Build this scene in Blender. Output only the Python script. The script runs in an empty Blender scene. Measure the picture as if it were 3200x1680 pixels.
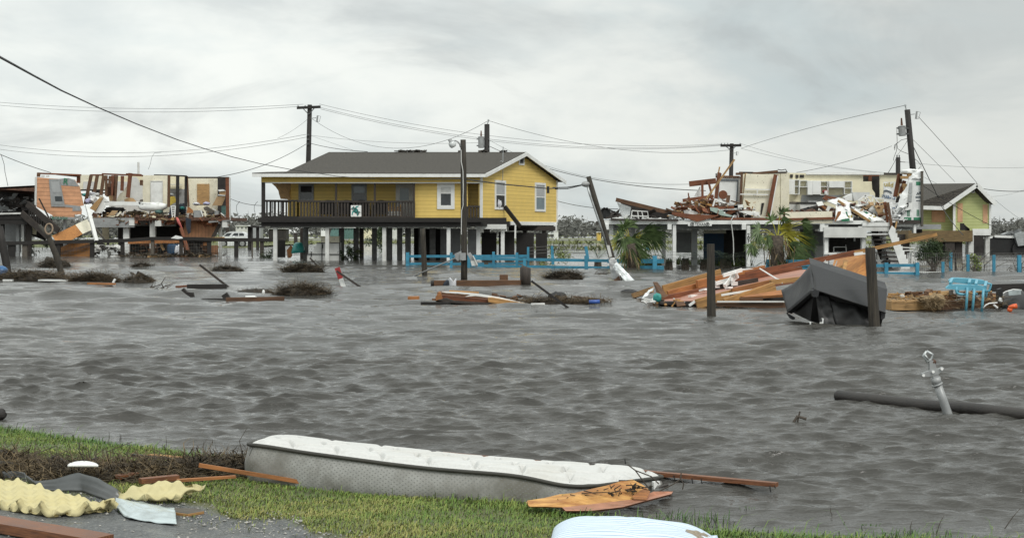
import bpy,bmesh,math,random
import numpy as np
from mathutils import Vector,Matrix,noise as mnoise
random.seed(7); RNG = np.random.default_rng(11)
SC = bpy.context.scene; COL = SC.collection
R = math.radians
# camera, world, sun, exposure
F,CX,HV,EYE = 4444.0,1600.0,727.0,1.5      # focal length and horizon row of the 3200 px wide frame, eye height
cam_d = bpy.data.cameras.new('camera'); cam = bpy.data.objects.new('camera',cam_d); COL.objects.link(cam)
cam.location = (0,0,EYE); cam.rotation_euler = (R(90),0,0)
cam_d.sensor_width = 36; cam_d.lens = 36 * F / 3200; cam_d.shift_y = -(840 - HV) / 3200
cam_d.clip_start = 0.1; cam_d.clip_end = 6000
SC.camera = cam
SC.view_settings.view_transform = 'Standard'; SC.view_settings.look = 'None'
SC.view_settings.exposure = 0.1; SC.view_settings.gamma = 1.0
try: SC.cycles.use_denoising = True
except Exception: pass
SUN_EL,SUN_AZ = R(46),R(148)                     # azimuth of the veiled sun, behind the camera
sd = bpy.data.lights.new('sun','SUN'); sd.energy = 1.45; sd.angle = R(22); sd.color = (1,.97,.92)
sun = bpy.data.objects.new('sun',sd); COL.objects.link(sun)
sun.rotation_euler = (R(90) - SUN_EL,0,R(180) - SUN_AZ)
W = bpy.data.worlds.new("World"); SC.world = W; W.use_nodes = True
def world():
 nt = W.node_tree; n = nt.nodes; L = nt.links; n.clear()
 out = n.new('ShaderNodeOutputWorld'); mix = n.new('ShaderNodeMixShader')
 b1 = n.new('ShaderNodeBackground'); b2 = n.new('ShaderNodeBackground')
 sky = n.new('ShaderNodeTexSky'); sky.sky_type = 'NISHITA'; sky.sun_disc = False
 sky.sun_elevation = SUN_EL; sky.sun_rotation = SUN_AZ
 L.new(sky.outputs[0],b1.inputs[0]); b1.inputs[1].default_value = 0.06
 tc = n.new('ShaderNodeTexCoord'); sep = n.new('ShaderNodeSeparateXYZ'); L.new(tc.outputs['Generated'],sep.inputs[0])
 def M(op,a,b=None,c=None):
  m = n.new('ShaderNodeMath'); m.operation = op
  for i,x in enumerate((a,b,c)):
   if x is None: continue
   if isinstance(x,(int,float)): m.inputs[i].default_value = x
   else: L.new(x,m.inputs[i])
  return m.outputs[0]
 X,Y,Z = sep.outputs
 den = M('ADD',M('MAXIMUM',Z,0.0),0.34)
 cx = M('DIVIDE',X,den); cy = M('DIVIDE',Y,den)
 cmb = n.new('ShaderNodeCombineXYZ'); L.new(cx,cmb.inputs[0]); L.new(cy,cmb.inputs[1])
 def noise(scale,stretch,detail,rough,off,dist=0.0):
  mp = n.new('ShaderNodeMapping'); L.new(cmb.outputs[0],mp.inputs[0])
  mp.inputs['Scale'].default_value = stretch; mp.inputs['Location'].default_value = off
  mp.inputs['Rotation'].default_value = (0,0,R(-14))
  t = n.new('ShaderNodeTexNoise'); L.new(mp.outputs[0],t.inputs[0]); t.inputs['Scale'].default_value = scale
  t.inputs['Detail'].default_value = detail; t.inputs['Roughness'].default_value = rough; t.inputs['Distortion'].default_value = dist
  return t.outputs[0]
 def ramp(x,a,b):
  m = n.new('ShaderNodeMapRange'); m.interpolation_type = 'SMOOTHSTEP'; L.new(x,m.inputs[0])
  m.inputs[1].default_value = a; m.inputs[2].default_value = b; return m.outputs[0]
 def mixc(f,a,b):
  m = n.new('ShaderNodeMix'); m.data_type = 'RGBA'
  if isinstance(f,float): m.inputs[0].default_value = f
  else: L.new(f,m.inputs[0])
  for k,c in ((6,a),(7,b)):
   if isinstance(c,tuple): m.inputs[k].default_value = (*c,1)
   else: L.new(c,m.inputs[k])
  return m.outputs[2]
 broad = noise(2.0,(1,1.0,1),6,.56,(3.1,1.7,0),.3)
 gap = noise(2.2,(1,1.2,1),5,.55,(8.3,4.2,0),.4)
 dark = noise(2.6,(.9,1.0,1),6,.55,(1.3,9.4,0),.6)
 c = mixc(ramp(broad,.38,.60),(.73,.775,.76),(.92,.945,.90))
 c = mixc(M('MULTIPLY',ramp(gap,.5,.72),.75),c,(.64,.725,.735))
 c = mixc(M('MULTIPLY',ramp(dark,.47,.70),.62),c,(.50,.53,.53))
 side = M('SUBTRACT',1.02,M('MULTIPLY',ramp(X,-.25,.42),.25))      # the cloud deck thins towards the left
 top = M('ADD',1.0,M('MULTIPLY',ramp(Z,.2,.9),.75))
 L.new(c,b2.inputs[0]); L.new(M('MULTIPLY',side,top),b2.inputs[1])
 mix.inputs[0].default_value = 0.93
 L.new(b1.outputs[0],mix.inputs[1]); L.new(b2.outputs[0],mix.inputs[2]); L.new(mix.outputs[0],out.inputs[0])
world()
# where things stand
def crop(x0,y0,x1,w):                       # reading scale of a detail view of the reference
 s = (x1 - x0) / w
 return lambda x,y: (x0 + x * s,y0 + y * s)
FV = crop(0,0,3200,2575)
def P(p,Y): return Vector(((p[0] - CX) / F * Y,Y,EYE - (p[1] - HV) / F * Y))
def PZ(p,z=0.0): return P(p,(EYE - z) * F / (p[1] - HV))        # point on the level z
def YW(v,z=0.0): return (EYE - z) * F / (v - HV)
# materials
def _mixnode(n,L,f,a,b,blend='MIX'):
 m = n.new('ShaderNodeMix'); m.data_type = 'RGBA'; m.blend_type = blend
 if isinstance(f,(int,float)): m.inputs[0].default_value = f
 else: L.new(f,m.inputs[0])
 for k,c in ((6,a),(7,b)):
  if isinstance(c,tuple): m.inputs[k].default_value = (*c[:3],1)
  else: L.new(c,m.inputs[k])
 return m.outputs[2]
def mat(name,col,rough=.75,var=.3,scale=6.0,stretch=(1,1,1),coord='Object',col2=None,thr=(.35,.65),
  metal=0.0,bump=0.0,bscale=None,dirt=0.0,dcol=(.06,.05,.035),dscale=1.3,dthr=(.48,.7),spec=.5,
  stripe=None,scol=None,detail=6,spots=None,objvar=0.0,rvar=0.12,sheen=0.0,trans=None):
 m = bpy.data.materials.new(name); m.use_nodes = True; nt = m.node_tree; n = nt.nodes; L = nt.links
 b = n['Principled BSDF']; b.inputs['Roughness'].default_value = rough; b.inputs['Metallic'].default_value = metal
 b.inputs['Specular IOR Level'].default_value = spec
 tc = n.new('ShaderNodeTexCoord'); src = tc.outputs[coord]
 def noise(s,st=(1,1,1),d=6,ro=.6):
  mp = n.new('ShaderNodeMapping'); mp.inputs['Scale'].default_value = st; L.new(src,mp.inputs[0])
  t = n.new('ShaderNodeTexNoise'); t.inputs['Scale'].default_value = s; t.inputs['Detail'].default_value = d
  t.inputs['Roughness'].default_value = ro; L.new(mp.outputs[0],t.inputs[0]); return t.outputs[0]
 def rng(x,a,bb,lo=0.,hi=1.):
  q = n.new('ShaderNodeMapRange'); L.new(x,q.inputs[0])
  for i,v in enumerate((a,bb,lo,hi)): q.inputs[i + 1].default_value = v
  return q.outputs[0]
 c2 = col2 or tuple(min(1,x * (1 + var)) for x in col); c1 = tuple(x * (1 - var) for x in col) if not col2 else col
 nz = noise(scale,stretch,detail)
 c = _mixnode(n,L,rng(nz,*thr),c1,c2)
 if stripe:                                     # board joints, and lap shadow painted dark on clapboard: (axis, pitch m, share)
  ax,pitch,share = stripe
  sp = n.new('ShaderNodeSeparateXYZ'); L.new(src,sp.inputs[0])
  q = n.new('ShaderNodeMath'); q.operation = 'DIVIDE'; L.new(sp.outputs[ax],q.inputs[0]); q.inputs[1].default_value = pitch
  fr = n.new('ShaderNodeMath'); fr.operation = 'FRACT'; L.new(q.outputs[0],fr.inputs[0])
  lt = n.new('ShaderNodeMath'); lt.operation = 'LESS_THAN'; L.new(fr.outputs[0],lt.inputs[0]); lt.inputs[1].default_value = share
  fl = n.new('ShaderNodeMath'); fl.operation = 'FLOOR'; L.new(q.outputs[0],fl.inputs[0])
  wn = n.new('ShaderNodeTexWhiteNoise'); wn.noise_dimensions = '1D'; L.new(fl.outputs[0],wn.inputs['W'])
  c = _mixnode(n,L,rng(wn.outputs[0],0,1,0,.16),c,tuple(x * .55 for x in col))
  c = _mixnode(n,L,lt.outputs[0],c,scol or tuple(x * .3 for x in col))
 if dirt:
  c = _mixnode(n,L,rng(noise(dscale,(1,1,1),7,.65),dthr[0],dthr[1],0,dirt),c,dcol)
 if spots:                                      # (scale, threshold, colour)
  c = _mixnode(n,L,rng(noise(spots[0],(1,1,1),3,.5),spots[1],spots[1] + .05),c,spots[2])
 if objvar:
  oi = n.new('ShaderNodeObjectInfo')
  c = _mixnode(n,L,rng(oi.outputs['Random'],0,1,0,objvar),c,tuple(x * .35 for x in col))
 L.new(c,b.inputs['Base Color'])
 if rvar: L.new(rng(nz,.3,.7,max(.03,rough - rvar),min(1,rough + rvar)),b.inputs['Roughness'])
 if bump:
  bn = n.new('ShaderNodeBump'); bn.inputs['Strength'].default_value = 1; bn.inputs['Distance'].default_value = bump
  L.new(noise(bscale,stretch,5) if bscale else nz,bn.inputs['Height']); L.new(bn.outputs[0],b.inputs['Normal'])
 return m
def wood(name,col,var=.45,rough=.7,dirt=.5,objvar=.35,**k):
 return mat(name,col,rough=rough,var=var,scale=7,stretch=(.35,5,1),coord='UV',bump=.004,dirt=dirt,dscale=2.2,
    dcol=tuple(x * .3 for x in col),objvar=objvar,**k)
M = {}
def setup_materials():
 M['w_dark'] = wood('weathered dark wood',(.045,.036,.03),var=.5)
 M['w_black'] = wood('black wet wood',(.02,.017,.015),var=.4)
 M['w_grey'] = wood('grey weathered wood',(.12,.105,.085))
 M['w_red'] = wood('wet red brown lumber',(.19,.065,.028))
 M['w_brown'] = wood('brown lumber',(.13,.065,.032))
 M['w_yel'] = wood('yellow pine lumber',(.47,.255,.09),dirt=.55)
 M['w_tan'] = wood('tan plywood',(.46,.28,.12),dirt=.35)
 M['w_orange'] = wood('orange cedar board',(.40,.165,.055),dirt=.6)
 M['w_piling'] = mat('piling wood',(.040,.034,.026),rough=.8,var=.6,scale=5,stretch=(6,6,.5),bump=.01,dirt=.6,dcol=(.02,.022,.014))
 M['stilt_grey'] = mat('weathered grey stilt',(.16,.16,.155),rough=.8,var=.25,dirt=.5,dcol=(.07,.065,.055))
 M['reed_mid'] = mat('soaked brown reeds',(.085,.062,.036),rough=.9,var=.6,scale=3)
 M['deck_brown'] = wood('treated brown deck timber',(.17,.115,.05))
 M['osb'] = mat('oriented strand board',(.30,.11,.03),col2=(.56,.27,.08),rough=.75,scale=9,stretch=(1,3.2,1),coord='UV',bump=.003,
     dirt=.45,dcol=(.12,.05,.02),detail=8)
 M['hardboard'] = mat('pink brown panel',(.40,.19,.13),rough=.55,var=.15,scale=10,stretch=(1,6,1),coord='UV',stripe=(1,.22,.04),scol=(.26,.11,.07),dirt=.35,dcol=(.2,.09,.06))
 M['white'] = mat('white paint',(.79,.80,.78),rough=.5,var=.04,scale=3,dirt=.25,dcol=(.3,.29,.25),dscale=2)
 M['white_dirty'] = mat('soiled white paint',(.66,.665,.64),rough=.6,var=.1,scale=5,dirt=.45,dcol=(.2,.19,.16),dscale=2.5)
 M['grey_paint'] = mat('grey paint',(.30,.31,.31),rough=.6,var=.12,dirt=.4,dcol=(.12,.12,.11))
 M['cream'] = mat('cream plaster wall',(.80,.76,.61),rough=.8,var=.06,scale=2,dirt=.4,dcol=(.42,.37,.24),dscale=1.1,spots=(14,.66,(.12,.1,.06)))
 M['cream2'] = mat('pale yellow plaster wall',(.79,.735,.54),rough=.8,var=.06,scale=2,dirt=.4,dcol=(.40,.34,.2),dscale=1.4)
 M['salmon'] = mat('salmon clapboard',(.66,.345,.19),rough=.65,var=.12,scale=3,coord='UV',stripe=(1,.25,.07),scol=(.12,.055,.03),dirt=.3,dcol=(.28,.13,.07))  # dark scol lines stand for the shadow under the laps
 M['salmon_v'] = mat('salmon grooved panel',(.48,.24,.125),rough=.65,var=.15,scale=3,coord='UV',stripe=(0,.22,.07),scol=(.07,.04,.02),dirt=.5,dcol=(.2,.1,.05))
 M['yellow'] = mat('yellow clapboard',(.79,.57,.165),rough=.6,var=.05,scale=2,coord='UV',stripe=(1,.20,.09),scol=(.46,.32,.075),dirt=.15,dcol=(.5,.33,.06))  # scol paints the shadow line below each lapped board
 M['yellow_trim'] = mat('yellow fascia',(.66,.46,.10),rough=.6,var=.08,scale=2,dirt=.3,dcol=(.38,.25,.05))
 M['green'] = mat('lime green clapboard',(.50,.54,.24),rough=.65,var=.06,scale=2,coord='UV',stripe=(1,.20,.09),scol=(.30,.34,.11),dirt=.2,dcol=(.3,.34,.1))  # lap shadows painted in as scol lines
 M['shingle'] = mat('asphalt shingle',(.066,.060,.051),rough=.9,var=.75,scale=9,stretch=(1,4,1),coord='UV',stripe=(1,.15,.10),scol=(.03,.028,.025),bump=.01,detail=8)
 M['blue'] = mat('blue fence paint',(.045,.245,.37),rough=.6,var=.25,scale=4,dirt=.6,dcol=(.03,.13,.2),dscale=2)
 M['sky_blue'] = mat('light blue plastic',(.125,.39,.51),rough=.35,var=.1,scale=3,dirt=.25,dcol=(.1,.25,.3))
 M['navy'] = mat('dark blue paint',(.01,.045,.10),rough=.6,var=.2)
 M['black'] = mat('black plastic',(.012,.012,.012),rough=.45,var=.4)
 M['shadow'] = mat('dark shaded interior',(.03,.027,.025),rough=.9,var=.5,scale=3)  # near black, stands for deep shade indoors; also colours dark rubble
 M['sofa'] = mat('slate grey upholstery',(.022,.023,.025),rough=.5,var=.2,scale=3,bump=.004,bscale=60,dirt=.25,dcol=(.03,.03,.03))
 M['galv'] = mat('galvanised steel',(.45,.47,.47),rough=.42,var=.15,scale=8,metal=.75,dirt=.3,dcol=(.25,.24,.22))
 M['grey_metal'] = mat('grey painted metal',(.33,.34,.34),rough=.45,var=.12,metal=.2,dirt=.3,dcol=(.17,.16,.14))
 M['foil'] = mat('crumpled foil sheathing',(.72,.75,.75),rough=.3,var=.12,metal=.35,scale=5,dirt=.4,dcol=(.2,.21,.2),dscale=6)
 M['dark_metal'] = mat('dark grey sheet metal',(.11,.115,.115),rough=.35,var=.3,scale=2,metal=.6,dirt=.4,dcol=(.06,.055,.05))
 M['pale_metal'] = mat('pale coated sheet metal',(.50,.57,.58),rough=.32,var=.08,metal=.25,scale=3,dirt=.55,dcol=(.16,.17,.16),dscale=4)
 M['wire'] = mat('cable rubber',(.02,.02,.02),rough=.6,var=.2)
 M['thinwire'] = mat('aluminium line',(.19,.195,.195),rough=.5,var=.1)
 M['mesh_wire'] = mat('rusty fence wire',(.10,.095,.085),rough=.6,var=.3)
 M['glass'] = mat('dark window glass',(.03,.038,.042),rough=.08,var=.3,scale=2,spec=.6)
 M['glass_pale'] = mat('pale curtained glass',(.36,.37,.37),rough=.18,var=.12,scale=2,spec=.6)
 M['glass_blue'] = mat('blue grey glass',(.14,.19,.21),rough=.12,var=.15,scale=2,spec=.6)
 M['teal'] = mat('teal plastic',(.03,.26,.235),rough=.45,var=.15)
 M['teal_dk'] = mat('sea green cloth',(.10,.19,.17),rough=.8,var=.3)
 M['cardboard'] = mat('cardboard',(.42,.28,.15),rough=.85,var=.2,scale=3,dirt=.4,dcol=(.2,.13,.07))
 M['wrap'] = mat('white house wrap',(.78,.79,.78),rough=.45,var=.1,scale=4,dirt=.4,dcol=(.33,.34,.32),bump=.02,bscale=3)
 M['ink_green'] = mat('green print',(.03,.19,.10),rough=.6,var=.25)
 M['ink_grey'] = mat('grey print',(.09,.11,.13),rough=.6,var=.25)
 M['ink_blue'] = mat('blue print',(.08,.14,.24),rough=.6,var=.25)
 M['ink_gold'] = mat('gold print',(.42,.31,.05),rough=.6,var=.2)
 M['ink_black'] = mat('black print',(.015,.015,.015),rough=.6,var=.2)
 M['plaster_board'] = mat('wet grey white board',(.62,.63,.62),rough=.5,var=.12,scale=3,dirt=.3,dcol=(.3,.29,.26))
 M['cloth_yellow'] = mat('yellow cloth',(.58,.43,.08),rough=.9,var=.2)
 M['cloth_dark'] = mat('dark blue cloth',(.025,.032,.045),rough=.9,var=.4)
 M['cloth_white'] = mat('white cloth',(.62,.63,.66),rough=.9,var=.2)
 M['cloth_lilac'] = mat('lilac cloth',(.42,.42,.58),rough=.9,var=.2)
 M['pink'] = mat('pink insulation',(.52,.13,.12),rough=.9,var=.3)
 M['red'] = mat('red paint',(.30,.03,.03),rough=.5,var=.25)
 M['orange'] = mat('orange plastic',(.70,.12,.03),rough=.4,var=.1)
 M['rust'] = mat('rusty brown metal',(.11,.055,.035),rough=.8,var=.5)
 M['mud'] = mat('mud and roots',(.035,.028,.02),rough=.95,var=.6,scale=9,bump=.03)
 M['reed'] = mat('dead reeds',(.15,.11,.06),rough=.9,var=.6,scale=3,objvar=0)
 M['reed_dark'] = mat('wet dark reeds',(.058,.043,.024),rough=.85,var=.6,scale=3)
 M['bark'] = mat('palm bark',(.075,.06,.045),rough=.95,var=.5,scale=12,bump=.03)
 M['twig'] = mat('grey twigs',(.075,.062,.05),rough=.9,var=.5)
 M['white_car'] = mat('white car paint',(.72,.74,.74),rough=.2,var=.03,spec=.6)
 M['tyre'] = mat('tyre rubber',(.02,.02,.02),rough=.8,var=.3)
 M['foam_board'] = mat('white foam board',(.82,.82,.80),rough=.7,var=.08,dirt=.2,dcol=(.4,.38,.33))
def leaf(name,c1,c2):
 m = mat(name,c1,col2=c2,rough=.5,scale=3,detail=3,rvar=.05,spec=.35)
 return m
setup_materials()
M['palm'] = leaf('palm frond',(.045,.075,.026),(.13,.19,.07))
M['palm_yel'] = leaf('yellowing palm frond',(.30,.27,.03),(.44,.42,.07))
M['cycad'] = leaf('dark cycad frond',(.014,.028,.015),(.042,.07,.032))
M['bush'] = leaf('dark shrub leaf',(.012,.026,.009),(.045,.075,.022))
M['bush_lt'] = leaf('light shrub leaf',(.08,.115,.025),(.20,.24,.06))
M['mangrove'] = mat('hazed wind burnt scrub',(.10,.105,.095),col2=(.19,.19,.17),rough=.95,scale=.6)  # dead scrub colour, greyed and lightened to paint in far haze
# mesh builder
ORG = {}
Zv = Vector((0,0,1))
class MB:
 def __init__(s): s.v = []; s.f = []; s.uv = []
 def face(s,pts,uv=None):
  i = len(s.v); s.v += [tuple(p) for p in pts]; s.f.append(tuple(range(i,i + len(pts))))
  s.uv += uv if uv else [(0,0)] * len(pts)
 def obox(s,c,a,b,d):                        # centre and three half axes, u runs along a
  c,a,b,d = Vector(c),Vector(a),Vector(b),Vector(d)
  if a.cross(b).dot(d) < 0: d = -d
  la,lb,ld = a.length,b.length,d.length
  o = (c.x * .37 + c.z * .71 + c.y * .13) % 7
  def q(s1,s2,s3): return c + a * s1 + b * s2 + d * s3
  for sg in (-1,1):
   r = [q(-1,-sg,sg),q(1,-sg,sg),q(1,sg,sg),q(-1,sg,sg)]
   s.face(r,[(o,-lb),(o + 2 * la,-lb),(o + 2 * la,lb),(o,lb)])
   r = [q(-1,sg,sg),q(1,sg,sg),q(1,sg,-sg),q(-1,sg,-sg)]
   s.face(r,[(o,-ld + 3),(o + 2 * la,-ld + 3),(o + 2 * la,ld + 3),(o,ld + 3)])
   r = [q(sg,-1,-sg),q(sg,1,-sg),q(sg,1,sg),q(sg,-1,sg)]
   s.face(r,[(o,-lb),(o,lb),(o + 2 * ld,lb),(o + 2 * ld,-lb)])
  return s
 def box(s,lo,hi):
  lo,hi = Vector(lo),Vector(hi); h = (hi - lo) / 2; c = (hi + lo) / 2
  ax = [Vector((h.x,0,0)),Vector((0,h.y,0)),Vector((0,0,h.z))]
  if h.z > h.x and h.z > h.y: ax = [ax[2],ax[0],ax[1]]
  elif h.y > h.x: ax = [ax[1],ax[0],ax[2]]
  return s.obox(c,*ax)
 def beam(s,p0,p1,w,h,up=None,roll=0.0):   # w across, h along up
  p0,p1 = Vector(p0),Vector(p1); a = (p1 - p0) / 2
  if a.length < 1e-5: return s
  u = Vector(up) if up else (Zv if abs(a.normalized().z) < .9 else Vector((0,-1,0)))
  b = a.cross(u).normalized(); d = b.cross(a).normalized()
  if roll:
   q = Matrix.Rotation(roll,3,a.normalized()); b = q @ b; d = q @ d
  return s.obox((p0 + p1) / 2,a,b * w / 2,d * h / 2)
 def prism(s,pts,d,uaxis=None):               # flat outline given a real thickness d
  pts = [Vector(p) for p in pts]; d = Vector(d)
  nn = Vector((0,0,0))
  for i in range(len(pts)): nn += (pts[i] - pts[0]).cross(pts[(i + 1) % len(pts)] - pts[0])
  if nn.dot(d) > 0: pts = pts[::-1]
  e = Vector(uaxis) if uaxis else (pts[1] - pts[0]); e.normalize()
  nn = nn.normalized(); g = nn.cross(e); 
  if g.z < 0: g = -g
  uv = [(p.dot(e),p.dot(g)) for p in pts]
  s.face(pts,uv); s.face([p + d for p in pts[::-1]],uv[::-1])
  for i in range(len(pts)):
   a,b = pts[i],pts[(i + 1) % len(pts)]
   l = (b - a).length
   s.face([a,a + d,b + d,b],[(0,0),(0,d.length),(l,d.length),(l,0)])
  return s
 def tube(s,pts,r,n=8,cap=True):
  pts = [Vector(p) for p in pts]; rs = r if isinstance(r,(list,tuple)) else [r] * len(pts)
  base = len(s.v); ref = None; L = 0
  t0 = (pts[1] - pts[0]).normalized(); ref = t0.orthogonal().normalized()
  rings = []
  for i,p in enumerate(pts):
   t = (pts[min(i + 1,len(pts) - 1)] - pts[max(i - 1,0)]).normalized()
   ref = (ref - t * ref.dot(t)).normalized(); b = t.cross(ref)
   if i: L += (p - pts[i - 1]).length
   rings.append([p + (ref * math.cos(2 * math.pi * k / n) + b * math.sin(2 * math.pi * k / n)) * rs[i] for k in range(n)])
   for k in range(n): s.v.append(tuple(rings[-1][k]))
   rings[-1] = L
  for i in range(len(pts) - 1):
   for k in range(n):
    k2 = (k + 1) % n
    s.f.append((base + i * n + k,base + i * n + k2,base + (i + 1) * n + k2,base + (i + 1) * n + k))
    c = 2 * math.pi * rs[i] / n
    s.uv += [(rings[i],k * c),(rings[i],(k + 1) * c),(rings[i + 1],(k + 1) * c),(rings[i + 1],k * c)]
  if cap:
   s.f.append(tuple(base + k for k in range(n))[::-1]); s.uv += [(0,0)] * n
   e = base + (len(pts) - 1) * n
   s.f.append(tuple(e + k for k in range(n))); s.uv += [(0,0)] * n
  return s
 def grid(s,fn,nu,nv,thick=0.0):             # fn(u, v) -> point; optional thickness along the normal
  base = len(s.v); pt = [[Vector(fn(i / nu,j / nv)) for i in range(nu + 1)] for j in range(nv + 1)]
  for row in pt: s.v += [tuple(p) for p in row]
  id_ = lambda i,j: base + j * (nu + 1) + i
  lu = sum((pt[0][i + 1] - pt[0][i]).length for i in range(nu)); lv = sum((pt[j + 1][0] - pt[j][0]).length for j in range(nv))
  for j in range(nv):
   for i in range(nu):
    s.f.append((id_(i,j),id_(i + 1,j),id_(i + 1,j + 1),id_(i,j + 1)))
    s.uv += [(i / nu * lu,j / nv * lv),((i + 1) / nu * lu,j / nv * lv),((i + 1) / nu * lu,(j + 1) / nv * lv),(i / nu * lu,(j + 1) / nv * lv)]
  if thick:
   nb = len(s.v); nn = []
   for j in range(nv + 1):
    for i in range(nu + 1):
     du = pt[j][min(i + 1,nu)] - pt[j][max(i - 1,0)]; dv = pt[min(j + 1,nv)][i] - pt[max(j - 1,0)][i]
     q = du.cross(dv); q = q.normalized() if q.length > 1e-9 else Zv
     s.v.append(tuple(pt[j][i] - q * thick))
   o = nb - base
   for j in range(nv):
    for i in range(nu):
     s.f.append((id_(i,j) + o,id_(i,j + 1) + o,id_(i + 1,j + 1) + o,id_(i + 1,j) + o)); s.uv += [(i / nu * lu,j / nv * lv)] * 4
   ed = [id_(i,0) for i in range(nu + 1)] + [id_(nu,j) for j in range(1,nv + 1)] + [id_(i,nv) for i in range(nu - 1,-1,-1)] + [id_(0,j) for j in range(nv - 1,0,-1)]
   for a,b in zip(ed,ed[1:] + ed[:1]):
    s.f.append((a,a + o,b + o,b)); s.uv += [(0,0)] * 4
  return s
 def raw(s,v,f):
  b = len(s.v); s.v += [tuple(p) for p in v]
  for q in f:
   s.f.append(tuple(b + i for i in q)); s.uv += [(v[i][0],v[i][2]) for i in q]
  return s
def build(mb,name,m,parent=None,smooth=False,bevel=0.0,org=None):
 if parent is not None: org = ORG[parent.name]
 elif org is None: org = Vector((0,0,0))
 me = bpy.data.meshes.new(name); o = Vector(org)
 v = np.array(mb.v,dtype=np.float64) - np.array(o)
 me.from_pydata(v.tolist(),[],mb.f)
 uvl = me.uv_layers.new(name='UVMap'); flat = np.array(mb.uv,dtype=np.float32).ravel()
 if len(flat) == len(uvl.data) * 2: uvl.data.foreach_set('uv',flat)
 me.materials.append(M[m] if isinstance(m,str) else m)
 if smooth: me.polygons.foreach_set('use_smooth',[True] * len(me.polygons))
 ob = bpy.data.objects.new(name,me); COL.objects.link(ob)
 if parent is not None: ob.parent = parent
 else: ob.location = o
 ORG[ob.name] = Vector(o)
 if bevel:
  bv = ob.modifiers.new('bevel','BEVEL'); bv.width = bevel; bv.segments = 2; bv.limit_method = 'ANGLE'
 return ob
def tag(o,label=None,cat=None,group=None,kind=None):
 if label: o['label'] = label
 if cat: o['category'] = cat
 if group: o['group'] = group
 if kind: o['kind'] = kind
 return o
def thing(name,label,cat,loc,group=None):
 o = bpy.data.objects.new(name,None); COL.objects.link(o); o.location = loc; o.empty_display_size = .2
 ORG[o.name] = Vector(loc); return tag(o,label,cat,group)
def solo(mb,name,m,label,cat,group=None,**k):
 v = np.array(mb.v); org = ((v[:,0].min() + v[:,0].max()) / 2,(v[:,1].min() + v[:,1].max()) / 2,v[:,2].min())
 return tag(build(mb,name,m,org=org,**k),label,cat,group)
def structure(mb,name,m,**k): return tag(build(mb,name,m,**k),kind='structure')
def poly(pxs,Y): return [P(p,Y) for p in pxs]
def back(t): return Vector((0,t,0))
def text_mesh(txt,size,name='t'):                 # letter outlines as faces in the x/z plane, centred
 cu = bpy.data.curves.new(name,'FONT'); cu.body = txt; cu.size = size; cu.align_x = 'CENTER'; cu.align_y = 'CENTER'; cu.resolution_u = 2
 cu.offset = size * .012
 ob = bpy.data.objects.new(name,cu); COL.objects.link(ob); dg = bpy.context.evaluated_depsgraph_get(); dg.update()
 me = bpy.data.meshes.new_from_object(ob.evaluated_get(dg))
 v = [(p.co.x,0.0,p.co.y) for p in me.vertices]; f = [tuple(p.vertices) for p in me.polygons]
 bpy.data.objects.remove(ob); bpy.data.curves.remove(cu); bpy.data.meshes.remove(me)
 return v,f
def place_text(mb,txt,size,c,ux,uz=Zv,depth=.004):   # printed letters lying on a face with axes ux, uz
 v,f = text_mesh(txt,size); c = Vector(c); ux = Vector(ux).normalized(); uz = Vector(uz).normalized(); nn = ux.cross(uz)
 mb.raw([tuple(c + ux * p[0] + uz * p[2] + nn * depth) for p in v],f)
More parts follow.
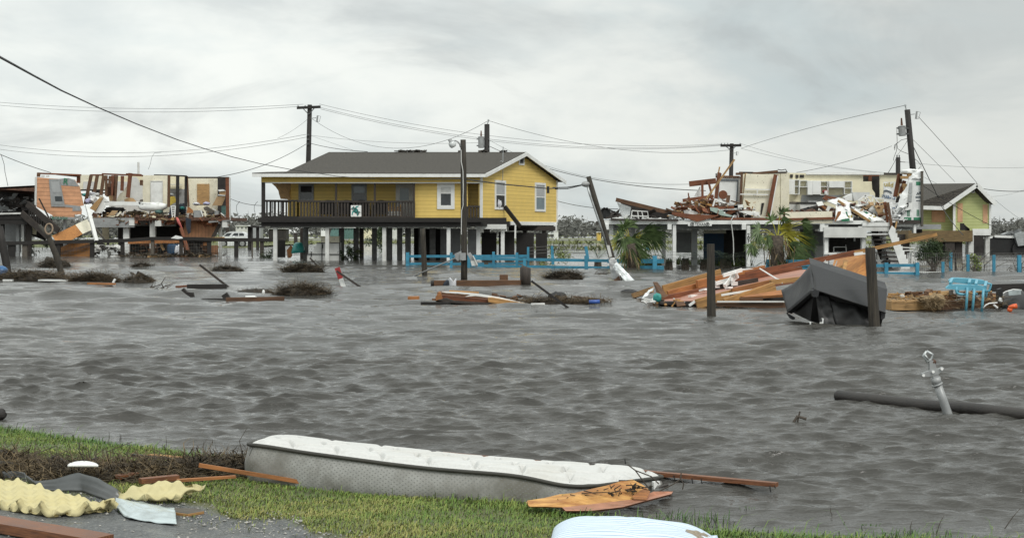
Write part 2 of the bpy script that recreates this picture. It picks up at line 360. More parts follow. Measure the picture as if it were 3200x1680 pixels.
# water
def fbm(x,y,s,seed=0.0):
 return mnoise.fractal(Vector((x * s + seed,y * s - seed,seed * .3)),1.0,2.0,4)
SHORE = [PZ(p) for p in ((-1400,1310),(-600,1325),(0,1338),(240,1372),(450,1398),(700,1435),(1000,1478),(1350,1530),(1750,1598),(2100,1652),(2450,1674),(2800,1684),(3300,1700),(4300,1720))]
def shore_dist(x,y):                               # metres landward of the waterline
 xs = [p.x for p in SHORE]; ys = [p.y for p in SHORE]
 return (np.interp(x,xs,ys) - y) * .87
def water():
 rows = np.concatenate([np.array([2.2,3.2,4.6,6.2,8]),np.arange(10,300,1.0),np.arange(300,1000,1.1),np.arange(1000,1650,3)])
 Yr = EYE * F / rows; u = np.concatenate([np.arange(-1100,-100,8.0),np.arange(-100,3300,3.2),np.arange(3300,4301,8.0)]) - CX
 X = Yr[:,None] * u[None,:] / F; Y = np.repeat(Yr[:,None],len(u),1)
 dY = np.gradient(Yr); sp = np.maximum(np.abs(dY)[:,None],Y * 4 / F)
 dx = np.zeros_like(X); dy = np.zeros_like(X); dz = np.zeros_like(X)
 N = 140; far = np.clip((Y - 9) / 24,0,1); far = .25 + 1.25 * far * far * (3 - 2 * far)
 for i in range(N):
  lam = .085 * (4.6 / .085) ** (i / (N - 1)) * RNG.uniform(.93,1.07)
  th = R(-98) + RNG.normal(0,.38 if lam < .5 else .30); k = 2 * math.pi / lam
  slope = .088 if lam < .30 else .050 * (.5 / lam) ** .75
  a = slope * lam / (2 * math.pi) * RNG.uniform(.5,1.4)
  att = np.clip((lam / sp - 2.0) / 2.5,0,1)
  if lam > .8: att = att * (1 + (far - 1) * min(1,(lam - .8) / .6))
  ph = k * (X * math.cos(th) + Y * math.sin(th)) + RNG.uniform(0,6.28)
  s,c = np.sin(ph),np.cos(ph)
  dz += a * att * s; dx += a * att * c * .8 * math.cos(th); dy += a * att * c * .8 * math.sin(th)
 g = .92 + .25 * np.sin(X * .31 + 1.3 * np.sin(Y * .23)) * np.sin(Y * .37 + np.sin(X * .21))   # gusts
 g = np.clip(g,.3,1.3)
 off = -(np.interp(X,[p.x for p in SHORE],[p.y for p in SHORE]) - Y); g = g * np.clip(.22 + off / 2.2,.22,1)   # waves die out towards the bank
 V = np.stack([X + dx * g,Y + dy * g,dz * g],-1).reshape(-1,3)
 nr,nc = X.shape; idx = np.arange(nr * nc).reshape(nr,nc)
 Fc = np.stack([idx[:-1,:-1],idx[1:,:-1],idx[1:,1:],idx[:-1,1:]],-1).reshape(-1,4)
 me = bpy.data.meshes.new('water'); me.vertices.add(len(V)); me.vertices.foreach_set('co',V.astype(np.float32).ravel())
 me.loops.add(Fc.size); me.loops.foreach_set('vertex_index',Fc.ravel().astype(np.int32))
 me.polygons.add(len(Fc)); me.polygons.foreach_set('loop_start',np.arange(0,Fc.size,4,dtype=np.int32))
 me.polygons.foreach_set('loop_total',np.full(len(Fc),4,dtype=np.int32)); me.polygons.foreach_set('use_smooth',np.ones(len(Fc),dtype=bool))
 me.update(); ob = bpy.data.objects.new('water',me); COL.objects.link(ob); ob['kind'] = 'structure'
 m = bpy.data.materials.new('muddy flood water'); m.use_nodes = True; nt = m.node_tree; n = nt.nodes; L = nt.links
 b = n['Principled BSDF']; b.inputs['IOR'].default_value = 1.33; b.inputs['Roughness'].default_value = .06
 tc = n.new('ShaderNodeTexCoord')
 def noise(scale,st,d,ro=.6):
  mp = n.new('ShaderNodeMapping'); mp.inputs['Scale'].default_value = st; mp.inputs['Rotation'].default_value = (0,0,R(7)); L.new(tc.outputs['Object'],mp.inputs[0])
  t = n.new('ShaderNodeTexNoise'); t.inputs['Scale'].default_value = scale; t.inputs['Detail'].default_value = d; t.inputs['Roughness'].default_value = ro
  L.new(mp.outputs[0],t.inputs[0]); return t.outputs[0]
 c = _mixnode(n,L,noise(.35,(1,1,1),4),(.044,.043,.039),(.074,.071,.064))
 L.new(c,b.inputs['Base Color'])
 b1 = n.new('ShaderNodeBump'); b1.inputs['Distance'].default_value = .024; b1.inputs['Strength'].default_value = 1; L.new(noise(4.4,(.6,1.4,1),4,.62),b1.inputs['Height'])
 b2 = n.new('ShaderNodeBump'); b2.inputs['Distance'].default_value = .014; b2.inputs['Strength'].default_value = 1; L.new(noise(13,(.6,1.3,1),4,.65),b2.inputs['Height'])
 L.new(b1.outputs[0],b2.inputs['Normal']); L.new(b2.outputs[0],b.inputs['Normal'])
 me.materials.append(m)
water()
# near shore
def road_mask(x,y):
 n_ = mnoise.fractal(Vector((x * 1.7,y * 1.7,3.3)),1,2,4) * .16
 xs = [-6,-2.9,-1.9,-1.65,-1.40,-1.12,-.92,-.66,-.5]; ys = [9.3,7.75,7.6,7.47,7.25,7.13,6.81,6.53,4.3]
 return np.interp(x,xs,ys) - y + n_
def gz(x,y):
 d = float(shore_dist(x,y)); w = .03 * fbm(x,y,1.1,2.0)
 if d < 0: return max(-.5,d * .07) - .01 + w * .3
 z = .13 * (1 - math.exp(-d * .6)) + w * min(1,d * 2)
 rm = road_mask(x,y)
 if rm > 0: z -= .02 * min(1,rm * 4)
 return z
def PG(p,dz=0.0):                                   # point where the sight line meets the shore
 z = .1
 for _ in range(30): q = PZ(p,z); z = .5 * z + .5 * gz(q.x,q.y)
 return Vector((q.x,q.y,gz(q.x,q.y) + dz))
def ground():
 nx,ny = 300,170; x0,x1,y0,y1 = -7,6,3.6,13.5
 v = []; msk = []
 for j in range(ny + 1):
  for i in range(nx + 1):
   x = x0 + (x1 - x0) * i / nx; y = y0 + (y1 - y0) * j / ny
   v.append((x,y,gz(x,y))); msk.append(min(1,max(0,road_mask(x,y) / .22 + .3)))
 f = [(j * (nx + 1) + i,j * (nx + 1) + i + 1,(j + 1) * (nx + 1) + i + 1,(j + 1) * (nx + 1) + i) for j in range(ny) for i in range(nx)]
 me = bpy.data.meshes.new('ground'); me.from_pydata(v,[],f); me.polygons.foreach_set('use_smooth',[True] * len(f))
 at = me.attributes.new('gravel','FLOAT','POINT'); at.data.foreach_set('value',msk)
 ob = bpy.data.objects.new('ground',me); COL.objects.link(ob); ob['kind'] = 'structure'
 m = bpy.data.materials.new('verge soil and wet gravel'); m.use_nodes = True; nt = m.node_tree; n = nt.nodes; L = nt.links
 b = n['Principled BSDF']; tc = n.new('ShaderNodeTexCoord')
 def noise(s,d=6,ro=.65):
  t = n.new('ShaderNodeTexNoise'); t.inputs['Scale'].default_value = s; t.inputs['Detail'].default_value = d; t.inputs['Roughness'].default_value = ro
  L.new(tc.outputs['Object'],t.inputs[0]); return t.outputs[0]
 def rng(x,a,bb,lo=0.,hi=1.):
  q = n.new('ShaderNodeMapRange'); L.new(x,q.inputs[0])
  for i,val in enumerate((a,bb,lo,hi)): q.inputs[i + 1].default_value = val
  return q.outputs[0]
 a = n.new('ShaderNodeAttribute'); a.attribute_name = 'gravel'
 soil = _mixnode(n,L,rng(noise(5),.35,.65),(.07,.08,.028),(.14,.14,.05))
 vo = n.new('ShaderNodeTexVoronoi'); vo.inputs['Scale'].default_value = 70; L.new(tc.outputs['Object'],vo.inputs[0])
 grav = _mixnode(n,L,rng(noise(3),.35,.65),(.055,.06,.062),(.13,.135,.135))
 grav = _mixnode(n,L,rng(vo.outputs['Color'],.55,.9,0,.55),grav,(.24,.24,.23))
 L.new(_mixnode(n,L,rng(a.outputs['Fac'],.25,.75),soil,grav),b.inputs['Base Color'])
 L.new(rng(noise(4),.4,.6,.22,.6),b.inputs['Roughness'])
 bp = n.new('ShaderNodeBump'); bp.inputs['Distance'].default_value = .012; L.new(vo.outputs['Distance'],bp.inputs['Height']); L.new(bp.outputs[0],b.inputs['Normal'])
 me.materials.append(m)
 bed = MB(); bed.box((-4000,3.0,-1.2),(4000,5000,-.9)); structure(bed,'lake_bed','mud')
 def land(name,y0,y1,z,m,x0=-400,x1=400,seed=0):
  mb = MB(); mb.grid(lambda u,w: (x0 + (x1 - x0) * u,y0 + (y1 - y0) * w + (fbm(u * 40,0,1,seed) * (y1 - y0) * .12 if w < .5 else 0),-.15 if w == 0 else z + .05 * fbm(u * 60,w * 9,1,seed)),160,6)
  structure(mb,name,m,smooth=True)
 M['field'] = mat('wet grass field',(.075,.09,.03),col2=(.17,.18,.06),rough=.9,scale=.25,stretch=(.3,1,1))
 M['far_road'] = mat('grey far road',(.3,.3,.29),rough=.6,var=.1)
 land('field',190,330,.22,'field',-80,90,1.0); land('car_bank',141,189,.16,'field',-80,-26,2.0); land('far_land',420,1600,.2,'field',-900,900,5.0)
 mb = MB(); mb.box((-120,232,.15),(120,240,.42)); structure(mb,'far_road','far_road')
ground()
# shared builders
A_ = crop(0,480,800,2458); B_ = crop(700,300,1300,1352); C_ = crop(1200,360,1800,1449); D_ = crop(1750,480,2350,1622)
E_ = crop(2250,320,3000,1878); F_ = crop(2400,700,3200,2576); G_ = crop(800,460,1320,2576); H_ = crop(800,680,1300,2576)
LA = crop(0,530,400,1803); LB = crop(240,520,500,1758); LC = crop(480,520,740,1758); LD = crop(400,680,800,2576)
RA = crop(2100,500,2500,2458); RB = crop(2440,520,2900,2576); RC = crop(2500,690,2900,2576); RD = crop(1850,680,2350,2576)
GR = crop(2750,480,3200,1521); RAFT = crop(2000,840,2500,2576); BENCH = crop(2840,830,3200,2576); SOFA = crop(2440,780,2800,1872)
LAMP = crop(1380,420,1620,1475); WR = crop(2600,320,3200,2576); WM = crop(1700,380,2400,2576); WL = crop(0,150,1100,2576)
ML = crop(0,740,560,2576); MM = crop(500,740,1060,2576); MR = crop(1240,760,1900,2576)
F7 = crop(0,1300,800,2576); F8 = crop(740,1340,1600,2576); F9 = crop(1500,1340,2500,2576); F10 = crop(2500,1050,3200,1502)
def pp(fn,*xy): return [fn(xy[i],xy[i + 1]) for i in range(0,len(xy),2)]
def pan(parent,name,m,pxs,Y,t=.05,**k):      # a flat part with real thickness
 return build(MB().prism(poly(pxs,Y),back(t)),name,m,parent,**k)
def rect(fn,x0,y0,x1,y1): return pp(fn,x0,y0,x1,y0,x1,y1,x0,y1)
def bar(parent,name,m,p0,Y0,p1,Y1,w,h=None,**k):
 return build(MB().beam(P(p0,Y0),P(p1,Y1),w,h or w,up=(0,-1,0) if abs(p0[0] - p1[0]) < abs(p0[1] - p1[1]) else None),name,m,parent,**k)
def item(name,m,label,cat,pxs,Y,t=.05,group=None,**k):
 return solo(MB().prism(poly(pxs,Y),back(t)),name,m,label,cat,group,**k)
def plank(name,m,label,cat,p0,Y0,p1,Y1,w,h,group=None,roll=0.0,**k):
 return solo(MB().beam(P(p0,Y0),P(p1,Y1),w,h,roll=roll),name,m,label,cat,group,**k)
def blob(mb,c,r,seed=0.,rough=.3,nu=28,nv=14,flat=0.0,fs=1.6):    # lumpy heap; flat cuts it at its base
 c = Vector(c)
 def fn(u,v):
  a = 2 * math.pi * u; b = math.pi * v
  d = Vector((math.cos(a) * math.sin(b),math.sin(a) * math.sin(b),math.cos(b)))
  q = 1 + rough * mnoise.fractal(d * fs + Vector((seed,seed * 2,0)),1,2,4)
  p = Vector((d.x * r[0],d.y * r[1],d.z * r[2])) * q
  return c + p
 return mb.grid(fn,nu,nv)
def crumple(mb,c4,nu,nv,amp,seed=0.,fs=3.,thick=.012,nrm=None):   # a dented sheet between four corners
 a,b,c,d = [Vector(p) for p in c4]
 n_ = nrm or (b - a).cross(d - a).normalized()
 def fn(u,v):
  p = (a * (1 - u) + b * u) * (1 - v) + (d * (1 - u) + c * u) * v
  return p + n_ * amp * mnoise.fractal(p * fs + Vector((seed,0,seed)),1,2,3)
 return mb.grid(fn,nu,nv,thick)
def strands(mb,n,area,l=(.2,.6),w=.012,flat=.25,seed=0,wind=None,curl=0.3):
 """thin dry stalks thrown over a heap; area(rng) gives a start point"""
 r = np.random.default_rng(seed + 100)
 for _ in range(n):
  p = Vector(area(r)); a = r.uniform(0,6.283)
  d = Vector((math.cos(a),math.sin(a) * .6,abs(r.normal(0,flat))))
  if wind: d = d * .6 + Vector(wind) * r.uniform(.3,1)
  d.normalize(); L_ = r.uniform(*l); s = Vector((-d.y,d.x,r.uniform(-.8,.8))).normalized() * w * r.uniform(.5,1.2) / 2
  q = p + d * L_ * .5 + Vector((r.normal(0,curl),r.normal(0,curl),r.normal(0,curl * .5))) * L_ * .25; e = p + d * L_ + Vector((0,0,-L_ * curl * r.uniform(0,.6)))
  mb.face([p - s,p + s,q + s,q - s]); mb.face([q - s,q + s,e])
 return mb
class Wall:                                         # a vertical plane through two ground points
 def __init__(s,a,b): s.a = Vector(a); s.e = (Vector(b) - s.a); s.e.z = 0; s.e.normalize(); s.n = s.e.cross(Zv)
 def at(s,px):
  d = Vector(((px[0] - CX) / F,1,-(px[1] - HV) / F)); o = Vector((0,0,EYE))
  return o + d * ((s.a - o).dot(s.n) / d.dot(s.n))
def window(parent,wall,tl,br,upper='glass',lower='glass',frame='white',fw=.11,split=.5,depth=.05,name='window',single=False):
 a,b = wall.at(tl),wall.at(br); u0 = (a - wall.a).dot(wall.e); u1 = (b - wall.a).dot(wall.e); z1,z0 = a.z,b.z
 def pt(u,z,d=0): return wall.a + wall.e * u + Vector((0,0,z - wall.a.z)) + wall.n * d
 mb = MB(); h = depth / 2
 def bx(ua,ub,za,zb,d,t): mb.obox(pt((ua + ub) / 2,(za + zb) / 2,d),wall.e * (ub - ua) / 2,Zv * (zb - za) / 2,wall.n * t)
 bx(u0,u0 + fw,z0,z1,h,h); bx(u1 - fw,u1,z0,z1,h,h); bx(u0 + fw,u1 - fw,z1 - fw,z1,h * 1.1,h); bx(u0 + fw,u1 - fw,z0,z0 + fw,h * 1.1,h)
 zm = z0 + (z1 - z0) * split
 if not single: bx(u0 + fw,u1 - fw,zm - .025,zm + .025,h * .7,h * .7)
 w = build(mb,name,frame,parent)
 for za,zb,m in ((zm,z1 - fw,upper),(z0 + fw,zm,lower)):
  g = MB(); g.obox(pt((u0 + u1) / 2,(za + zb) / 2,.006),wall.e * ((u1 - u0) / 2 - fw),Zv * (zb - za) / 2,wall.n * .005)
  o = build(g,'pane',m,w)
 return w
# yellow house on stilts
M['peach'] = mat('peach plywood',(.60,.36,.21),rough=.8,var=.15,scale=3)
def yellow_house():
 Y0,Y1 = 76.0,84.4
 h = thing('yellow_house','yellow clapboard house raised on white stilts with a dark porch railing','house',P((1160,814),Y0) * 1.0)
 A = P((1503,690),Y0); B = P((1739,695),Y1); B.z = A.z
 side = B - A; zt = P((1503,547),Y0).z
 gw = Wall(A,B); apex = A + side * .5; apex.z = 5.93
 At,Bt = Vector((A.x,A.y,zt)),Vector((B.x,B.y,zt))
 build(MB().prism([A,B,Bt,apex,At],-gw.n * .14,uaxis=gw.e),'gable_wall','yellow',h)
 mb = MB()
 mb.beam(A + Vector((0,0,.0)) + gw.n * .02,At + gw.n * .02 - Vector((0,0,.0)),.12,.12,up=gw.n)
 mb.beam(B + gw.n * .02,Bt + gw.n * .02,.10,.10,up=gw.n); build(mb,'corner_trim','white',h)
 build(MB().beam(A + gw.n * .03 + Vector((0,0,-.10)) + gw.e * 3.4,B + gw.n * .03 + Vector((0,0,-.10)),.06,.2),'skirt_board','white',h)
 L0 = P((816,690),Y0); fl = [L0,A,B,L0 + side]
 build(MB().prism([p + Vector((0,0,-.02)) for p in fl],(0,0,-.26)),'floor','w_black',h)
 build(MB().beam(P((806,687),Y0 - .12),P((1583,687),Y0 - .12),.1,.24),'deck_edge','w_black',h)
 wy = Y0 + 2.1; k = side / side.y
 rw = Wall(P((900,700),wy),P((1300,700),wy))
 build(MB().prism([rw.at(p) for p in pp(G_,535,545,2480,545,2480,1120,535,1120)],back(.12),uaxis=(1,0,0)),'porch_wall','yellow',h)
 fw = Wall(P((1290,700),Y0 + .25),P((1470,700),Y0 + .25))
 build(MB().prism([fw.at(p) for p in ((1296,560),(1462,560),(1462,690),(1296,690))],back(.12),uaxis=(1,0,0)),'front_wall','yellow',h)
 build(MB().prism([P((1296,560),Y0 + .37),P((1296,690),Y0 + .37),P((1296,690),wy),P((1296,560),wy)],(.1,0,0),uaxis=(0,1,0)),'return_wall','yellow',h)
 aw = Wall(P((1440,700),Y0 + 1.3),P((1500,700),Y0 + 1.3))
 build(MB().prism([aw.at(p) for p in ((1440,560),(1512,560),(1512,690),(1440,690))],back(.12),uaxis=(1,0,0)),'alcove_wall','yellow',h)
 build(MB().prism([L0 + side + Vector((0,0,0)),B,Bt,L0 + side + Vector((0,0,zt - A.z))],back(.1),uaxis=(1,0,0)),'rear_wall','yellow',h)
 Lw = P((905,690),wy)
 build(MB().prism([Lw,Lw + k * (Y1 - wy - .1),Lw + k * (Y1 - wy - .1) + Vector((0,0,zt - A.z)),Lw + Vector((0,0,zt - A.z))],(-.1,0,0),uaxis=side.normalized()),'end_wall','yellow',h)
 build(MB().beam(P((817,560),Y0),P((1500,560),Y0),.12,.34),'porch_beam','yellow_trim',h)
 build(MB().beam(P((817,571),Y0 - .05),P((1500,571),Y0 - .05),.05,.06),'beam_trim','white',h)
 ce = P((817,555),Y0 + .1)
 build(MB().prism([ce,P((1500,555),Y0 + .1),P((1500,555),Y0 + .1) + k * 2.2,ce + k * 2.2],(0,0,.05)),'porch_ceiling','w_dark',h)
 ye = Y0 - .45; E0,E1 = P((884,541),ye),P((1517,541),ye); rd = Vector(apex); R1 = P((1644,475),80.1); R0 = P((1028,475),80.1); R0.z = R1.z
 dv = R1 - E1; bk = Vector((R1.x - E1.x,R1.y - E1.y,-(R1.z - E1.z)))
 Bk1 = P((1767,564),84.85); Bk0 = R0 + (Bk1 - R1)
 th = Vector((0,0,-.10))
 ro = build(MB().prism([E0,E1,R1,R0],th,uaxis=(1,0,0)),'roof','shingle',h)
 build(MB().prism([R0,R1,Bk1,Bk0],th,uaxis=(1,0,0)),'roof','shingle',h)
 q0 = P((788,540),ye); q2 = P((892,536),77.4)
 build(MB().prism([q0,E0 + Vector((.2,0,0)),q2 + Vector((.5,0,0)),q2,P((835,537),77.6)],th,uaxis=(1,0,0)),'porch_roof','shingle',h)
 mb = MB()
 mb.beam(q0 + Vector((0,-.02,-.13)),E1 + Vector((0.02,-.02,-.13)),.05,.17)
 mb.beam(E1 + Vector((.03,0,-.12)),R1 + Vector((.03,0,-.12)),.05,.2); mb.beam(R1 + Vector((.03,0,-.12)),Bk1 + Vector((.03,0,-.12)),.05,.2)
 build(mb,'fascia','white',h)
 build(MB().prism([E1 + Vector((-.02,.02,-.2)),R1 + Vector((-.02,0,-.2)),R1 - gw.n * .5 + Vector((0,0,-.2)),E1 - gw.n * .5 + Vector((0,0,-.2))],(0,0,.03)),'soffit','white_dirty',h)
 rng_ = random.Random(3)                # lifted ridge shingles
 for cl in (range(1238,1300,6),(1255,),(1309,1314),(1322,1328),(1437,),(1500,1508,1518),(1566,1573,1580)):
  mb = MB()
  for px in cl:
   p = P((px,475),80.1); p.z = R1.z + .02
   mb.obox(p + Vector((0,0,.03)),Vector((.10,0,rng_.uniform(-.03,.05))),Vector((0,.12,rng_.uniform(-.05,.05))),Vector((0,0,.025)))
  build(mb,'lifted_shingle','shingle',h)
 v = window(h,gw,C_(1014,308),C_(1055,378),upper='white_dirty',lower='white_dirty',fw=.1,name='louvre',single=True)
 mb = MB()
 for i in range(5):
  c = gw.at(C_(1034,322 + i * 11)); mb.obox(c + gw.n * .03,gw.e * .22,Vector((0,0,.02)) + gw.n * .02,gw.n * .012 - Vector((0,0,.012)))
 build(mb,'slat','ink_black',v)
 window(h,gw,C_(834,488),C_(916,713),upper='glass_pale',lower='black',fw=.13,split=.5)  # black lower pane stands for the dark inside of the open window
 window(h,gw,C_(1137,507),C_(1216,728),upper='glass_pale',lower='glass_blue',fw=.13,split=.5)
 window(h,fw,C_(401,515),C_(533,708),upper='white_dirty',lower='glass',fw=.2,split=.62)
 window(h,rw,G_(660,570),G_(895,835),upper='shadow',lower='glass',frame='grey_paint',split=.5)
 window(h,rw,G_(1480,570),G_(1715,860),upper='glass_blue',lower='glass',frame='grey_paint',split=.5)
 d = window(h,rw,G_(2165,570),G_(2430,1110),upper='glass_blue',lower='white_dirty',frame='white_dirty',split=.52,name='door',fw=.22)
 c = gw.at(C_(862,668)); mb = MB(); blob(mb,c + gw.n * .03,(.16,.05,.2),2,.4); build(mb,'curtain','cloth_white',h,smooth=True)
 mb = MB()
 pc = P((823,630),Y0 - .02)
 build(MB().box((pc.x - .09,Y0 - .11,P((0,690),Y0).z),(pc.x + .09,Y0 + .07,P((0,570),Y0).z)),'porch_post','w_black',h)
 for x in (1240,1840,2445):
  q = P(G_(x,600),Y0); build(MB().box((q.x - .05,Y0 - .04,P((0,690),Y0).z),(q.x + .05,Y0 + .06,P((0,572),Y0).z)),'porch_post','w_dark',h)
 def rail(x0,x1,yt,yb,ys,gap,m='w_dark',side=None):
  mb = MB(); a,b = P((x0,yt),ys),P((x1,yt),ys); zb = P((x0,yb),ys).z
  mb.beam(a,b,.12,.10); mb.beam(Vector((a.x,ys,zb)),Vector((b.x,ys,zb)),.06,.08)
  n_ = int((b.x - a.x) / gap)
  for i in range(n_ + 1):
   x = a.x + (b.x - a.x) * i / n_
   mb.box((x - .045,ys - .02,zb),(x + .045,ys + .02,a.z))
  return build(mb,'railing',m,h)
 yt,yb = G_(0,838)[1],G_(0,1080)[1]
 rail(822,G_(650,0)[0],yt - 2,yb,Y0,.20,'w_black'); rail(G_(650,0)[0],G_(1470,0)[0],yt,yb,Y0,.16); rail(G_(1470,0)[0],G_(2450,0)[0],yt + 1,yb,Y0,.16)
 rail(C_(632,0)[0],C_(722,0)[0],C_(0,688)[1],C_(0,785)[1],Y0,.14)
 mb = MB()                                         # side railing running back on the left
 a = P((822,yt - 2),Y0)
 mb.beam(a,a + k * 2.0,.1,.1)
 for i in range(9):
  q = a + k * (.22 * i + .1); mb.box((q.x - .02,q.y - .04,P((0,yb),Y0).z),(q.x + .02,q.y + .04,a.z))
 build(mb,'railing','w_black',h)
 pts = pp(G_,232,550,540,550,540,640,515,700,535,810,380,800,355,720,345,670,300,610)
 build(MB().prism(poly(pts,Y0 + 1.6),back(.03)),'hanging_soffit','w_tan',h)
 zb = -.6; zt2 = A.z - .26
 def post(px,y,w,m):
  q = P((px,750),y); build(MB().box((q.x - w,y - w,zb),(q.x + w,y + w,zt2 - .1)),'stilt',m,h)
 for px in (860.5,1023,1201): post(px,Y0 + .3,.10,'white_dirty')
 post(1402,Y0 + .3,.10,'white')
 for px,w in ((955,.14),(1067,.14),(1113,.14),(1170,.13),(1217,.15),(1249,.14),(1275,.15),(1316,.13),(1352,.16)): post(px,Y0 + 3.4,w,'stilt_grey')
 for px,w in ((1495,.11),(1571,.10)): post(px,Y0 + 1.0,w,'white')
 for px in (945,1130,1300,1450,1640,1700): post(px,Y1 - .6,.12,'w_dark')
 for x0,x1 in ((845,1180),(1190,1385),(1392,1470)):
  build(MB().beam(P((x0,703),Y0 + .35),P((x1,703),Y0 + .35),.12,.26),'beam','grey_paint',h)
 build(MB().beam(P((1485,708),Y0 + .7),P((1583,708),Y0 + .7),.12,.25),'beam','white',h)
 build(MB().beam(P((1590,714),Y1 - 2.5),P((1735,714),Y1 - 2.0),.12,.25),'beam','w_dark',h)
 build(MB().prism(poly(rect(C_,425,855,578,1105),Y0 + 4.2),back(.08)),'enclosure','grey_paint',h)
 build(MB().prism(poly(rect(C_,632,860,702,1105),Y0 + 3.6),back(.08)),'enclosure','grey_paint',h)
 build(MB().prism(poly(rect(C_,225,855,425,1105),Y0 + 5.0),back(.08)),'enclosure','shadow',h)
 for i,(x0,x1,y0,y1) in enumerate(((735,850,885,1075),(866,985,878,1070),(998,1132,885,1080),(1146,1232,888,1080))):
  build(MB().prism(poly(rect(C_,x0,y0,x1,y1),Y0 + 4.5 + i * .5),back(.06)),'plank_screen','w_black',h)
 build(MB().box((P((1735,0),Y1 - .2).x - .1,Y1 - .4,1.55),(P((1735,0),Y1 - .2).x + .1,Y1 - .2,2.0)),'stilt','white',h)
 s = thing('turtle_sign','white square sign with a teal sea turtle and black numerals on the porch railing','sign',P(G_(1550,1075),Y0 - .1))
 build(MB().prism(poly(rect(G_,1468,898,1630,1074),Y0 - .12),back(.02)),'board','foam_board',s)
 mb = MB(); c = P(G_(1550,985),Y0 - .135); k_ = 1 / 4.954 / F * Y0
 def ell(cx,cy,rx,ry,rot=0,n_=20):
  o = P(G_(cx,cy),Y0 - .135); pts = []
  for i in range(n_):
   a = 2 * math.pi * i / n_; x,z = rx * math.cos(a),ry * math.sin(a)
   pts.append(o + Vector((x * math.cos(rot) - z * math.sin(rot),0,x * math.sin(rot) + z * math.cos(rot))) * k_)
  mb.prism(pts,back(.006))
 ell(1545,980,36,44,.5); ell(1503,943,18,14,-.6)
 for pts in (((1530,945),(1545,915),(1590,905),(1595,915),(1560,930),(1545,955)),((1515,975),(1490,990),(1483,1040),(1492,1055),(1505,1010),(1522,1000)),
    ((1560,1015),(1565,1062),(1580,1062),(1588,1030),(1575,1005)),((1580,990),(1612,1000),(1610,1015),(1580,1010))):
  mb.prism([P(G_(*q),Y0 - .135) for q in pts],back(.006))
 build(mb,'turtle','teal',s)
 mb = MB(); dirv = Vector((.72,0,-.70))
 place_text(mb,'2025',.27,P(G_(1542,985),Y0 - .137),dirv,Vector((.70,0,.72)),.003); build(mb,'numerals','ink_black',s)
 for i,(x,lab) in enumerate(((1100,'dark wicker chair on the porch left of the bare post'),(1390,'dark wicker chair on the porch left of the middle window'),(1620,'dark wicker chair on the porch in front of the middle window'),(1925,'dark wicker chair on the porch between window and door'))):
  q = P(G_(x,1090),Y0 + 1.0); ch = thing('porch_chair',lab,'chair',q,'wicker chairs on the yellow porch')
  w = .42; zf = A.z
  build(MB().grid(lambda u,v: (q.x + w * (2 * u - 1) * (1 - .25 * v * v),Y0 + 1.3 + .1 * v - .25 * (2 * u - 1) ** 2,zf + .4 + .75 * v * (1 - .15 * (2 * u - 1) ** 2)),8,6,.05),'backrest','w_black',ch)
  build(MB().box((q.x - w,Y0 + .7,zf + .36),(q.x + w,Y0 + 1.25,zf + .46)),'seat','w_black',ch)
  for sx in (-1,1):
   for yy in (.75,1.2): build(MB().box((q.x + sx * (w - .06) - .03,Y0 + yy - .03,zf),(q.x + sx * (w - .06) + .03,Y0 + yy + .03,zf + .36)),'leg','w_black',ch)
 q = P(G_(2090,1090),Y0 + .8); b = thing('porch_bench','tan slatted wooden bench on the porch in front of the door','bench',q)
 for i in range(4): build(MB().beam(P(G_(2030,935 + i * 36),Y0 + 1.1),P(G_(2240,935 + i * 36),Y0 + 1.1),.03,.1),'slat','w_tan' if i < 2 else 'white_dirty',b)
 for x in (2040,2230): build(MB().box((P(G_(x,0),Y0 + 1.1).x - .05,Y0 + 1.14,A.z),(P(G_(x,0),Y0 + 1.1).x + .05,Y0 + 1.22,A.z + .9)),'leg','w_tan',b)
 mb = MB(); mb.tube([P(C_(896,498),77.9),P(C_(899,238),77.9)],.022,6)
 t = tag(build(mb,'mast','galv',None,org=P(C_(896,498),77.9)),'thin grey antenna mast rising from the broken gable window','antenna')
 mb = MB(); pts = [P(C_(884 + 12 * math.cos(a),362 + 16 * math.sin(a)),77.9) for a in np.linspace(.3,5.9,14)]; mb.tube(pts,.012,5)
 o = build(mb,'loop','galv',t)
 plank('leaning_board','w_black','dark board leaning from the broken gable window down to the stilts','board',C_(912,690),78.2,C_(1030,842),77.6,.1,.22)
 item('white_brace','white','narrow white upright under the foot of the leaning dark board','board',pp(C_,986,830,998,830,996,928,984,928),77.5,.06)
yellow_house()
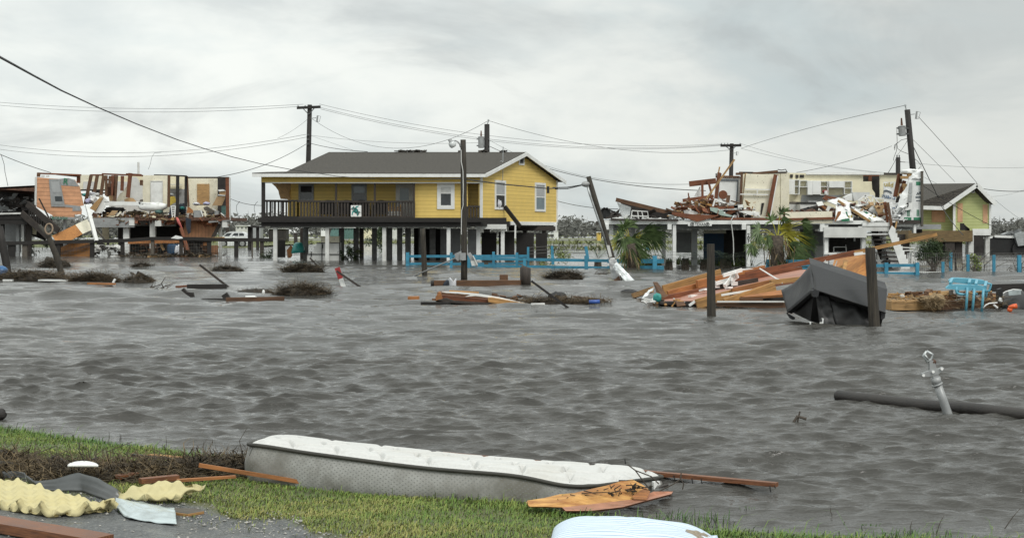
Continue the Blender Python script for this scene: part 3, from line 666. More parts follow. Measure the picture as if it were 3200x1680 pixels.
def under_yellow():
 c = thing('storage_cabinet','white cabinet with black edge strips standing in water under the yellow house','cabinet',PZ(H_(1080,682)))
 Y = 77.2
 build(MB().prism(poly(pp(H_,820,590,820,690,1345,690,1345,405,975,405,975,460,930,460,930,545,850,560),Y),back(.9)),'body','white_dirty',c)
 mb = MB()
 for a,b in (((975,404),(1350,404)),((1346,404),(1346,690)),((1062,404),(1062,690)),((815,585),(1345,588)),((816,585),(816,690))): mb.beam(P(H_(*a),Y - .02),P(H_(*b),Y - .02),.03,.09,up=(0,-1,0))
 build(mb,'edge_strip','ink_black',c)
 mb = MB(); mb.beam(P(H_(1073,430),Y - .03),P(H_(1073,490),Y - .03),.04,.1,up=(0,-1,0)); mb.beam(P(H_(890,545),Y - .03),P(H_(890,630),Y - .03),.04,.06,up=(0,-1,0)); build(mb,'handle','ink_black',c)
 b = thing('beige_crate','beige metal box standing on top of the white cabinet','box',P(H_(1190,402),Y + .5))
 build(MB().prism(poly(rect(H_,1045,305,1335,400),Y + .3),back(.6)),'body','cream',b)
 build(MB().prism(poly(rect(H_,1040,298,1340,308),Y + .26),back(.7)),'lid','cream2',b)
 mb = MB(); p = [P(H_(x,y),78.5) for x,y in ((585,560),(640,510),(700,530),(760,570))]
 def hull(u,v):
  x = 585 + 190 * u; a = math.pi * v
  return P(H_(x,575 - 18 * u),78.5) + Vector((0,.45 * math.cos(a) * (1 - .5 * (2 * u - 1) ** 2),.75 * math.sin(a) * (1 - .75 * (2 * u - 1) ** 4) * .75))
 mb.grid(hull,16,8,.03); solo(mb,'upturned_kayak','teal','teal kayak hull upside down behind the leftmost stilts of the yellow house','kayak',smooth=True)
 item('orange_sheet','w_orange','torn orange sheet hanging beside the teal kayak','sheet',pp(H_,505,640,495,520,530,480,560,440,582,470,580,620,550,650),78.3,.05)
 item('garage_panel','shadow','dark square panel just right of the first stilt of the yellow house','panel',rect(H_,345,368,470,640),79,.08)
 for x,y,w in ((1440,640,1.2),(1540,620,.8)):
  pass
under_yellow()
# lime green house at the right
def green_house():
 Yg = 92.0
 h = thing('green_house','lime green house on stilts with boarded windows behind the wrecked house','house',P((3000,800),Yg))
 s = .0
 gw = Wall(P(GR(785,800),Yg),P(GR(1165,800),Yg))
 pts = pp(GR,785,505,1022,318,1165,515,1165,838,785,838)
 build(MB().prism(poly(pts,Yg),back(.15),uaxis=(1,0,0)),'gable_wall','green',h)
 k = Vector((-.0,0,0))
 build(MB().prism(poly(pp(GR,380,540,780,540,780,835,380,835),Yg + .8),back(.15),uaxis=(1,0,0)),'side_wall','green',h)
 L = Vector((P(GR(300,0),Yg).x - P(GR(670,0),Yg).x,0,0))
 e0,r0,e1 = P(GR(670,556),Yg - .5),P(GR(1022,312),Yg - .5),P(GR(1222,517),Yg - .5)
 bkv = Vector((-2.2,9.0,0)); th = Vector((0,0,-.12))
 build(MB().prism([P(GR(300,548),Yg - .5),e0,r0,P(GR(440,318),Yg + 3)],th,uaxis=(1,0,0)),'roof','shingle',h)
 build(MB().prism([r0,e1,e1 + bkv,P(GR(440,318),Yg + 3)],th,uaxis=(0,1,0)),'roof','shingle',h)
 mb = MB(); o = Vector((0,-.05,-.12)); mb.beam(P(GR(300,546),Yg - .5) + o,e0 + o,.05,.24); mb.beam(e0 + o,r0 + o,.05,.26); mb.beam(r0 + o,e1 + o,.05,.26); build(mb,'fascia','white',h)
 mb = MB(); mb.beam(P(GR(784,505),Yg - .04),P(GR(784,815),Yg - .04),.16,.05,up=(0,-1,0)); mb.beam(P(GR(1164,518),Yg - .04),P(GR(1164,838),Yg - .04),.14,.05,up=(0,-1,0)); build(mb,'corner_trim','white',h)
 build(MB().beam(P(GR(975,828),Yg - .05),P(GR(1168,828),Yg - .05),.08,.42),'skirt_board','white',h)
 v = window(h,gw,GR(964,355),GR(998,415),upper='white_dirty',lower='white_dirty',fw=.12,name='louvre',single=True)
 mb = MB()
 for i in range(5): mb.beam(P(GR(972,368 + i * 9),Yg - .05),P(GR(990,364 + i * 9),Yg - .05),.03,.05)
 build(mb,'slat','ink_grey',v)
 for r,y in (((820,523,874,722),Yg),((1087,537,1137,733),Yg)):
  build(MB().prism(poly(rect(GR,*r),y - .03),back(.03)),'window_board','peach',h)
 build(MB().prism(poly(rect(GR,548,600,690,722),Yg + .74),back(.03)),'window_board','peach',h)
 build(MB().prism([P(GR(300,812),Yg - 2),P(GR(980,812),Yg - 2),P(GR(980,812),Yg - 2) + back(2.8),P(GR(300,812),Yg - 2) + back(2.8)],(0,0,-.7)),'deck','deck_brown',h)
 build(MB().prism([P(GR(380,838),Yg),P(GR(1165,838),Yg),P(GR(1165,838),Yg) + bkv,P(GR(380,838),Yg) + bkv],(0,0,-.2)),'floor','w_dark',h)
 for x,y,w,m in ((725,Yg - 1.6,.3,'w_dark'),(822,Yg - 1.4,.22,'w_dark'),(955,Yg - 1.6,.16,'white_dirty'),(780,Yg + .5,.3,'green'),(660,Yg + 3,.3,'green'),(1130,Yg + .3,.14,'white_dirty'),(250,Yg - 1,.3,'w_dark'),(540,Yg - 1.2,.22,'w_dark')):
  q = P(GR(x,900),y); build(MB().box((q.x - w,y - w,-.6),(q.x + w,y + w,P(GR(0,850),y).z)),'stilt',m,h)
 mb = MB()
 mb.beam(P(GR(868,735),Yg - 1.9),P(GR(868,810),Yg - 1.9),.25,.1,up=(0,-1,0))
 for i in range(5): mb.beam(P(GR(872,740 + 14 * i),Yg - 1.9),P(GR(945,800 + 5 * i),Yg - 1.9),.05,.07)
 build(mb,'stair_rail','w_black',h)
green_house()
# left wrecked house
LY = 91.0
def wire_mesh(mb,a,b,z0,z1,pitch,r):          # welded wire between two posts
 a,b = Vector(a),Vector(b); n_ = max(2,int((b - a).length / pitch)); m_ = max(2,int((z1 - z0) / pitch))
 for i in range(1,n_):
  p = a.lerp(b,i / n_); q = Vector((r,0,0)); mb.face([Vector((p.x,p.y,z0)) - q,Vector((p.x,p.y,z0)) + q,Vector((p.x,p.y,z1)) + q,Vector((p.x,p.y,z1)) - q])
 for j in range(m_ + 1):
  z = z0 + (z1 - z0) * j / m_; q = Vector((0,0,r)); p0 = Vector((a.x,a.y,z)); p1 = Vector((b.x,b.y,z)); mb.face([p0 - q,p1 - q,p1 + q,p0 + q])
def left_house():
 Y = LY
 h = thing('wrecked_house','roofless wrecked house with torn open cream rooms and salmon siding','house',P(A_(1500,985),Y))
 fz,fb = P(A_(0,612),Y).z,P(A_(0,642),Y).z
 x0,x1 = P(A_(865,0),Y).x,P(A_(2203,0),Y).x
 build(MB().box((x0,Y,fb),(x1,Y + 6,fz)),'floor','rust',h)
 def pn(m,fn,pts,dy=0.,t=.12,name='wall',**k): return build(MB().prism(poly(pp(fn,*pts),Y + dy),back(t),uaxis=(1,0,0)),name,m,h)
 def st(m,fn,x0_,y0_,x1_,y1_,w,dy=0.,dy1=None,name='stud',dep=.1):
  return build(MB().beam(P(fn(x0_,y0_),Y + dy),P(fn(x1_,y1_),Y + (dy if dy1 is None else dy1)),w,dep,up=(0,-1,0) if abs(y1_ - y0_) > abs(x1_ - x0_) else None),name,m,h)
 pn('cream',A_,(762,203,1018,205,1018,348,762,345),4.5)
 pn('white_dirty',LA,(1172,168,1330,168,1330,285,1172,285),4.42,.05,'cupboard_front')
 pn('cream2',A_,(1050,215,1372,215,1372,300,1050,300),4.6)
 pn('white_dirty',A_,(1050,262,1372,275,1372,600,1050,600),4.55,.1)
 pn('cream',A_,(1370,207,1622,210,1622,560,1600,592,1370,592),2.0)
 d = pn('white',A_,(1452,268,1557,268,1557,575,1452,575),1.94,.05,'door')
 mb = MB(); mb.beam(P(A_(1447,264),Y + 1.93),P(A_(1562,264),Y + 1.93),.05,.05); mb.beam(P(A_(1448,264),Y + 1.93),P(A_(1448,580),Y + 1.93),.05,.05,up=(0,-1,0)); mb.beam(P(A_(1560,264),Y + 1.93),P(A_(1560,580),Y + 1.93),.05,.05,up=(0,-1,0)); build(mb,'frame','white_dirty',d)
 pn('cream2',LC,(335,190,690,190,690,480,335,480),4.2); pn('grey_paint',LC,(335,478,690,478,690,1090,335,1090),4.15)
 build(MB().beam(P(LC(335,380),Y + 3.9),P(LC(600,382),Y + 3.9),.3,.04),'shelf','white_dirty',h)
 build(MB().beam(P(LC(335,480),Y + 3.8),P(LC(600,482),Y + 3.8),.35,.05),'shelf','w_grey',h)
 pn('cream',LC,(700,235,1360,235,1360,1090,700,1090),4.4)
 pn('w_tan',LC,(918,368,1178,368,1178,800,918,800),4.34,.04,'window_board')
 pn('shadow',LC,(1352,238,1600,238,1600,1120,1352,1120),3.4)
 pn('w_red',LC,(1520,240,1595,240,1600,1125,1530,1115),.1,.2,'end_wall')
 pn('white_dirty',LC,(1595,238,1612,238,1614,1140,1600,1150),.1,.25,'corner_board')
 pn('grey_paint',LC,(1160,1155,1600,1130,1600,1150,1160,1190),-.1,.1,'edge_board')
 S = 'w_red'; Dk = 'w_brown'
 for a in ((305,180,180,800,.2,Dk),(435,185,370,545,.2,Dk),(570,190,510,610,.2,Dk),(625,190,622,620,.15,Dk),(702,200,684,430,.15,Dk),(765,190,765,620,.22,S),
    (835,190,798,735,.22,Dk),(965,200,955,515,.2,S),(1132,140,1080,655,.24,S)): st(a[5],LB,*a[:4],a[4],.4)
 for a in ((535,158,1395,195,.17),(1045,160,1365,178,.16),(290,182,560,182,.12)): st(S,LB,*a,.5,name='top_plate')
 st('w_brown',LB,620,280,750,280,.15,.5,name='blocking')
 st('w_black',LB,60,500,620,500,.12,3.9,name='rail'); st('w_black',LB,60,590,620,560,.12,3.9,name='rail')
 for x in (330,420,440,465,490): st('w_black',LB,x,500,x,560,.06,3.9,name='baluster')
 pn('rust',LB,(620,360,780,360,780,640,620,640),1.2,.1,'inner_wall_or_shade')
 for a in ((325,188,318,860,.17,'w_brown'),(510,195,500,1085,.2,'w_black'),(688,203,682,850,.18,'w_black'),(708,205,742,845,.1,'w_brown')): st(a[5],LC,*a[:4],a[4],.2)
 for a in ((8,183,340,190,.07),(340,188,700,205,.07),(700,235,1360,235,.07),(1350,238,1600,238,.1)): st('w_dark',LC,*a,2.2,name='top_plate')
 pn('w_brown',LB,(1330,285,1392,285,1390,405,1330,395),1.9,.1,'electrical_box')
 pn('white_dirty',LB,(1150,225,1260,225,1310,290,1310,440,1150,430),1.6,.06,'plaster_sheet')
 pn('cream',LB,(1092,300,1095,620,1000,705,870,740,828,735,900,590,1000,500,1050,420),1.2,.05,'plaster_sheet')
 mb = MB(); mb.tube([P(A_(1329,200),Y + 4),P(A_(1329,82),Y + 4)],.075,8); build(mb,'vent_pipe','white_dirty',h)
 a = (515,105,690,122,1048,142,1112,235,1172,505,1118,512,1142,560,1140,628,1045,632,1045,668,745,665,735,640,512,522)
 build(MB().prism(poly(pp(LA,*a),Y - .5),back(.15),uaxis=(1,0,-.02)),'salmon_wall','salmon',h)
 for q in ((838,130,960,118,1050,145,1115,237,862,222),(918,490,1125,512,1140,580,1022,582,1022,535,918,527)):
  build(MB().prism(poly(pp(LA,*q),Y - .52),back(.02)),'house_wrap','grey_metal',h)
 build(MB().prism(poly(pp(LA,738,662,1045,668,1150,632,1135,692,738,706),Y - .53),back(.04)),'house_wrap','grey_metal',h)
 mb = MB(); place_text(mb,'R',.55,P(LA(925,170),Y - .56),(1,0,-.15),(.12,0,1)); place_text(mb,'ROUGH',.28,P(LA(840,683),Y - .56),(1,0,-.02)); build(mb,'print','ink_green',h)
 w = build(MB().prism(poly(pp(LA,688,130,838,132,915,522,722,520),Y - .56),back(.08)),'window','grey_metal',h)
 build(MB().prism(poly(pp(LA,712,172,830,172,855,318,735,318),Y - .575),back(.03)),'pane','glass_pale',w)
 build(MB().prism(poly(pp(LA,735,328,860,328,888,490,760,490),Y - .575),back(.03)),'pane','grey_metal',w)
 build(MB().prism(poly(pp(LA,770,375,868,375,880,445,780,445),Y - .585),back(.03)),'pane','glass',w)
 build(MB().beam(P(LA(507,105),Y - .55),P(LA(503,500),Y - .55),.12,.1,up=(0,-1,0)),'corner_board','white_dirty',h)
 st('w_red',LA,532,52,1140,76,.22,.4,name='top_plate'); st('w_brown',LA,800,65,1120,98,.2,.6,name='top_plate'); st('w_brown',LA,545,45,542,102,.2,.3); st('w_red',LA,1108,85,1105,190,.22,.7)
 for x in (600,665): pn('white_dirty',LA,(x - 20,80,x + 20,80,x + 20,104,x - 20,104),.3,.1,'scrap')
 build(MB().prism([P(LA(-80,252),Y - .6),P(LA(500,222),Y - .6),P(LA(500,325),Y + 3),P(LA(-80,275),Y + 3)],(0,0,-.12)),'roof_slab','rust',h)
 pn('rust',LA,(-80,250,500,220,500,310,-80,270),-.6,.2,'roof_edge')
 pn('shadow',LA,(-80,275,500,320,500,640,-80,640),3.0,.1,'inner_wall_or_shade')  # dark fill painted for the shade beneath the roof slab
 pn('grey_paint',LA,(40,470,190,330,250,335,160,470),1.0,.1,'tilted_panel'); pn('w_dark',LA,(60,470,250,380,330,520,100,560),.8,.1,'tilted_panel')
 pn('dark_metal',LA,(-60,490,110,520,150,580,-60,590),.4,.1,'tilted_panel')
 build(MB().prism([P(LA(-120,640),Y - 1.2),P(LA(400,640),Y - 1.2),P(LA(740,690),Y - .2),P(LA(740,690),Y + 5),P(LA(-120,640),Y + 5)],(0,0,-.25)),'deck','w_black',h)
 st('white_dirty',LA,-80,622,292,614,.1,-1.3,name='deck_edge'); st('w_black',LA,-80,700,385,705,.1,-1.1,name='deck_beam',dep=.6)
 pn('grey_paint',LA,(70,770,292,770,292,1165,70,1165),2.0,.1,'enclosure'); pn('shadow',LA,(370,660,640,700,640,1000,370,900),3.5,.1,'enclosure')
 for x0_,x1_,m in ((318,352,'white_dirty'),(240,280,'grey_paint'),(905,932,'grey_paint'),(20,60,'w_black'),(370,440,'w_dark')): build(MB().box((P(LA(x0_,0),Y).x,Y - .2,-.6),(P(LA(x1_,0),Y).x,Y + .1,P(LA(0,690),Y).z)),'post',m,h)
 pn('cream2',LA,(455,810,510,845,505,915,460,910),2.5,.08,'panel'); pn('cream2',A_,(980,690,1045,690,1045,850,985,850),3.0,.1,'panel')
 for a in ((380,480,830,860),(300,610,700,960)): build(MB().beam(P(LA(*a[:2]),Y - 1.2),P(LA(*a[2:]),Y - 2.0),.1,.38),'stair_rail' if a[0] == 380 else 'stringer','w_dark',h)
 for i in range(7): st('w_black',LA,415 + i * 34,540 + i * 26,412 + i * 34,690 + i * 26,.07,-1.3 - .05 * i,name='baluster')
 build(MB().beam(P(A_(880,662),Y + .05),P(A_(1292,662),Y + .05),.3,.6),'beam','grey_paint',h)
 for r in ((20,45,125,158),(540,55,665,170),(1895,85,1990,195)):
  q = poly(rect(LD,*r),Y - .15); build(MB().prism(q,back(.6 if r[0] > 1800 else 4.5)),'beam','white_dirty',h)
 for x0_,x1_,m,dy in ((1170,1225,'white',.3),(1422,1474,'white_dirty',.4),(1050,1095,'w_dark',2),(1720,1760,'grey_paint',1.5),(2085,2105,'white_dirty',.6)): build(MB().box((P(A_(x0_,0),Y).x,Y + dy,-.6),(P(A_(x1_,0),Y).x,Y + dy + .3,fb)),'post',m,h)
 pn('shadow',A_,(1228,690,1775,645,1775,985,1228,985),4.0,.1,'enclosure')  # dark back sheet stands for the shade under the floor
 pn('salmon_v',A_,(1765,645,2105,645,2040,808,1765,808),.8,.12,'lower_wall'); pn('salmon_v',A_,(2020,880,2092,880,2092,990,2020,990),.8,.12,'lower_wall')
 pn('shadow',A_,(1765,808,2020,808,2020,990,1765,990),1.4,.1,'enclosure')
 st('w_dark',LD,1845,130,1700,410,.2,.4,name='brace')
left_house()
def left_debris():
 Y = LY
 G = 'scraps lying in the wrecked rooms'
 t = thing('fallen_panel','fallen wall panel, orange chipboard below and cream board above, against the stair','panel',P(LA(990,1015),Y - 1.4))
 o = [P(LA(730,932),Y - 1.9),P(LA(1060,775),Y - 1.3),P(LA(1162,905),Y - 1.5),P(LA(962,1015),Y - 1.9),P(LA(795,1020),Y - 2.1)]
 c = [P(LA(1060,773),Y - 1.3),P(LA(1215,700),Y - 1.0),P(LA(1288,800),Y - 1.1),P(LA(1296,845),Y - 1.2),P(LA(1164,905),Y - 1.5)]
 build(MB().prism(o,back(.16),uaxis=(.8,0,.6)),'chipboard','osb',t); build(MB().prism(c,back(.16)),'cream_board','cream',t)
 plank('white_post','white','tall white post leaning from the wrecked floor into the water','post',LA(1222,495),Y - 1.6,LA(1358,1000),Y - 2.6,.22,.14)
 item('broken_sheathing','osb','dark orange sheathing half sunk behind the rail fence','panel',pp(LA,840,1100,1050,1010,1260,1040,1265,1225,850,1225),Y - 1.0,.15)
 plank('grey_board','w_grey','thin grey board sloping behind the tall white post','board',LA(1345,835),Y - .8,LA(1490,1000),Y - 1.4,.06,.12)
 plank('brown_board','w_brown','brown board sloping across the sunken sheathing','board',LA(850,1180),Y - 1.3,LA(1270,1060),Y - 1.2,.06,.18)
 plank('dark_pole','w_dark','thin dark pole leaning against the salmon wall','pole',LA(550,405),Y - 1.1,LA(690,680),Y - 1.2,.06,.08)
 cn = thing('white_counter','long white counter top fallen at an angle in the wrecked living room','counter',P(LB(900,1000),Y + .4))
 mb = MB(); mb.prism(poly(pp(LB,568,742,1345,750,1345,830,568,822),Y + .3),back(.5)); build(mb,'top','white',cn)
 build(MB().prism(poly(pp(LB,1300,752,1420,752,1560,905,1520,990,1335,830),Y + .3),back(.4)),'side','white',cn)
 build(MB().prism(poly(pp(LB,568,742,680,742,575,655,370,930,368,990,510,978,600,850),Y + .25),back(.08)),'end_panel','white',cn)
 mb = MB(); crumple(mb,[P(LB(1340,770),Y + .2),P(LB(1740,760),Y + .3),P(LB(1740,880),Y + .3),P(LB(1380,800),Y + .2)],12,6,.12,2,2.5,.05)
 blob(mb,P(LB(1610,850),Y + .4),(.95,.3,.3),4,.12); solo(mb,'bathtub','white','curved white bathtub shell in front of the cream wall with the door','bathtub',smooth=True)
 item('brown_cupboard','w_tan','brown cupboard back tipped over beside the white counter','cupboard',pp(LB,268,885,480,660,555,655,388,945),Y + .1,.3)
 for i,(pts,m,lab,nm) in enumerate((
  ((650,1048,745,930,872,935,785,1045),'cardboard','tan board curled on the floor edge under the white counter','board_scrap'),
  ((825,1052,915,945,945,960,868,1052),'cream','pale strip folded over the floor edge under the white counter','board_scrap'),
  ((640,1055,780,1030,830,1045,770,1070),'cream2','pale sliver flat on the floor edge below the tan curled board','board_scrap'),
  ((1520,1075,1560,1045,1530,1085,1515,1085),'cream2','tiny cream chip on the floor edge left of the pink oval','board_scrap'),
  ((1575,1050,1620,1035,1675,1060,1660,1085,1600,1080),'cream2','pinkish oval scrap on the floor edge under the bathtub','board_scrap'),
  ((1250,745,1320,740,1340,750,1260,755),'white','white sliver on top of the counter near the green box','board_scrap'),
  ((1000,700,1090,655,1190,670,1260,745,1010,740),'cardboard','brown carton flattened behind the white counter','carton'),
  ((1320,745,1340,700,1395,690,1395,748),'w_grey','olive box standing on the counter by the cream wall','box'),
  ((670,615,770,605,770,730,690,730),'cardboard','upright carton behind the leaning studs','carton'),
  ((465,625,555,620,555,650,465,655),'cream2','cream block on top of the brown cupboard','block'))):
  item(nm,m,lab,nm.split('_')[0],pp(LB,*pts),Y - .1 + (i > 4) * .9,.06,G)
 def heap(fn,x,y,rx,rz,m,name,lab,cat,dy=.6,seed=1,ro=.35):
  mb = MB(); s = 1 / F * (Y + dy) * 260 / 1758
  blob(mb,P(fn(x,y),Y + dy),(rx * s,.35,rz * s),seed,ro,22,12,fs=2.2); return solo(mb,name,m,lab,cat,G,smooth=True)
 heap(LB,205,605,85,35,'teal','teal_cloth','teal cloth heap behind the first leaning stud','cloth',1.5,3)
 heap(LB,235,735,60,60,'cloth_lilac','lilac_cloth','lilac cloth beside the brown cupboard','cloth',.5,4)
 heap(LB,330,585,70,35,'cloth_white','white_cloth','white cloth peak behind the second leaning stud','cloth',1.4,6,.6)
 heap(LB,440,600,45,40,'white','white_bag','small white bag between the leaning studs','bag',1.4,7)
 heap(LB,340,700,70,90,'wrap','paper_heap','pale paper heap left of the brown cupboard','paper',.8,8,.6)
 heap(LC,110,940,90,70,'teal_dk','green_cushion','sea green cushion under the bathtub shell','cushion',.5,9,.2)
 heap(LC,600,900,80,110,'cloth_dark','dark_clothes','dark blue clothes heap in the narrow closet','clothes',1.0,10,.5)
 heap(LC,610,880,50,35,'teal','teal_clothes','teal garment on the dark clothes in the closet','clothes',.7,11,.4)
 heap(LC,375,600,40,35,'grey_metal','kettle','round grey appliance on the closet shelf above the yellow shirt','appliance',1.2,12,.12)
 heap(LC,900,790,70,35,'cloth_white','white_pillow','white pillow under the boarded window','pillow',1.5,13,.3)
 heap(LC,1120,785,70,35,'cloth_lilac','lilac_pillow','grey lilac pillow right of the white pillow','pillow',1.4,14,.3)
 heap(LC,1160,1050,60,30,'reed','straw_heap','straw heap on the floor of the right room','straw',.3,15,.6)
 heap(LB,1250,985,190,50,'reed_dark','rubbish_heap','dark rubbish heap in the shadow under the white counter','rubbish',.9,16,.6)
 heap(LB,800,920,200,60,'shadow','dark_rubbish','black rubbish heap behind the tan curled board','rubbish',1.2,17,.6)
 L2 = (
  ((340,640,440,628,482,748,400,790,345,830),'cloth_yellow','yellow shirt hanging in the closet','shirt',.9,.06),
  ((300,1100,355,850,385,880,412,1000,385,1080),'cloth_dark','dark coat hanging over the floor edge by the closet','coat',.0,.1),
  ((695,985,720,835,832,925,832,985),'w_orange','orange brown board propped in the right room','board',.2,.05),
  ((355,1130,385,1075,440,1078,430,1140),'w_tan','peach tile hanging from the floor edge','tile',-.2,.05),
  ((1050,870,1130,840,1285,940,1225,985,1080,930),'w_grey','olive board tipped in the right room','board',.5,.06),
  ((880,835,960,825,1085,845,1040,870,930,865),'cream2','peach flat board on the heap in the right room','board',.8,.06),
  ((1240,825,1335,640,1512,620,1500,690,1440,825),'cardboard','tall bent brown carton beside the right end wall','carton',.9,.08),
  ((1360,610,1365,590,1510,600,1510,625),'white','white sheet on the tall bent carton','sheet',.85,.05),
  ((1385,535,1510,525,1520,605,1390,590),'cardboard','tan carton with white tape in the right corner','carton',1.2,.3),
  ((1360,490,1470,485,1520,515,1380,528),'white','white sheet on top of the right corner cartons','sheet',1.1,.06),
  ((1430,830,1525,835,1525,1075,1435,1070),'teal_dk','grey green cabinet at the right end wall','cabinet',1.0,.4),
  ((1290,940,1365,940,1365,1060,1285,1055),'grey_metal','grey box left of the grey green cabinet','box',.5,.3),
  ((840,930,1000,925,1020,1090,850,1085),'grey_metal','grey plastic tub on the floor of the right room','tub',.3,.4),
  ((985,930,1010,925,1050,1050,1035,1060),'white','white rag over the grey tub','rag',.2,.05),
  ((1060,930,1100,960,1130,1050,1130,1110,1075,1040),'cream','cream strip hanging right of the grey tub','strip',.1,.05),
  ((1240,880,1330,930,1325,940,1260,905),'cloth_white','small white scrap leaning on the olive board','scrap',.4,.05))
 for pts,m,lab,nm,dy,t in L2: item(nm,m,lab,nm,pp(LC,*pts),Y + dy,t,G)
 mb = MB()
 for x in (368,462): mb.beam(P(LC(x,832),Y - .05),P(LC(x - 15 if x == 462 else x + 30,1075),Y - .1),.05,.05,up=(0,-1,0))
 for i in range(5): mb.beam(P(LC(372 + i * 5,838 + i * 48),Y - .05),P(LC(460 - i * 3,838 + i * 48),Y - .05),.04,.05)
 solo(mb,'wire_rack','white','white wire rack standing in front of the closet','rack')
 mb = MB(); mb.tube([P(LD(985,0),Y - .3),P(LD(1020,90),Y - .35),P(LD(1085,215),Y - .35)],[.07,.09,.06],8); solo(mb,'insulation_strip','pink','pink insulation strip hanging off the broken floor','insulation',smooth=True)
 plank('red_board','w_red','red brown board leaning from the pink strip down to the water','board',LD(1065,205),Y - .4,LD(1200,650),Y - .9,.22,.08)
 item('dark_trousers','cloth_dark','dark trousers hanging from the floor in front of the salmon wall','clothes',pp(LD,1160,0,1265,30,1255,300,1210,330,1165,180),Y - .2,.1)
 plank('nailed_stick','w_red','short red stick stuck on the grooved salmon wall','stick',LD(1490,90),Y + .6,LD(1560,185),Y + .6,.06,.1)
 plank('floating_beam','w_orange','long orange brown beam behind the rail fence under the house','beam',LD(0,495),Y - .5,LD(1050,475),Y - .5,.1,.2)
 for i,(a,b,m,lab) in enumerate((((510,510),(545,590),'w_orange','first short rafter hanging under the orange beam'),((650,510),(720,650),'w_tan','tan rafter hanging under the orange beam'),((800,500),(855,590),'w_red','reddish rafter hanging under the orange beam'),((940,480),(1040,700),'w_grey','long grey rafter hanging right of the reddish one'),((1310,470),(1450,730),'w_black','black rafter sloping into the water under the salmon wall'))):
  plank('hanging_rafter',m,lab,'rafter',LD(*a),Y - .3,LD(*b),Y - .2,.1,.16,'rafters hanging under the wrecked floor')
 item('brown_tarpaper','w_red','torn brown sheet hanging left of the short rafters','sheet',pp(LD,250,510,400,480,420,570,300,540),Y - .35,.05)
 mb = MB(); q = P(LD(935,670),Y - .6); mb.tube([q + Vector((0,0,-.8)),q + Vector((0,0,-.4)),q + Vector((0,0,.35)),q + Vector((0,0,.45))],[.40,.45,.45,.38],14); solo(mb,'blue_barrel','navy','dark blue barrel standing in water under the wrecked house','barrel',smooth=True)
 mb = MB(); blob(mb,P(LD(1015,690),Y - .9),(.3,.2,.5),5,.3); solo(mb,'white_sack','cloth_white','grey white sack right of the blue barrel','sack',smooth=True)
 item('white_tarp','wrap','white plastic sheet draped on the fence rail by the salmon wall','sheet',pp(LD,860,412,960,355,1080,385,1100,415,1000,428),Y - 2.6,.1)
 item('orange_chip','w_orange','square orange chip hanging under the salmon wall','chip',pp(LD,1510,500,1580,495,1580,560,1520,560),Y - .3,.05)
 item('grey_plank','w_tan','weathered sheathing lying on the rail below the salmon wall','plank',pp(LD,1150,410,1900,385,1920,425,1150,440),Y - .6,.6)
 rr = random.Random(5); k = 0
 cols = (('white','white'),('w_tan','tan'),('w_orange','orange'),('cream2','cream'),('w_red','reddish'))
 for x in np.linspace(20,1560,17):
  m,cn_ = cols[k % 5]; k += 1; q = LD(x + rr.uniform(-25,25),768 + rr.uniform(-5,14)); p = PZ(q,.02)
  l = rr.uniform(.35,1.3); mb = MB(); mb.obox(p,Vector((l,rr.uniform(-.3,.3),rr.uniform(-.03,.03))),Vector((0,.12,.03)),Vector((0,.02,.04)))
  o = solo(mb,'floating_scrap',m,'%s scrap floating at the rail fence, one of a line of them' % cn_,'scrap','scraps floating along the rail fence')
  o['label'] = '%s scrap number%s' % (cn_,k)
  o['label'] = '%s floating scrap %s' % (cn_,('left of the first white stilt','between the two white stilts','below the hanging rafters','below the grooved salmon wall','right of the wrecked house')[min(4,int(x / 330))]) 
  if (k - 1) // 5 == 0: o['label'] += ', nearest the left'
  elif k > 15: o['label'] += ', at the end of the line'
  else: o['label'] += ', ' + ('short' if l < .75 else 'long')
 mb = MB(); rr2 = np.random.default_rng(3)
 strands(mb,500,lambda r: P(LD(r.uniform(-150,1700),772 + r.normal(0,6)),r.uniform(88.4,89.6)),(.3,1.0),.05,.2,3); tag(build(mb,'flotsam','reed_dark'),kind='stuff')
left_debris()
# rail fence with wire in front of the left house
def rail_fence():
 def y(px): return 88.2 + (px[0] / 890.) * 1.2
 pts = [FV(*q) for q in ((10,612),(170,610),(250,607),(365,600),(455,594),(580,594),(690,597),(772,597))]
 pts = [A_(20,862),A_(480,850),A_(870,842),A_(1175,835),A_(1455,815),A_(1860,816),A_(2200,828),A_(2458,826),B_(340,1014),B_(432,1022)]
 f = thing('rail_fence','dark timber rail fence with wire mesh in the water before the wrecked house','fence',P(A_(1200,985),88.5) )
 for a,b in zip(pts,pts[1:]): build(MB().beam(P(a,y(a)),P(b,y(b)),.14,.22),'rail','w_black',f)
 posts = [(A_(108,870),.42,'w_black'),(A_(235,855),.3,'w_grey'),(A_(555,855),.25,'w_black'),(A_(880,850),.26,'w_black'),(A_(1172,838),.22,'w_black'),(A_(1460,815),.2,'w_grey'),(A_(2005,826),.24,'w_black'),(A_(2265,828),.24,'w_black'),(B_(265,1015),.22,'w_dark'),(B_(197,1018),.07,'w_grey'),(A_(1735,818),.2,'w_dark')]
 for q,w,m in posts: p = P(q,y(q)); build(MB().box((p.x - w / 2,p.y + .02,-.5),(p.x + w / 2,p.y + .2,p.z)),'post',m,f)
 a,b = pts[2],pts[-1]; pa,pb = P(a,y(a) + .1),P(b,y(b) + .1); mb = MB(); wire_mesh(mb,pa,pb,.02,pb.z,.17,.006)
 pa = P(pts[0],y(pts[0]) + .1); pb2 = P(pts[2],y(pts[2]) + .1); wire_mesh(mb,pa,pb2,.02,pb2.z,.17,.006); o = build(mb,'wire_mesh','mesh_wire',f)
rail_fence()
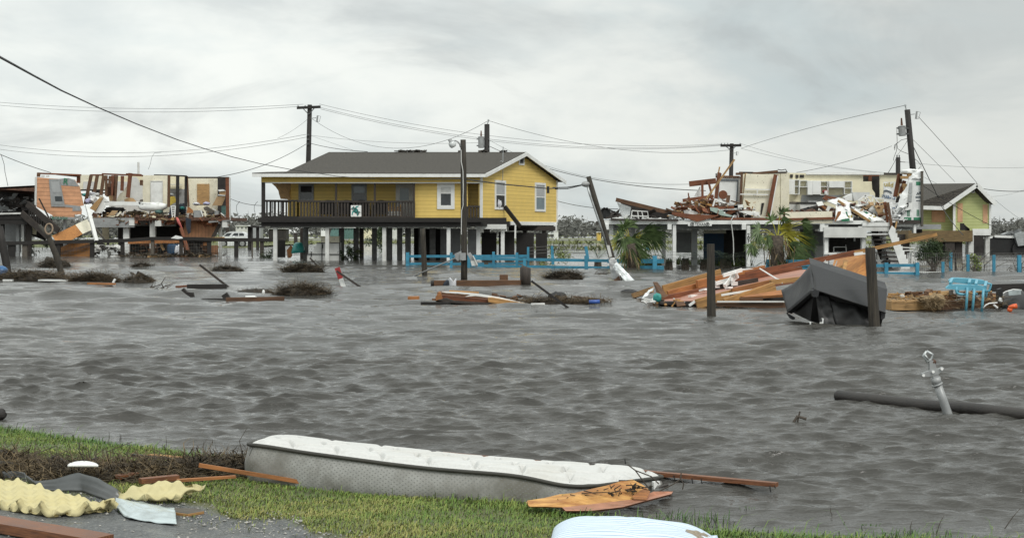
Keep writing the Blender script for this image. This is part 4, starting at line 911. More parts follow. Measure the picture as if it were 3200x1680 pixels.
# right wrecked house
RY = 61.0
def right_house():
 Y = RY
 h = thing('wrecked_beach_house','wrecked white stilt house with its kitchen laid open and no roof','house',P(D_(1000,975),Y))
 def pn(m,fn,pts,dy=0.,t=.1,name='wall',par=None,**k): return build(MB().prism(poly(pp(fn,*pts),Y + dy),back(t),uaxis=(1,0,0)),name,m,par or h)
 def st(m,fn,x0_,y0_,x1_,y1_,w,dy=0.,dy1=None,name='stud',dep=.1,par=None):
  return build(MB().beam(P(fn(x0_,y0_),Y + dy),P(fn(x1_,y1_),Y + (dy if dy1 is None else dy1)),w,dep,up=(0,-1,0) if abs(y1_ - y0_) > abs(x1_ - x0_) else None),name,m,par or h)
 zt,zb = P(RD(0,45),Y).z,P(RD(0,105),Y).z
 xl,xr = P(RD(178,0),Y).x,P(RC(1795,0),Y).x
 build(MB().box((xl,Y,zb),(xr,Y + .1,zt)),'deck_edge','white',h)
 build(MB().box((xl + .1,Y + .1,zb + .02),(P(RB(2470,0),Y).x - .05,Y + 7,zt + .02)),'floor','w_dark',h)
 build(MB().box((P(RC(1245,0),Y).x,Y - .14,P(RC(0,105),Y).z),(xr,Y - .02,P(RC(0,35),Y).z)),'landing_board','white',h)
 build(MB().box((P(RC(1165,0),Y).x,Y - .1,P(RC(0,205),Y).z),(P(RC(1790,0),Y).x,Y - .01,P(RC(0,108),Y).z)),'landing_board','white_dirty',h)
 pn('white',RB,(2020,985,2470,985,2478,1058,2000,1050),.3,.2,'base_board')
 for x0,x1 in ((1215,1280),(2412,2480),(165,270)): build(MB().box((P(RD(x0,0),Y).x,Y - .06,P(RD(0,190),Y).z),(P(RD(x1,0),Y).x,Y + .2,zb)),'beam_end','white',h)
 build(MB().box((P(RC(400,0),Y).x,Y - .05,P(RC(0,212),Y).z),(P(RC(490,0),Y).x,Y + .2,zb)),'beam_end','white',h)
 build(MB().box((P(RC(2315,0),Y).x,Y + .2,P(RC(0,245),Y).z),(P(RC(2365,0),Y).x,Y + .5,zb)),'beam_end','white',h)
 build(MB().box((xl + .3,Y + .9,P(RD(0,185),Y).z),(xr + 2.5,Y + 1.2,zb)),'beam','grey_paint',h)
 st('white_dirty',RC,475,228,1335,230,.12,-.05,name='rail',dep=.45 * 1)
 def post(fn,x0,x1,dy,m,top=None):
  build(MB().box((P(fn(x0,0),Y).x,Y + dy,-.6),(P(fn(x1,0),Y).x,Y + dy + .25,zb - .02)),'post',m,h)
 for a in ((RD,300,356,.5,'white'),(RD,1303,1357,.05,'white'),(RD,2494,2552,.05,'white'),(RC,498,576,.05,'white'),(RC,1262,1342,.15,'white'),(RC,1668,1746,.1,'white'),(RD,722,790,3,'white_dirty'),(RD,1230,1288,2.5,'white_dirty'),(RD,1704,1795,2.0,'grey_paint'),(RC,2040,2165,4.0,'white_dirty'),(RC,935,1060,4.5,'grey_paint')): post(*a)
 mb = MB()
 for i,c in enumerate('201'): place_text(mb,c,.24,P(RD(2520,285 + i * 46),Y + .02),(1,0,0),depth=.004)
 build(mb,'house_number','ink_black',h)
 pn('grey_paint',RD,(1360,235,1690,235,1690,560,1360,560),5,.08,'screen'); pn('white_dirty',RD,(1360,190,1700,195,1700,236,1360,236),5,.08,'screen')
 pn('cream',RD,(1800,195,2158,195,2158,252,1800,252),4.6,.08,'header'); pn('navy',RD,(1797,252,2120,252,2120,830,1797,830),4.7,.08,'door')
 pn('shadow',RD,(2120,195,2495,195,2495,860,2120,860),4.8,.1,'lower_wall'); pn('grey_paint',RC,(0,130,300,130,300,860,0,860),4.4,.1,'lower_wall')  # shadow colour paints deep shade onto the inner wall
 pn('white_dirty',RC,(300,240,500,240,500,860,300,860),4.2,.1,'lower_wall'); pn('grey_paint',RC,(300,210,480,210,480,500,300,500),4.15,.04,'shutter')
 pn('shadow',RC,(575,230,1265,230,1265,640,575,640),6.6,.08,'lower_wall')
 for r in ((915,280,930,360),(1085,320,1115,410),(915,475,930,560)): pn('white',RC,(r[0],r[1],r[2],r[1],r[2],r[3],r[0],r[3]),6.5,.05,'gap_panel')
 for r in ((485,638,742,672),(850,642,1300,676),(1500,780,1785,815),(1330,255,1780,295)): pn('white',RC,(r[0],r[1],r[2],r[1],r[2],r[3],r[0],r[3]),-.05,.08,'rail')
 mb = MB()
 for a,b in (((680,525),(930,525)),((680,525),(680,625)),((665,625),(930,625)),((930,525),(930,625))): mb.tube([P(RC(*a),Y + 1.2),P(RC(*b),Y + 1.2)],.02,6)
 build(mb,'handrail','white',h)
 s = thing('outside_stair','white stringer stair with dark treads beside the wrecked beach house','stair',P(RC(2100,1000),Y - .8))
 top,bot = P(RC(1755,215),Y - .3),P(RC(2245,1005),Y - 1.6)
 d = bot - top; pts = []; n_ = 9
 for dx,nm in ((0,'stringer'),):
  pl = [top + Vector((.05,0,.25))]
  for i in range(n_):
   q = top + d * (i / n_); q2 = top + d * ((i + 1) / n_); pl += [Vector((q2.x + .12,q2.y,q.z + .12)),Vector((q2.x + .12,q2.y,q2.z + .12))]
  pl += [bot + Vector((0,0,-.25)),bot + Vector((-.12,0,-.25)),top + Vector((-.10,0,-.05))]
  pl = [Vector((q.x,Y - .9,q.z)) for q in pl]
  build(MB().prism(pl,back(.06)),'stringer','white',s)
  build(MB().prism([q + Vector((-.45,1.1,-.05)) for q in pl],back(.06)),'stringer','w_dark',s)
 for i in range(n_ + 1):
  q = top + d * ((i + .3) / n_); build(MB().box((q.x - .62,Y - .84,q.z - .14),(q.x - .02,Y + .15,q.z - .08)),'tread','w_dark',s)
 mb = MB()
 for i in range(14): x = 1450 + i * 18; mb.beam(P(RC(x,300 + max(0,i - 3) * 8),Y + 2),P(RC(x,480 + i * 10),Y + 2),.05,.04,up=(0,-1,0))
 build(mb,'far_railing','white_dirty',s); mb = MB()
 for i in range(12): x = 1760 + i * 26; mb.beam(P(RC(x,560 + max(0,i) * 14),Y + 1.4),P(RC(x,800),Y + 1.4),.05,.04,up=(0,-1,0))
 build(mb,'far_railing','white_dirty',s)
 g = thing('white_gate','leaning white slatted gate right of the outside stair','gate',P(RC(2170,860),Y - .5))
 for a,b,w in (((2015,530),(2305,545),.5),((2020,600),(2290,590),.35),((2285,530),(2260,850),.4),((2030,530),(2050,850),.4)): st('white_dirty',RC,*a,*b,w * .3,-.6,name='slat',dep=.05,par=g)
 for x in (2165,2195,2230,2300,2330): st('white',RC,x,640 if x < 2280 else 715,x + 10,840,.04,-.5,name='bar',dep=.04,par=g)
 wy = 5.0
 pn('white_dirty',RA,(882,338,1315,338,1315,1050,868,1050),3.6)
 d_ = pn('white',RA,(915,378,1268,384,1240,1050,900,1050),3.54,.05,'door')
 mb = MB(); c = P(RA(980,665),Y + 3.52); pts = [c + Vector((.2 * math.cos(a),0,.2 * math.sin(a))) for a in np.linspace(0,6.283,17)[:-1]]; mb.prism(pts,back(.03)); build(mb,'round_patch','w_red',d_)
 mb = MB(); mb.beam(P(RA(912,380),Y + 3.5),P(RA(1270,388),Y + 3.5),.04,.05); mb.beam(P(RA(1268,388),Y + 3.5),P(RA(1235,900),Y + 3.5),.04,.05,up=(0,-1,0)); build(mb,'door_gap','ink_grey',d_)
 pn('cream',RA,(1330,250,2250,240,2250,1100,1330,1100),4.2); pn('cream',RB,(0,100,130,105,130,880,0,900),4.15)
 pn('cream',RA,(1425,262,1968,282,1800,1082,1690,1095,1352,950),3.2,.1,'leaning_wall')
 for a,b,w in (((1410,560),(1890,568),.06),((1310,655),(1850,665),.05),((1640,568),(1635,640),.05)): st('white',RA,*a,*b,w,3.1,name='shelf_rail',dep=.05)
 pn('shadow',RA,(1722,825,1772,822,1722,1050,1700,1050),3.15,.04,'slot')
 st('w_red',RA,1998,280,1842,1090,.19,3.0,name='stud',dep=.12); st('white',RA,2030,300,1885,1085,.04,2.95,name='trim',dep=.1); st('w_brown',RA,1340,225,1315,1000,.1,3.3); st('w_tan',RA,1425,255,1370,900,.12,3.4)
 for a in ((1230,265,1350,265,.28,'w_brown'),(1290,245,1560,248,.07,'w_dark'),(1540,262,2030,215,.10,'w_brown'),(960,320,1300,328,.13,'w_brown'),(1500,255,2200,240,.05,'w_grey')): st(a[5],RA,*a[:4],a[4],3.8,name='top_plate')
 for i in range(9): x = 975 + i * 40; pn('w_brown',RA,(x,318 + (i % 3) * 6,x + 30,322,x + 26,345 + (i % 2) * 6,x + 4,342),3.45,.12,'torn_edge')
 pn('cream2',RB,(125,112,1440,130,1440,900,125,900),wy); pn('cream2',RB,(1440,262,1590,262,1600,400,1650,470,1650,900,1440,900),wy)
 pn('cream2',RB,(1735,150,2070,150,2070,268,1800,268,1800,900,1735,900),wy); pn('shadow',RB,(1430,135,1775,135,1775,900,1430,900),wy + .6)  # last sheet is near black to stand for the unlit opening
 for a in ((1440,150,1765,150,.12),(1560,150,1560,260,.14)): st('w_red',RB,*a,wy + .3)
 st('w_dark',RB,440,130,2070,130,.06,wy - .1,name='top_plate'); st('white',RB,440,124,1800,126,.04,wy - .15,name='flashing')
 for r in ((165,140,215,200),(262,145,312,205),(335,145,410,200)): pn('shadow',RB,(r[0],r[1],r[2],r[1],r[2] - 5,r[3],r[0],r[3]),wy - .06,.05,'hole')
 pn('grey_paint',RB,(370,500,1110,500,760,620,350,620),wy - .05,.04,'splash_back')
 def cabinet(x0,y0,x1,y1,shelves=(),door=None,nm='wall_cabinet'):
  mb = MB(); t = .03; a,b = P(RB(x0,y0),Y + wy - .33),P(RB(x1,y1),Y + wy - .33); f,k = a.y,Y + wy - .02
  for bx in ((a.x,b.z,a.x + t,a.z),(b.x - t,b.z,b.x,a.z),(a.x + t,a.z - t,b.x - t,a.z),(a.x + t,b.z,b.x - t,b.z + t)): mb.box((bx[0],f,bx[1]),(bx[2],k,bx[3]))
  for s_ in shelves: z = P(RB(0,s_),f).z; mb.box((a.x + t,f + .02,z - .015),(b.x - t,k,z + .015))
  c = build(mb,nm,'white',h)
  if door: q0,q1 = P(RB(door[0],y0 + 6),f - .03),P(RB(door[1],y1 - 4),f - .03); build(MB().box((q0.x,f - .035,q1.z),(q1.x,f - .008,q0.z)),'cabinet_door','white',c)
  return c
 cabinet(235,232,330,490,(348,)); cabinet(330,240,470,362,()); cabinet(470,250,560,497,(350,),(470,556)); cabinet(560,250,692,492,(),(560,690)); cabinet(692,255,832,500,(352,)); cabinet(845,255,1108,372,(),(848,1100)); cabinet(1110,255,1252,492,(380,))
 pn('white',RB,(128,215,236,232,236,485,132,485),wy - .5,.03,'cabinet_door')
 pn('white_dirty',RB,(120,655,335,655,335,880,120,880),wy - .6,.5,'base_cabinet'); pn('w_grey',RB,(118,615,335,618,335,655,118,655),wy - .62,.6,'worktop')
 pn('wrap',RB,(1800,270,2065,270,2000,680,1800,600),4.0,.05,'house_wrap')
 mb = MB(); place_text(mb,'uild',.30,P(RB(1890,318),Y + 3.97),(1,0,-.12),(.1,0,1)); build(mb,'print','ink_gold',h)
 mb = MB(); place_text(mb,'guard',.29,P(RB(1885,525),Y + 3.97),(1,0,-.16),(.1,0,1)); build(mb,'print','ink_blue',h)
 mb = MB()
 for a,b in (((1800,430),(1850,420)),((1850,420),(1935,450)),((1935,450),(1935,480)),((1800,440),(1800,480))): mb.beam(P(RB(*a),Y + 3.97),P(RB(*b),Y + 3.97),.02,.06)
 build(mb,'print','ink_grey',h)
 for a in ((2075,135,2000,530,.16,'w_red'),(2165,250,2090,500,.15,'w_red'),(2100,130,2090,300,.12,'w_brown')): st(a[5],RB,*a[:4],a[4],1.0)
 build(MB().prism(poly(pp(RB,2070,270,2105,270,2060,520,2020,560),Y + 1.2),back(.05)),'plaster_strip','cream',h)
 pn('wrap',RB,(2250,180,2470,90,2470,985,1960,985,1950,700,2060,640,2200,450),.3,.1,'wrapped_wall')
 st('w_grey',RB,2470,80,2470,1050,.09,.22,name='corner_board',dep=.12)
 w = build(MB().prism(poly(pp(RB,2225,255,2320,255,2295,755,2178,755),Y + .2),back(.1)),'window','white',h)
 build(MB().prism(poly(pp(RB,2255,285,2305,285,2300,470,2240,470),Y + .17),back(.05)),'pane','glass_pale',w); build(MB().prism(poly(pp(RB,2238,490,2300,490,2290,620,2225,620),Y + .17),back(.05)),'pane','glass_pale',w)
 build(MB().prism(poly(pp(RB,2210,635,2238,635,2236,705,2205,705),Y + .16),back(.05)),'pane','ink_black',w)
 mb = MB()
 for x in (2215,2240,2380,2405): mb.prism(poly(rect(RB,x,765 if x < 2300 else 755,x + 16,870),Y + .285),back(.01))
 for x0 in (2160,2325): mb.prism(poly(rect(RB,x0,890,x0 + 125,968),Y + .285),back(.01))
 mb.prism(poly(rect(RB,2370,265,2440,330),Y + .285),back(.01)); build(mb,'print','ink_green',h)
 mb = MB()
 for a,b in (((2375,500),(2395,455)),((2395,455),(2410,490)),((2410,490),(2430,440)),((2430,440),(2450,480))): mb.beam(P(RB(*a),Y + .285),P(RB(*b),Y + .285),.015,.05)
 mb.prism(poly(rect(RB,2360,525,2445,550),Y + .285),back(.01)); mb.prism(poly(rect(RB,2370,590,2440,605),Y + .285),back(.01))
 for p in ((2060,900),(2090,830)): mb.prism(poly(pp(RB,p[0],p[1],p[0] + 25,p[1] - 40,p[0] + 30,p[1] + 5,p[0] + 5,p[1] + 40),Y + .285),back(.01))
 build(mb,'print','ink_grey',h)
 mb = MB(); place_text(mb,'RO',.3,P(RB(2030,735),Y + .27),(.85,0,.5),(-.3,0,1)); build(mb,'print','ink_blue',h)
 mb = MB(); crumple(mb,[P(RB(2110,480),Y + .2),P(RB(2240,300),Y + .1),P(RB(2200,640),Y + .05),P(RB(1960,900),Y + .1)],14,14,.05,3,3,.02); build(mb,'torn_wrap','wrap',h,smooth=True)
 mb = MB(); crumple(mb,[P(RB(2300,110),Y + .5),P(RB(2465,90),Y + .3),P(RB(2460,200),Y + .2),P(RB(2270,230),Y + .3)],10,8,.12,7,4,.02); build(mb,'torn_wrap','wrap',h,smooth=True)
 for i,(x,y,w_,hh) in enumerate(((2230,140,120,70),(2110,190,140,50),(2150,330,70,60),(2160,390,60,50),(2070,490,50,50),(2170,440,50,40))): pn('w_tan',RB,(x,y - hh / 2,x + w_,y - hh / 2 + 4,x + w_ - 6,y + hh / 2,x + 6,y + hh / 2),.5,.25,'torn_block')
 st('w_dark',RB,2100,105,2250,105,.1,.8,name='top_plate'); mb = MB(); blob(mb,P(RB(2300,95),Y + .7),(.5,.3,.12),3,.3); build(mb,'roof_scrap','white',h,smooth=True)
 st('w_red',RA,750,1125,2458,1130,.14,.1,name='floor_edge'); st('w_red',RB,80,925,940,905,.16,-.05,name='floor_edge'); st('cream',RB,80,900,900,885,.05,-.02,name='floor_edge',dep=.5)
 st('w_dark',D_,430,558,1000,562,.06,-.1,name='gutter')
right_house()
def right_debris():
 Y = RY; G = 'broken boards heaped on the wrecked deck'
 def pl(m,fn,a,b,wpx,lab,dy=.8,dy1=None,cat='board',nm='broken_board'):
  k = {id(RA): 400 / 2458,id(RB): 460 / 2576,id(D_): 600 / 1622,id(RC): 400 / 2576}[id(fn)]
  w = wpx * k / F * (Y + dy); vert = abs(b[1] - a[1]) > abs(b[0] - a[0])
  return solo(MB().beam(P(fn(*a),Y + dy),P(fn(*b),Y + (dy if dy1 is None else dy1)),w if vert else .06,.06 if vert else w,up=(0,-1,0) if vert else None),nm,m,lab,cat,G)
 def it(m,fn,pts,lab,nm,dy=.8,t=.05,cat=None): return item(nm,m,lab,cat or nm.replace('_',' '),pp(fn,*pts),Y + dy,t,None)
 for a in (('w_red',(330,460),(845,400),105,'thick red brown roof beam jutting out at the left of the heap',1.6),
    ('w_red',(580,390),(585,700),45,'upright red stud under the jutting roof beam',1.4),('w_red',(690,380),(750,610),40,'slanting red stud under the jutting roof beam',1.5),
    ('w_tan',(615,805),(1200,-10),34,'longest tan stick, rising high above the heap against the sky',.4),('w_red',(905,240),(842,740),66,'wide red upright left of the white door',1.8),
    ('w_tan',(915,130),(890,260),24,'thin pale stick on top of the wide red upright',1.9),('w_dark',(848,255),(848,340),20,'short dark stub left of the wide red upright',1.9),('w_dark',(945,255),(935,330),16,'short dark stub right of the wide red upright',1.9),
    ('w_red',(205,775),(800,690),58,'long red board lying across the middle of the heap',1.0),('w_red',(312,630),(340,860),22,'thin upright red stick at the left of the heap',.7),
    ('w_brown',(75,875),(350,830),52,'brown board at the left end of the heap',.8),('w_brown',(65,830),(132,1005),20,'short brown stick propping the left end board',.6),('w_brown',(130,1010),(490,790),22,'brown batten slanting up through the heap',.5),
    ('w_yel',(530,805),(765,872),36,'yellow board in the middle of the heap',.5),('w_red',(670,825),(765,610),28,'second slanting stick beside the longest tan stick',.45),('w_orange',(480,790),(640,730),34,'orange board behind the yellow board',.9),
    ('w_red',(790,925),(1265,895),52,'red board with white edge before the white door',.3),('white',(785,955),(1250,945),14,'thin white strip under the red board before the door',.25),('white',(832,740),(780,905),30,'short white trim standing before the white door',.4),
    ('white',(840,760),(1200,885),38,'long white trim slanting before the white door',.45),('white',(1190,905),(1365,880),60,'white box end of the red board',.3),('w_grey',(900,890),(1065,825),26,'grey stick crossing the long white trim',.35),
    ('w_brown',(1110,970),(1545,960),22,'thin brown board before the leaning cream wall',.3),('w_red',(740,720),(850,790),40,'red chunk right of the longest tan stick',.9),('w_tan',(0,1010),(400,1085),14,'thin pale lath along the torn roof edge',-.05)):
  pl(a[0],RA,a[1],a[2],a[3],a[4],a[5])
 for m,pts,lab,nm,dy,t in (
  ('rust',(370,870,720,880,725,1035,490,1020,370,960),'dark brown sheet under the heap','brown_sheet',.6,.08),
  ('foam_board',(228,958,370,958,490,1005,500,1050,240,1032),'white board flat at the left of the heap','white_sheet',.2,.06),('foam_board',(500,1022,600,1035,740,1055,700,1070,505,1052),'jagged white strip right of the flat white board','white_sheet',.15,.05),
  ('w_red',(0,998,400,1040,920,1062,760,1112,480,1185,300,1125,0,1045),'torn red brown roof sheet drooping over the deck edge','roof_sheet',-.1,.08),
  ('teal_dk',(728,905,880,922,985,978,1010,1020,1180,1072,1120,1090,950,1062,740,968),'pale mint ironing board lying across the deck edge','ironing_board',.1,.08),
  ('white',(1275,985,1420,970,1692,1000,1632,1082,1480,1050),'white cabinet front lying flat by the leaning cream wall','flat_cupboard',.2,.08),('w_red',(1430,940,1445,900,1500,905,1520,950),'red brown lump before the leaning cream wall','lump',.4,.15),
  ('wrap',(540,500,558,700,420,700,470,620),'pale plastic sheet hanging behind the upright red stud','plastic_sheet',1.7,.03)): it(m,RA,pts,lab,nm,dy,t)
 M['mint'] = mat('mint enamel',(.36,.46,.41),rough=.4,var=.1,dirt=.3,dcol=(.2,.24,.2)); bpy.data.objects['ironing_board'].data.materials[0] = M['mint']
 pl('w_brown',D_,(472,388),(1010,520),34,'long weathered beam sloping down at the left end of the deck',.2,cat='beam',nm='roof_beam')
 it('shadow',D_,(500,402,905,505,910,560,700,552,560,470),'dark roof sheet under the long weathered beam','dark_roof_sheet',.6,.1)
 it('dark_metal',D_,(545,445,690,480,690,556,560,556),'dark hollow of torn sheathing under the dark roof sheet','torn_sheathing',1.0,.1)
 it('foil',D_,(480,410,600,452,590,520,520,545,505,470),'torn translucent plastic hanging off the weathered beam tip','plastic_sheet',.4,.03)
 for a in (((410,472),(500,512),14,'w_black','short black board right of the black dish'),((385,545),(520,520),16,'w_dark','dark board flat on the deck left end'),((440,540),(640,552),10,'white','thin white strip on the deck left end'),((895,465),(1110,545),14,'w_brown','brown lath right of the dark roof sheet'),((905,525),(1160,530),8,'w_tan','thin tan lath beside the brown lath'),((690,548),(905,555),12,'wrap','white rag strip along the deck edge')):
  pl(a[3],D_,a[0],a[1],a[2],a[4],.1)
 mb = MB(); c = P(D_(372,500),Y + .3)
 mb.grid(lambda u,v: c + Vector((.5 * (u - .5) * math.sin(math.pi * (.15 + .8 * v)) - .03 + .1 * v,.12 * math.sin(3 * u),-.24 + .46 * v)),8,8,.04); mb.box((c.x + .06,c.y - .1,c.z - .24),(c.x + .28,c.y + .1,c.z - .1)); solo(mb,'dish','ink_black','black curved dish on the far left end of the wrecked deck','dish',smooth=False)
 mb = MB()
 for q in (((608,482),(740,490),(748,555)),((655,480),(665,558)),((690,484),(705,556)),((608,482),(600,552)),((600,525),(745,530))): mb.tube([P(D_(*p),Y + .15) for p in q],.025,6)
 solo(mb,'metal_frame','white_dirty','white tubular bed frame on the left end of the wrecked deck','bed frame')
 it('rust',RB,(645,622,700,640,965,760,965,880,660,790,630,700),'big rusty sheet fallen before the kitchen','rusty_sheet',1.2,.08)
 pl('w_orange',RB,(640,628),(960,880),30,'orange batten along the big rusty sheet',1.1)
 it('w_dark',RB,(340,780,640,700,660,760,900,880,560,890,60,880,100,800),'dark heap of planks under the kitchen worktop','plank_heap',1.0,.3)
 mb = MB(); blob(mb,P(RB(190,830),Y + .7),(.36,.3,.12),4,.4); solo(mb,'reddish_heap','w_red','reddish rubble heap before the kitchen base cabinet','rubble',smooth=True)
 s = thing('gas_stove','white stove with a black top standing against the kitchen wall','stove',P(RB(540,720),Y + 3.6))
 build(MB().prism(poly(rect(RB,340,650,640,880),Y + 3.6),back(.7)),'body','white_dirty',s); build(MB().prism(poly(rect(RB,335,625,650,652),Y + 3.55),back(.8)),'top','ink_black',s)
 build(MB().prism(poly(rect(RB,485,598,640,632),Y + 4.1),back(.2)),'back_panel','grey_metal',s)
 mb = MB()
 for a,b in (((340,760),(640,690)),((345,760),(345,810)),((470,710),(510,790)),((500,720),(480,790)),((550,710),(560,760))): mb.beam(P(RB(*a),Y + 2.2),P(RB(*b),Y + 2.2),.05,.07)
 solo(mb,'black_rack','ink_black','broken black metal rack before the stove','rack')
 wr = thing('wrapped_wall_panel','fallen wall panel in white printed wrap sloping across the deck','panel',P(RB(1300,970),Y))
 mb = MB(); crumple(mb,[P(RB(815,600),Y + 1.2),P(RB(1010,560),Y + 1.6),P(RB(1850,965),Y - .05),P(RB(1580,970),Y - .15)],30,10,.10,2,2.4,.04); build(mb,'wrap_sheet','wrap',wr,smooth=True)
 mb = MB(); crumple(mb,[P(RB(960,690),Y + .5),P(RB(1180,690),Y + .6),P(RB(1275,955),Y - .05),P(RB(945,960),Y - .1)],14,14,.14,5,2.4,.03); build(mb,'wrap_sheet','wrap',wr,smooth=True)
 mb = MB()
 for q in ((1130,790,1160,790,1185,890,1160,870),(1060,925,1200,905,1210,955,1070,960),(1440,790,1500,785,1545,820,1500,830),(1530,890,1560,900,1600,950,1540,910)): mb.prism(poly(pp(RB,*q),Y - .2),back(.02))
 build(mb,'print','ink_green',wr)
 mb = MB()
 for q in ((985,640,1050,660,1060,690,990,670),(1200,690,1280,740,1270,750,1210,720),(1120,740,1170,765,1165,780,1120,755)): mb.prism(poly(pp(RB,*q),Y + .1),back(.02))
 build(mb,'print','ink_grey',wr)
 mb = MB()
 for q in ((1180,860,1200,855,1210,900,1190,900),(1220,855,1240,850,1250,895,1225,900),(1550,850,1590,845,1600,865,1560,870),(1610,870,1660,865,1670,890,1620,890)): mb.prism(poly(pp(RB,*q),Y - .22),back(.02))
 build(mb,'print','ink_gold',wr)
 build(MB().beam(P(RB(770,530),Y + 1.5),P(RB(1110,590),Y + 1.8),.1,.12),'edge_stud','w_red',wr); build(MB().beam(P(RB(1000,600),Y + .9),P(RB(1560,960),Y - .25),.06,.1),'edge_stud','w_tan',wr)
 it('w_red',RB,(735,560,790,525,830,580,800,600),'red beam end at the top of the wrapped panel','beam_end',1.3,.2)
 it('shadow',RB,(1290,870,1590,970,1280,970),'black sheet added as shade in the gap under the wrapped panel','gap_shade',.1,.05)  # shadow coloured sheet put in for the dark gap
 it('orange',RB,(1000,790,1055,780,1050,830,960,960,945,960),'orange strip at the left foot of the wrapped panel','orange_strip',-.15,.04); bpy.data.objects['orange_strip'].data.materials[0] = M['w_orange']
 it('plaster_board',RB,(1255,450,1560,450,1550,520,1290,610,1275,570),'grey white refrigerator side tipped over in the kitchen','fridge_side',2.4,.5,'refrigerator')
 it('white',RB,(1115,530,1250,475,1252,590,1115,600),'white drawer front left of the tipped refrigerator','drawer',2.2,.4)
 mb = MB()
 for a,b in (((1350,600),(1475,505)),((1475,505),(1615,510)),((1350,600),(1480,760)),((1475,505),(1660,720)),((1615,510),(1735,670)),((1475,505),(1480,740)),((1365,610),(1600,680)),((1400,575),(1520,600)),((1440,640),(1440,720)),((1520,560),(1515,640)),((1500,745),(1600,670)),((1450,690),(1570,720)),((1610,515),(1600,620))): mb.beam(P(RB(*a),Y + 1.1),P(RB(*b),Y + 1.1),.05,.05,up=(0,-1,0))
 solo(mb,'white_lattice','white','white triangular lattice frame standing behind the wrapped panel','lattice')
 it('plaster_board',RB,(1520,760,1600,690,1790,860,1700,850),'grey board leaning right of the white lattice','grey_sheet',.7,.05)
 it('cardboard',RB,(1640,680,1810,670,1815,900,1760,890,1660,760),'brown cardboard behind the two red uprights','cardboard_sheet',.6,.06,'cardboard')
 for a in ((1640,550,1800,560),(1650,650,1840,655)): pl('white',RB,a[:2],a[2:],22,'white shelf %s right of the lattice' % ('upper' if a[1] == 550 else 'lower'),2.0)
 it('cream',RB,(1650,565,1795,565,1800,645,1655,645),'tan board between the two white shelves','shelf_back',2.1,.05)
 pl('w_red',RB,(1815,620),(1870,975),40,'left of two red uprights at the right end of the deck',-.05); pl('w_brown',RB,(1870,630),(1962,1185),46,'right and longer red upright reaching below the deck',-.2)
 pl('w_tan',RB,(2030,960),(1985,1140),26,'curved tan splinter right of the long red upright',-.15)
 mb = MB(); blob(mb,P(RB(775,440),Y + 4.7),(.13,.1,.07),3,.4); solo(mb,'red_rag','red','red rag on the open kitchen shelf','rag',smooth=True)
 mb = MB(); q = P(RB(790,485),Y + 4.6); mb.tube([q,q + Vector((0,0,.16))],.07,10); solo(mb,'white_mug','white','white mug on the open kitchen shelf below the red rag','mug')
 s = thing('texas_sign','white board lettered TEXAS with a star in a ring at each end','sign',P(RD(1735,135),Y - .1))
 build(MB().prism(poly(pp(RD,1545,90,1600,82,1880,82,1930,92,1930,132,1545,132),Y - .08),back(.06)),'board','white',s)
 mb = MB(); place_text(mb,'TEXAS',.155,P(RD(1740,108),Y - .085),(1,0,0)); build(mb,'lettering','ink_black',s)
 for x in (1612,1860):
  mb = MB(); c = P(RD(x,106),Y - .095); ro,ri = .085,.062
  for i in range(20):
   a,b = 2 * math.pi * i / 20,2 * math.pi * (i + 1) / 20; e = lambda r,t: c + Vector((r * math.cos(t),0,r * math.sin(t))); mb.face([e(ri,a),e(ro,a),e(ro,b),e(ri,b)])
  for i in range(5):
   t = math.pi / 2 + i * 2 * math.pi / 5; e = lambda r,t: c + Vector((r * math.cos(t),0,r * math.sin(t))); mb.face([c,e(.025,t - .63),e(.06,t),e(.025,t + .63)])
  build(mb,'star_ring','ink_black',s)
 mb = MB(); mb.tube([P(RD(*q),Y - .15) for q in ((2265,0),(2240,40),(2255,180),(2275,350),(2280,520),(2275,640),(2290,760))],.02,5); solo(mb,'hanging_cable','white_dirty','white cable hanging from the deck down to the cycads','cable')
right_debris()
# power poles and lines
def px_tube(mb,pts,r,n=6): return mb.tube([P(p,y) for p,y in pts],r,n)
def insul(mb,p): p = Vector(p); return mb.tube([p,p + Vector((0,0,.05)),p + Vector((0,0,.06)),p + Vector((0,0,.13)),p + Vector((0,0,.15))],[.03,.03,.07,.06,.02],8)
def cutout(parent,p,s=1.0,flip=1):                # fuse holder hanging on a bracket arm
 mb = MB(); p = Vector(p)
 mb.tube([p,p + Vector((.55 * flip,0,.06)) * s],.035 * s,6); a = p + Vector((.75 * flip,0,.0)) * s
 mb.tube([a + Vector((-.12 * flip,0,-.38)) * s,a + Vector((-.05 * flip,0,.3)) * s],[.1 * s,.08 * s],8)
 mb.tube([a + Vector((-.05 * flip,0,.3)) * s,a + Vector((.28 * flip,0,.22)) * s,a + Vector((.12 * flip,0,-.36)) * s,a + Vector((-.1 * flip,0,-.38)) * s],.025 * s,6)
 return build(mb,'fuse_holder','grey_metal',parent)
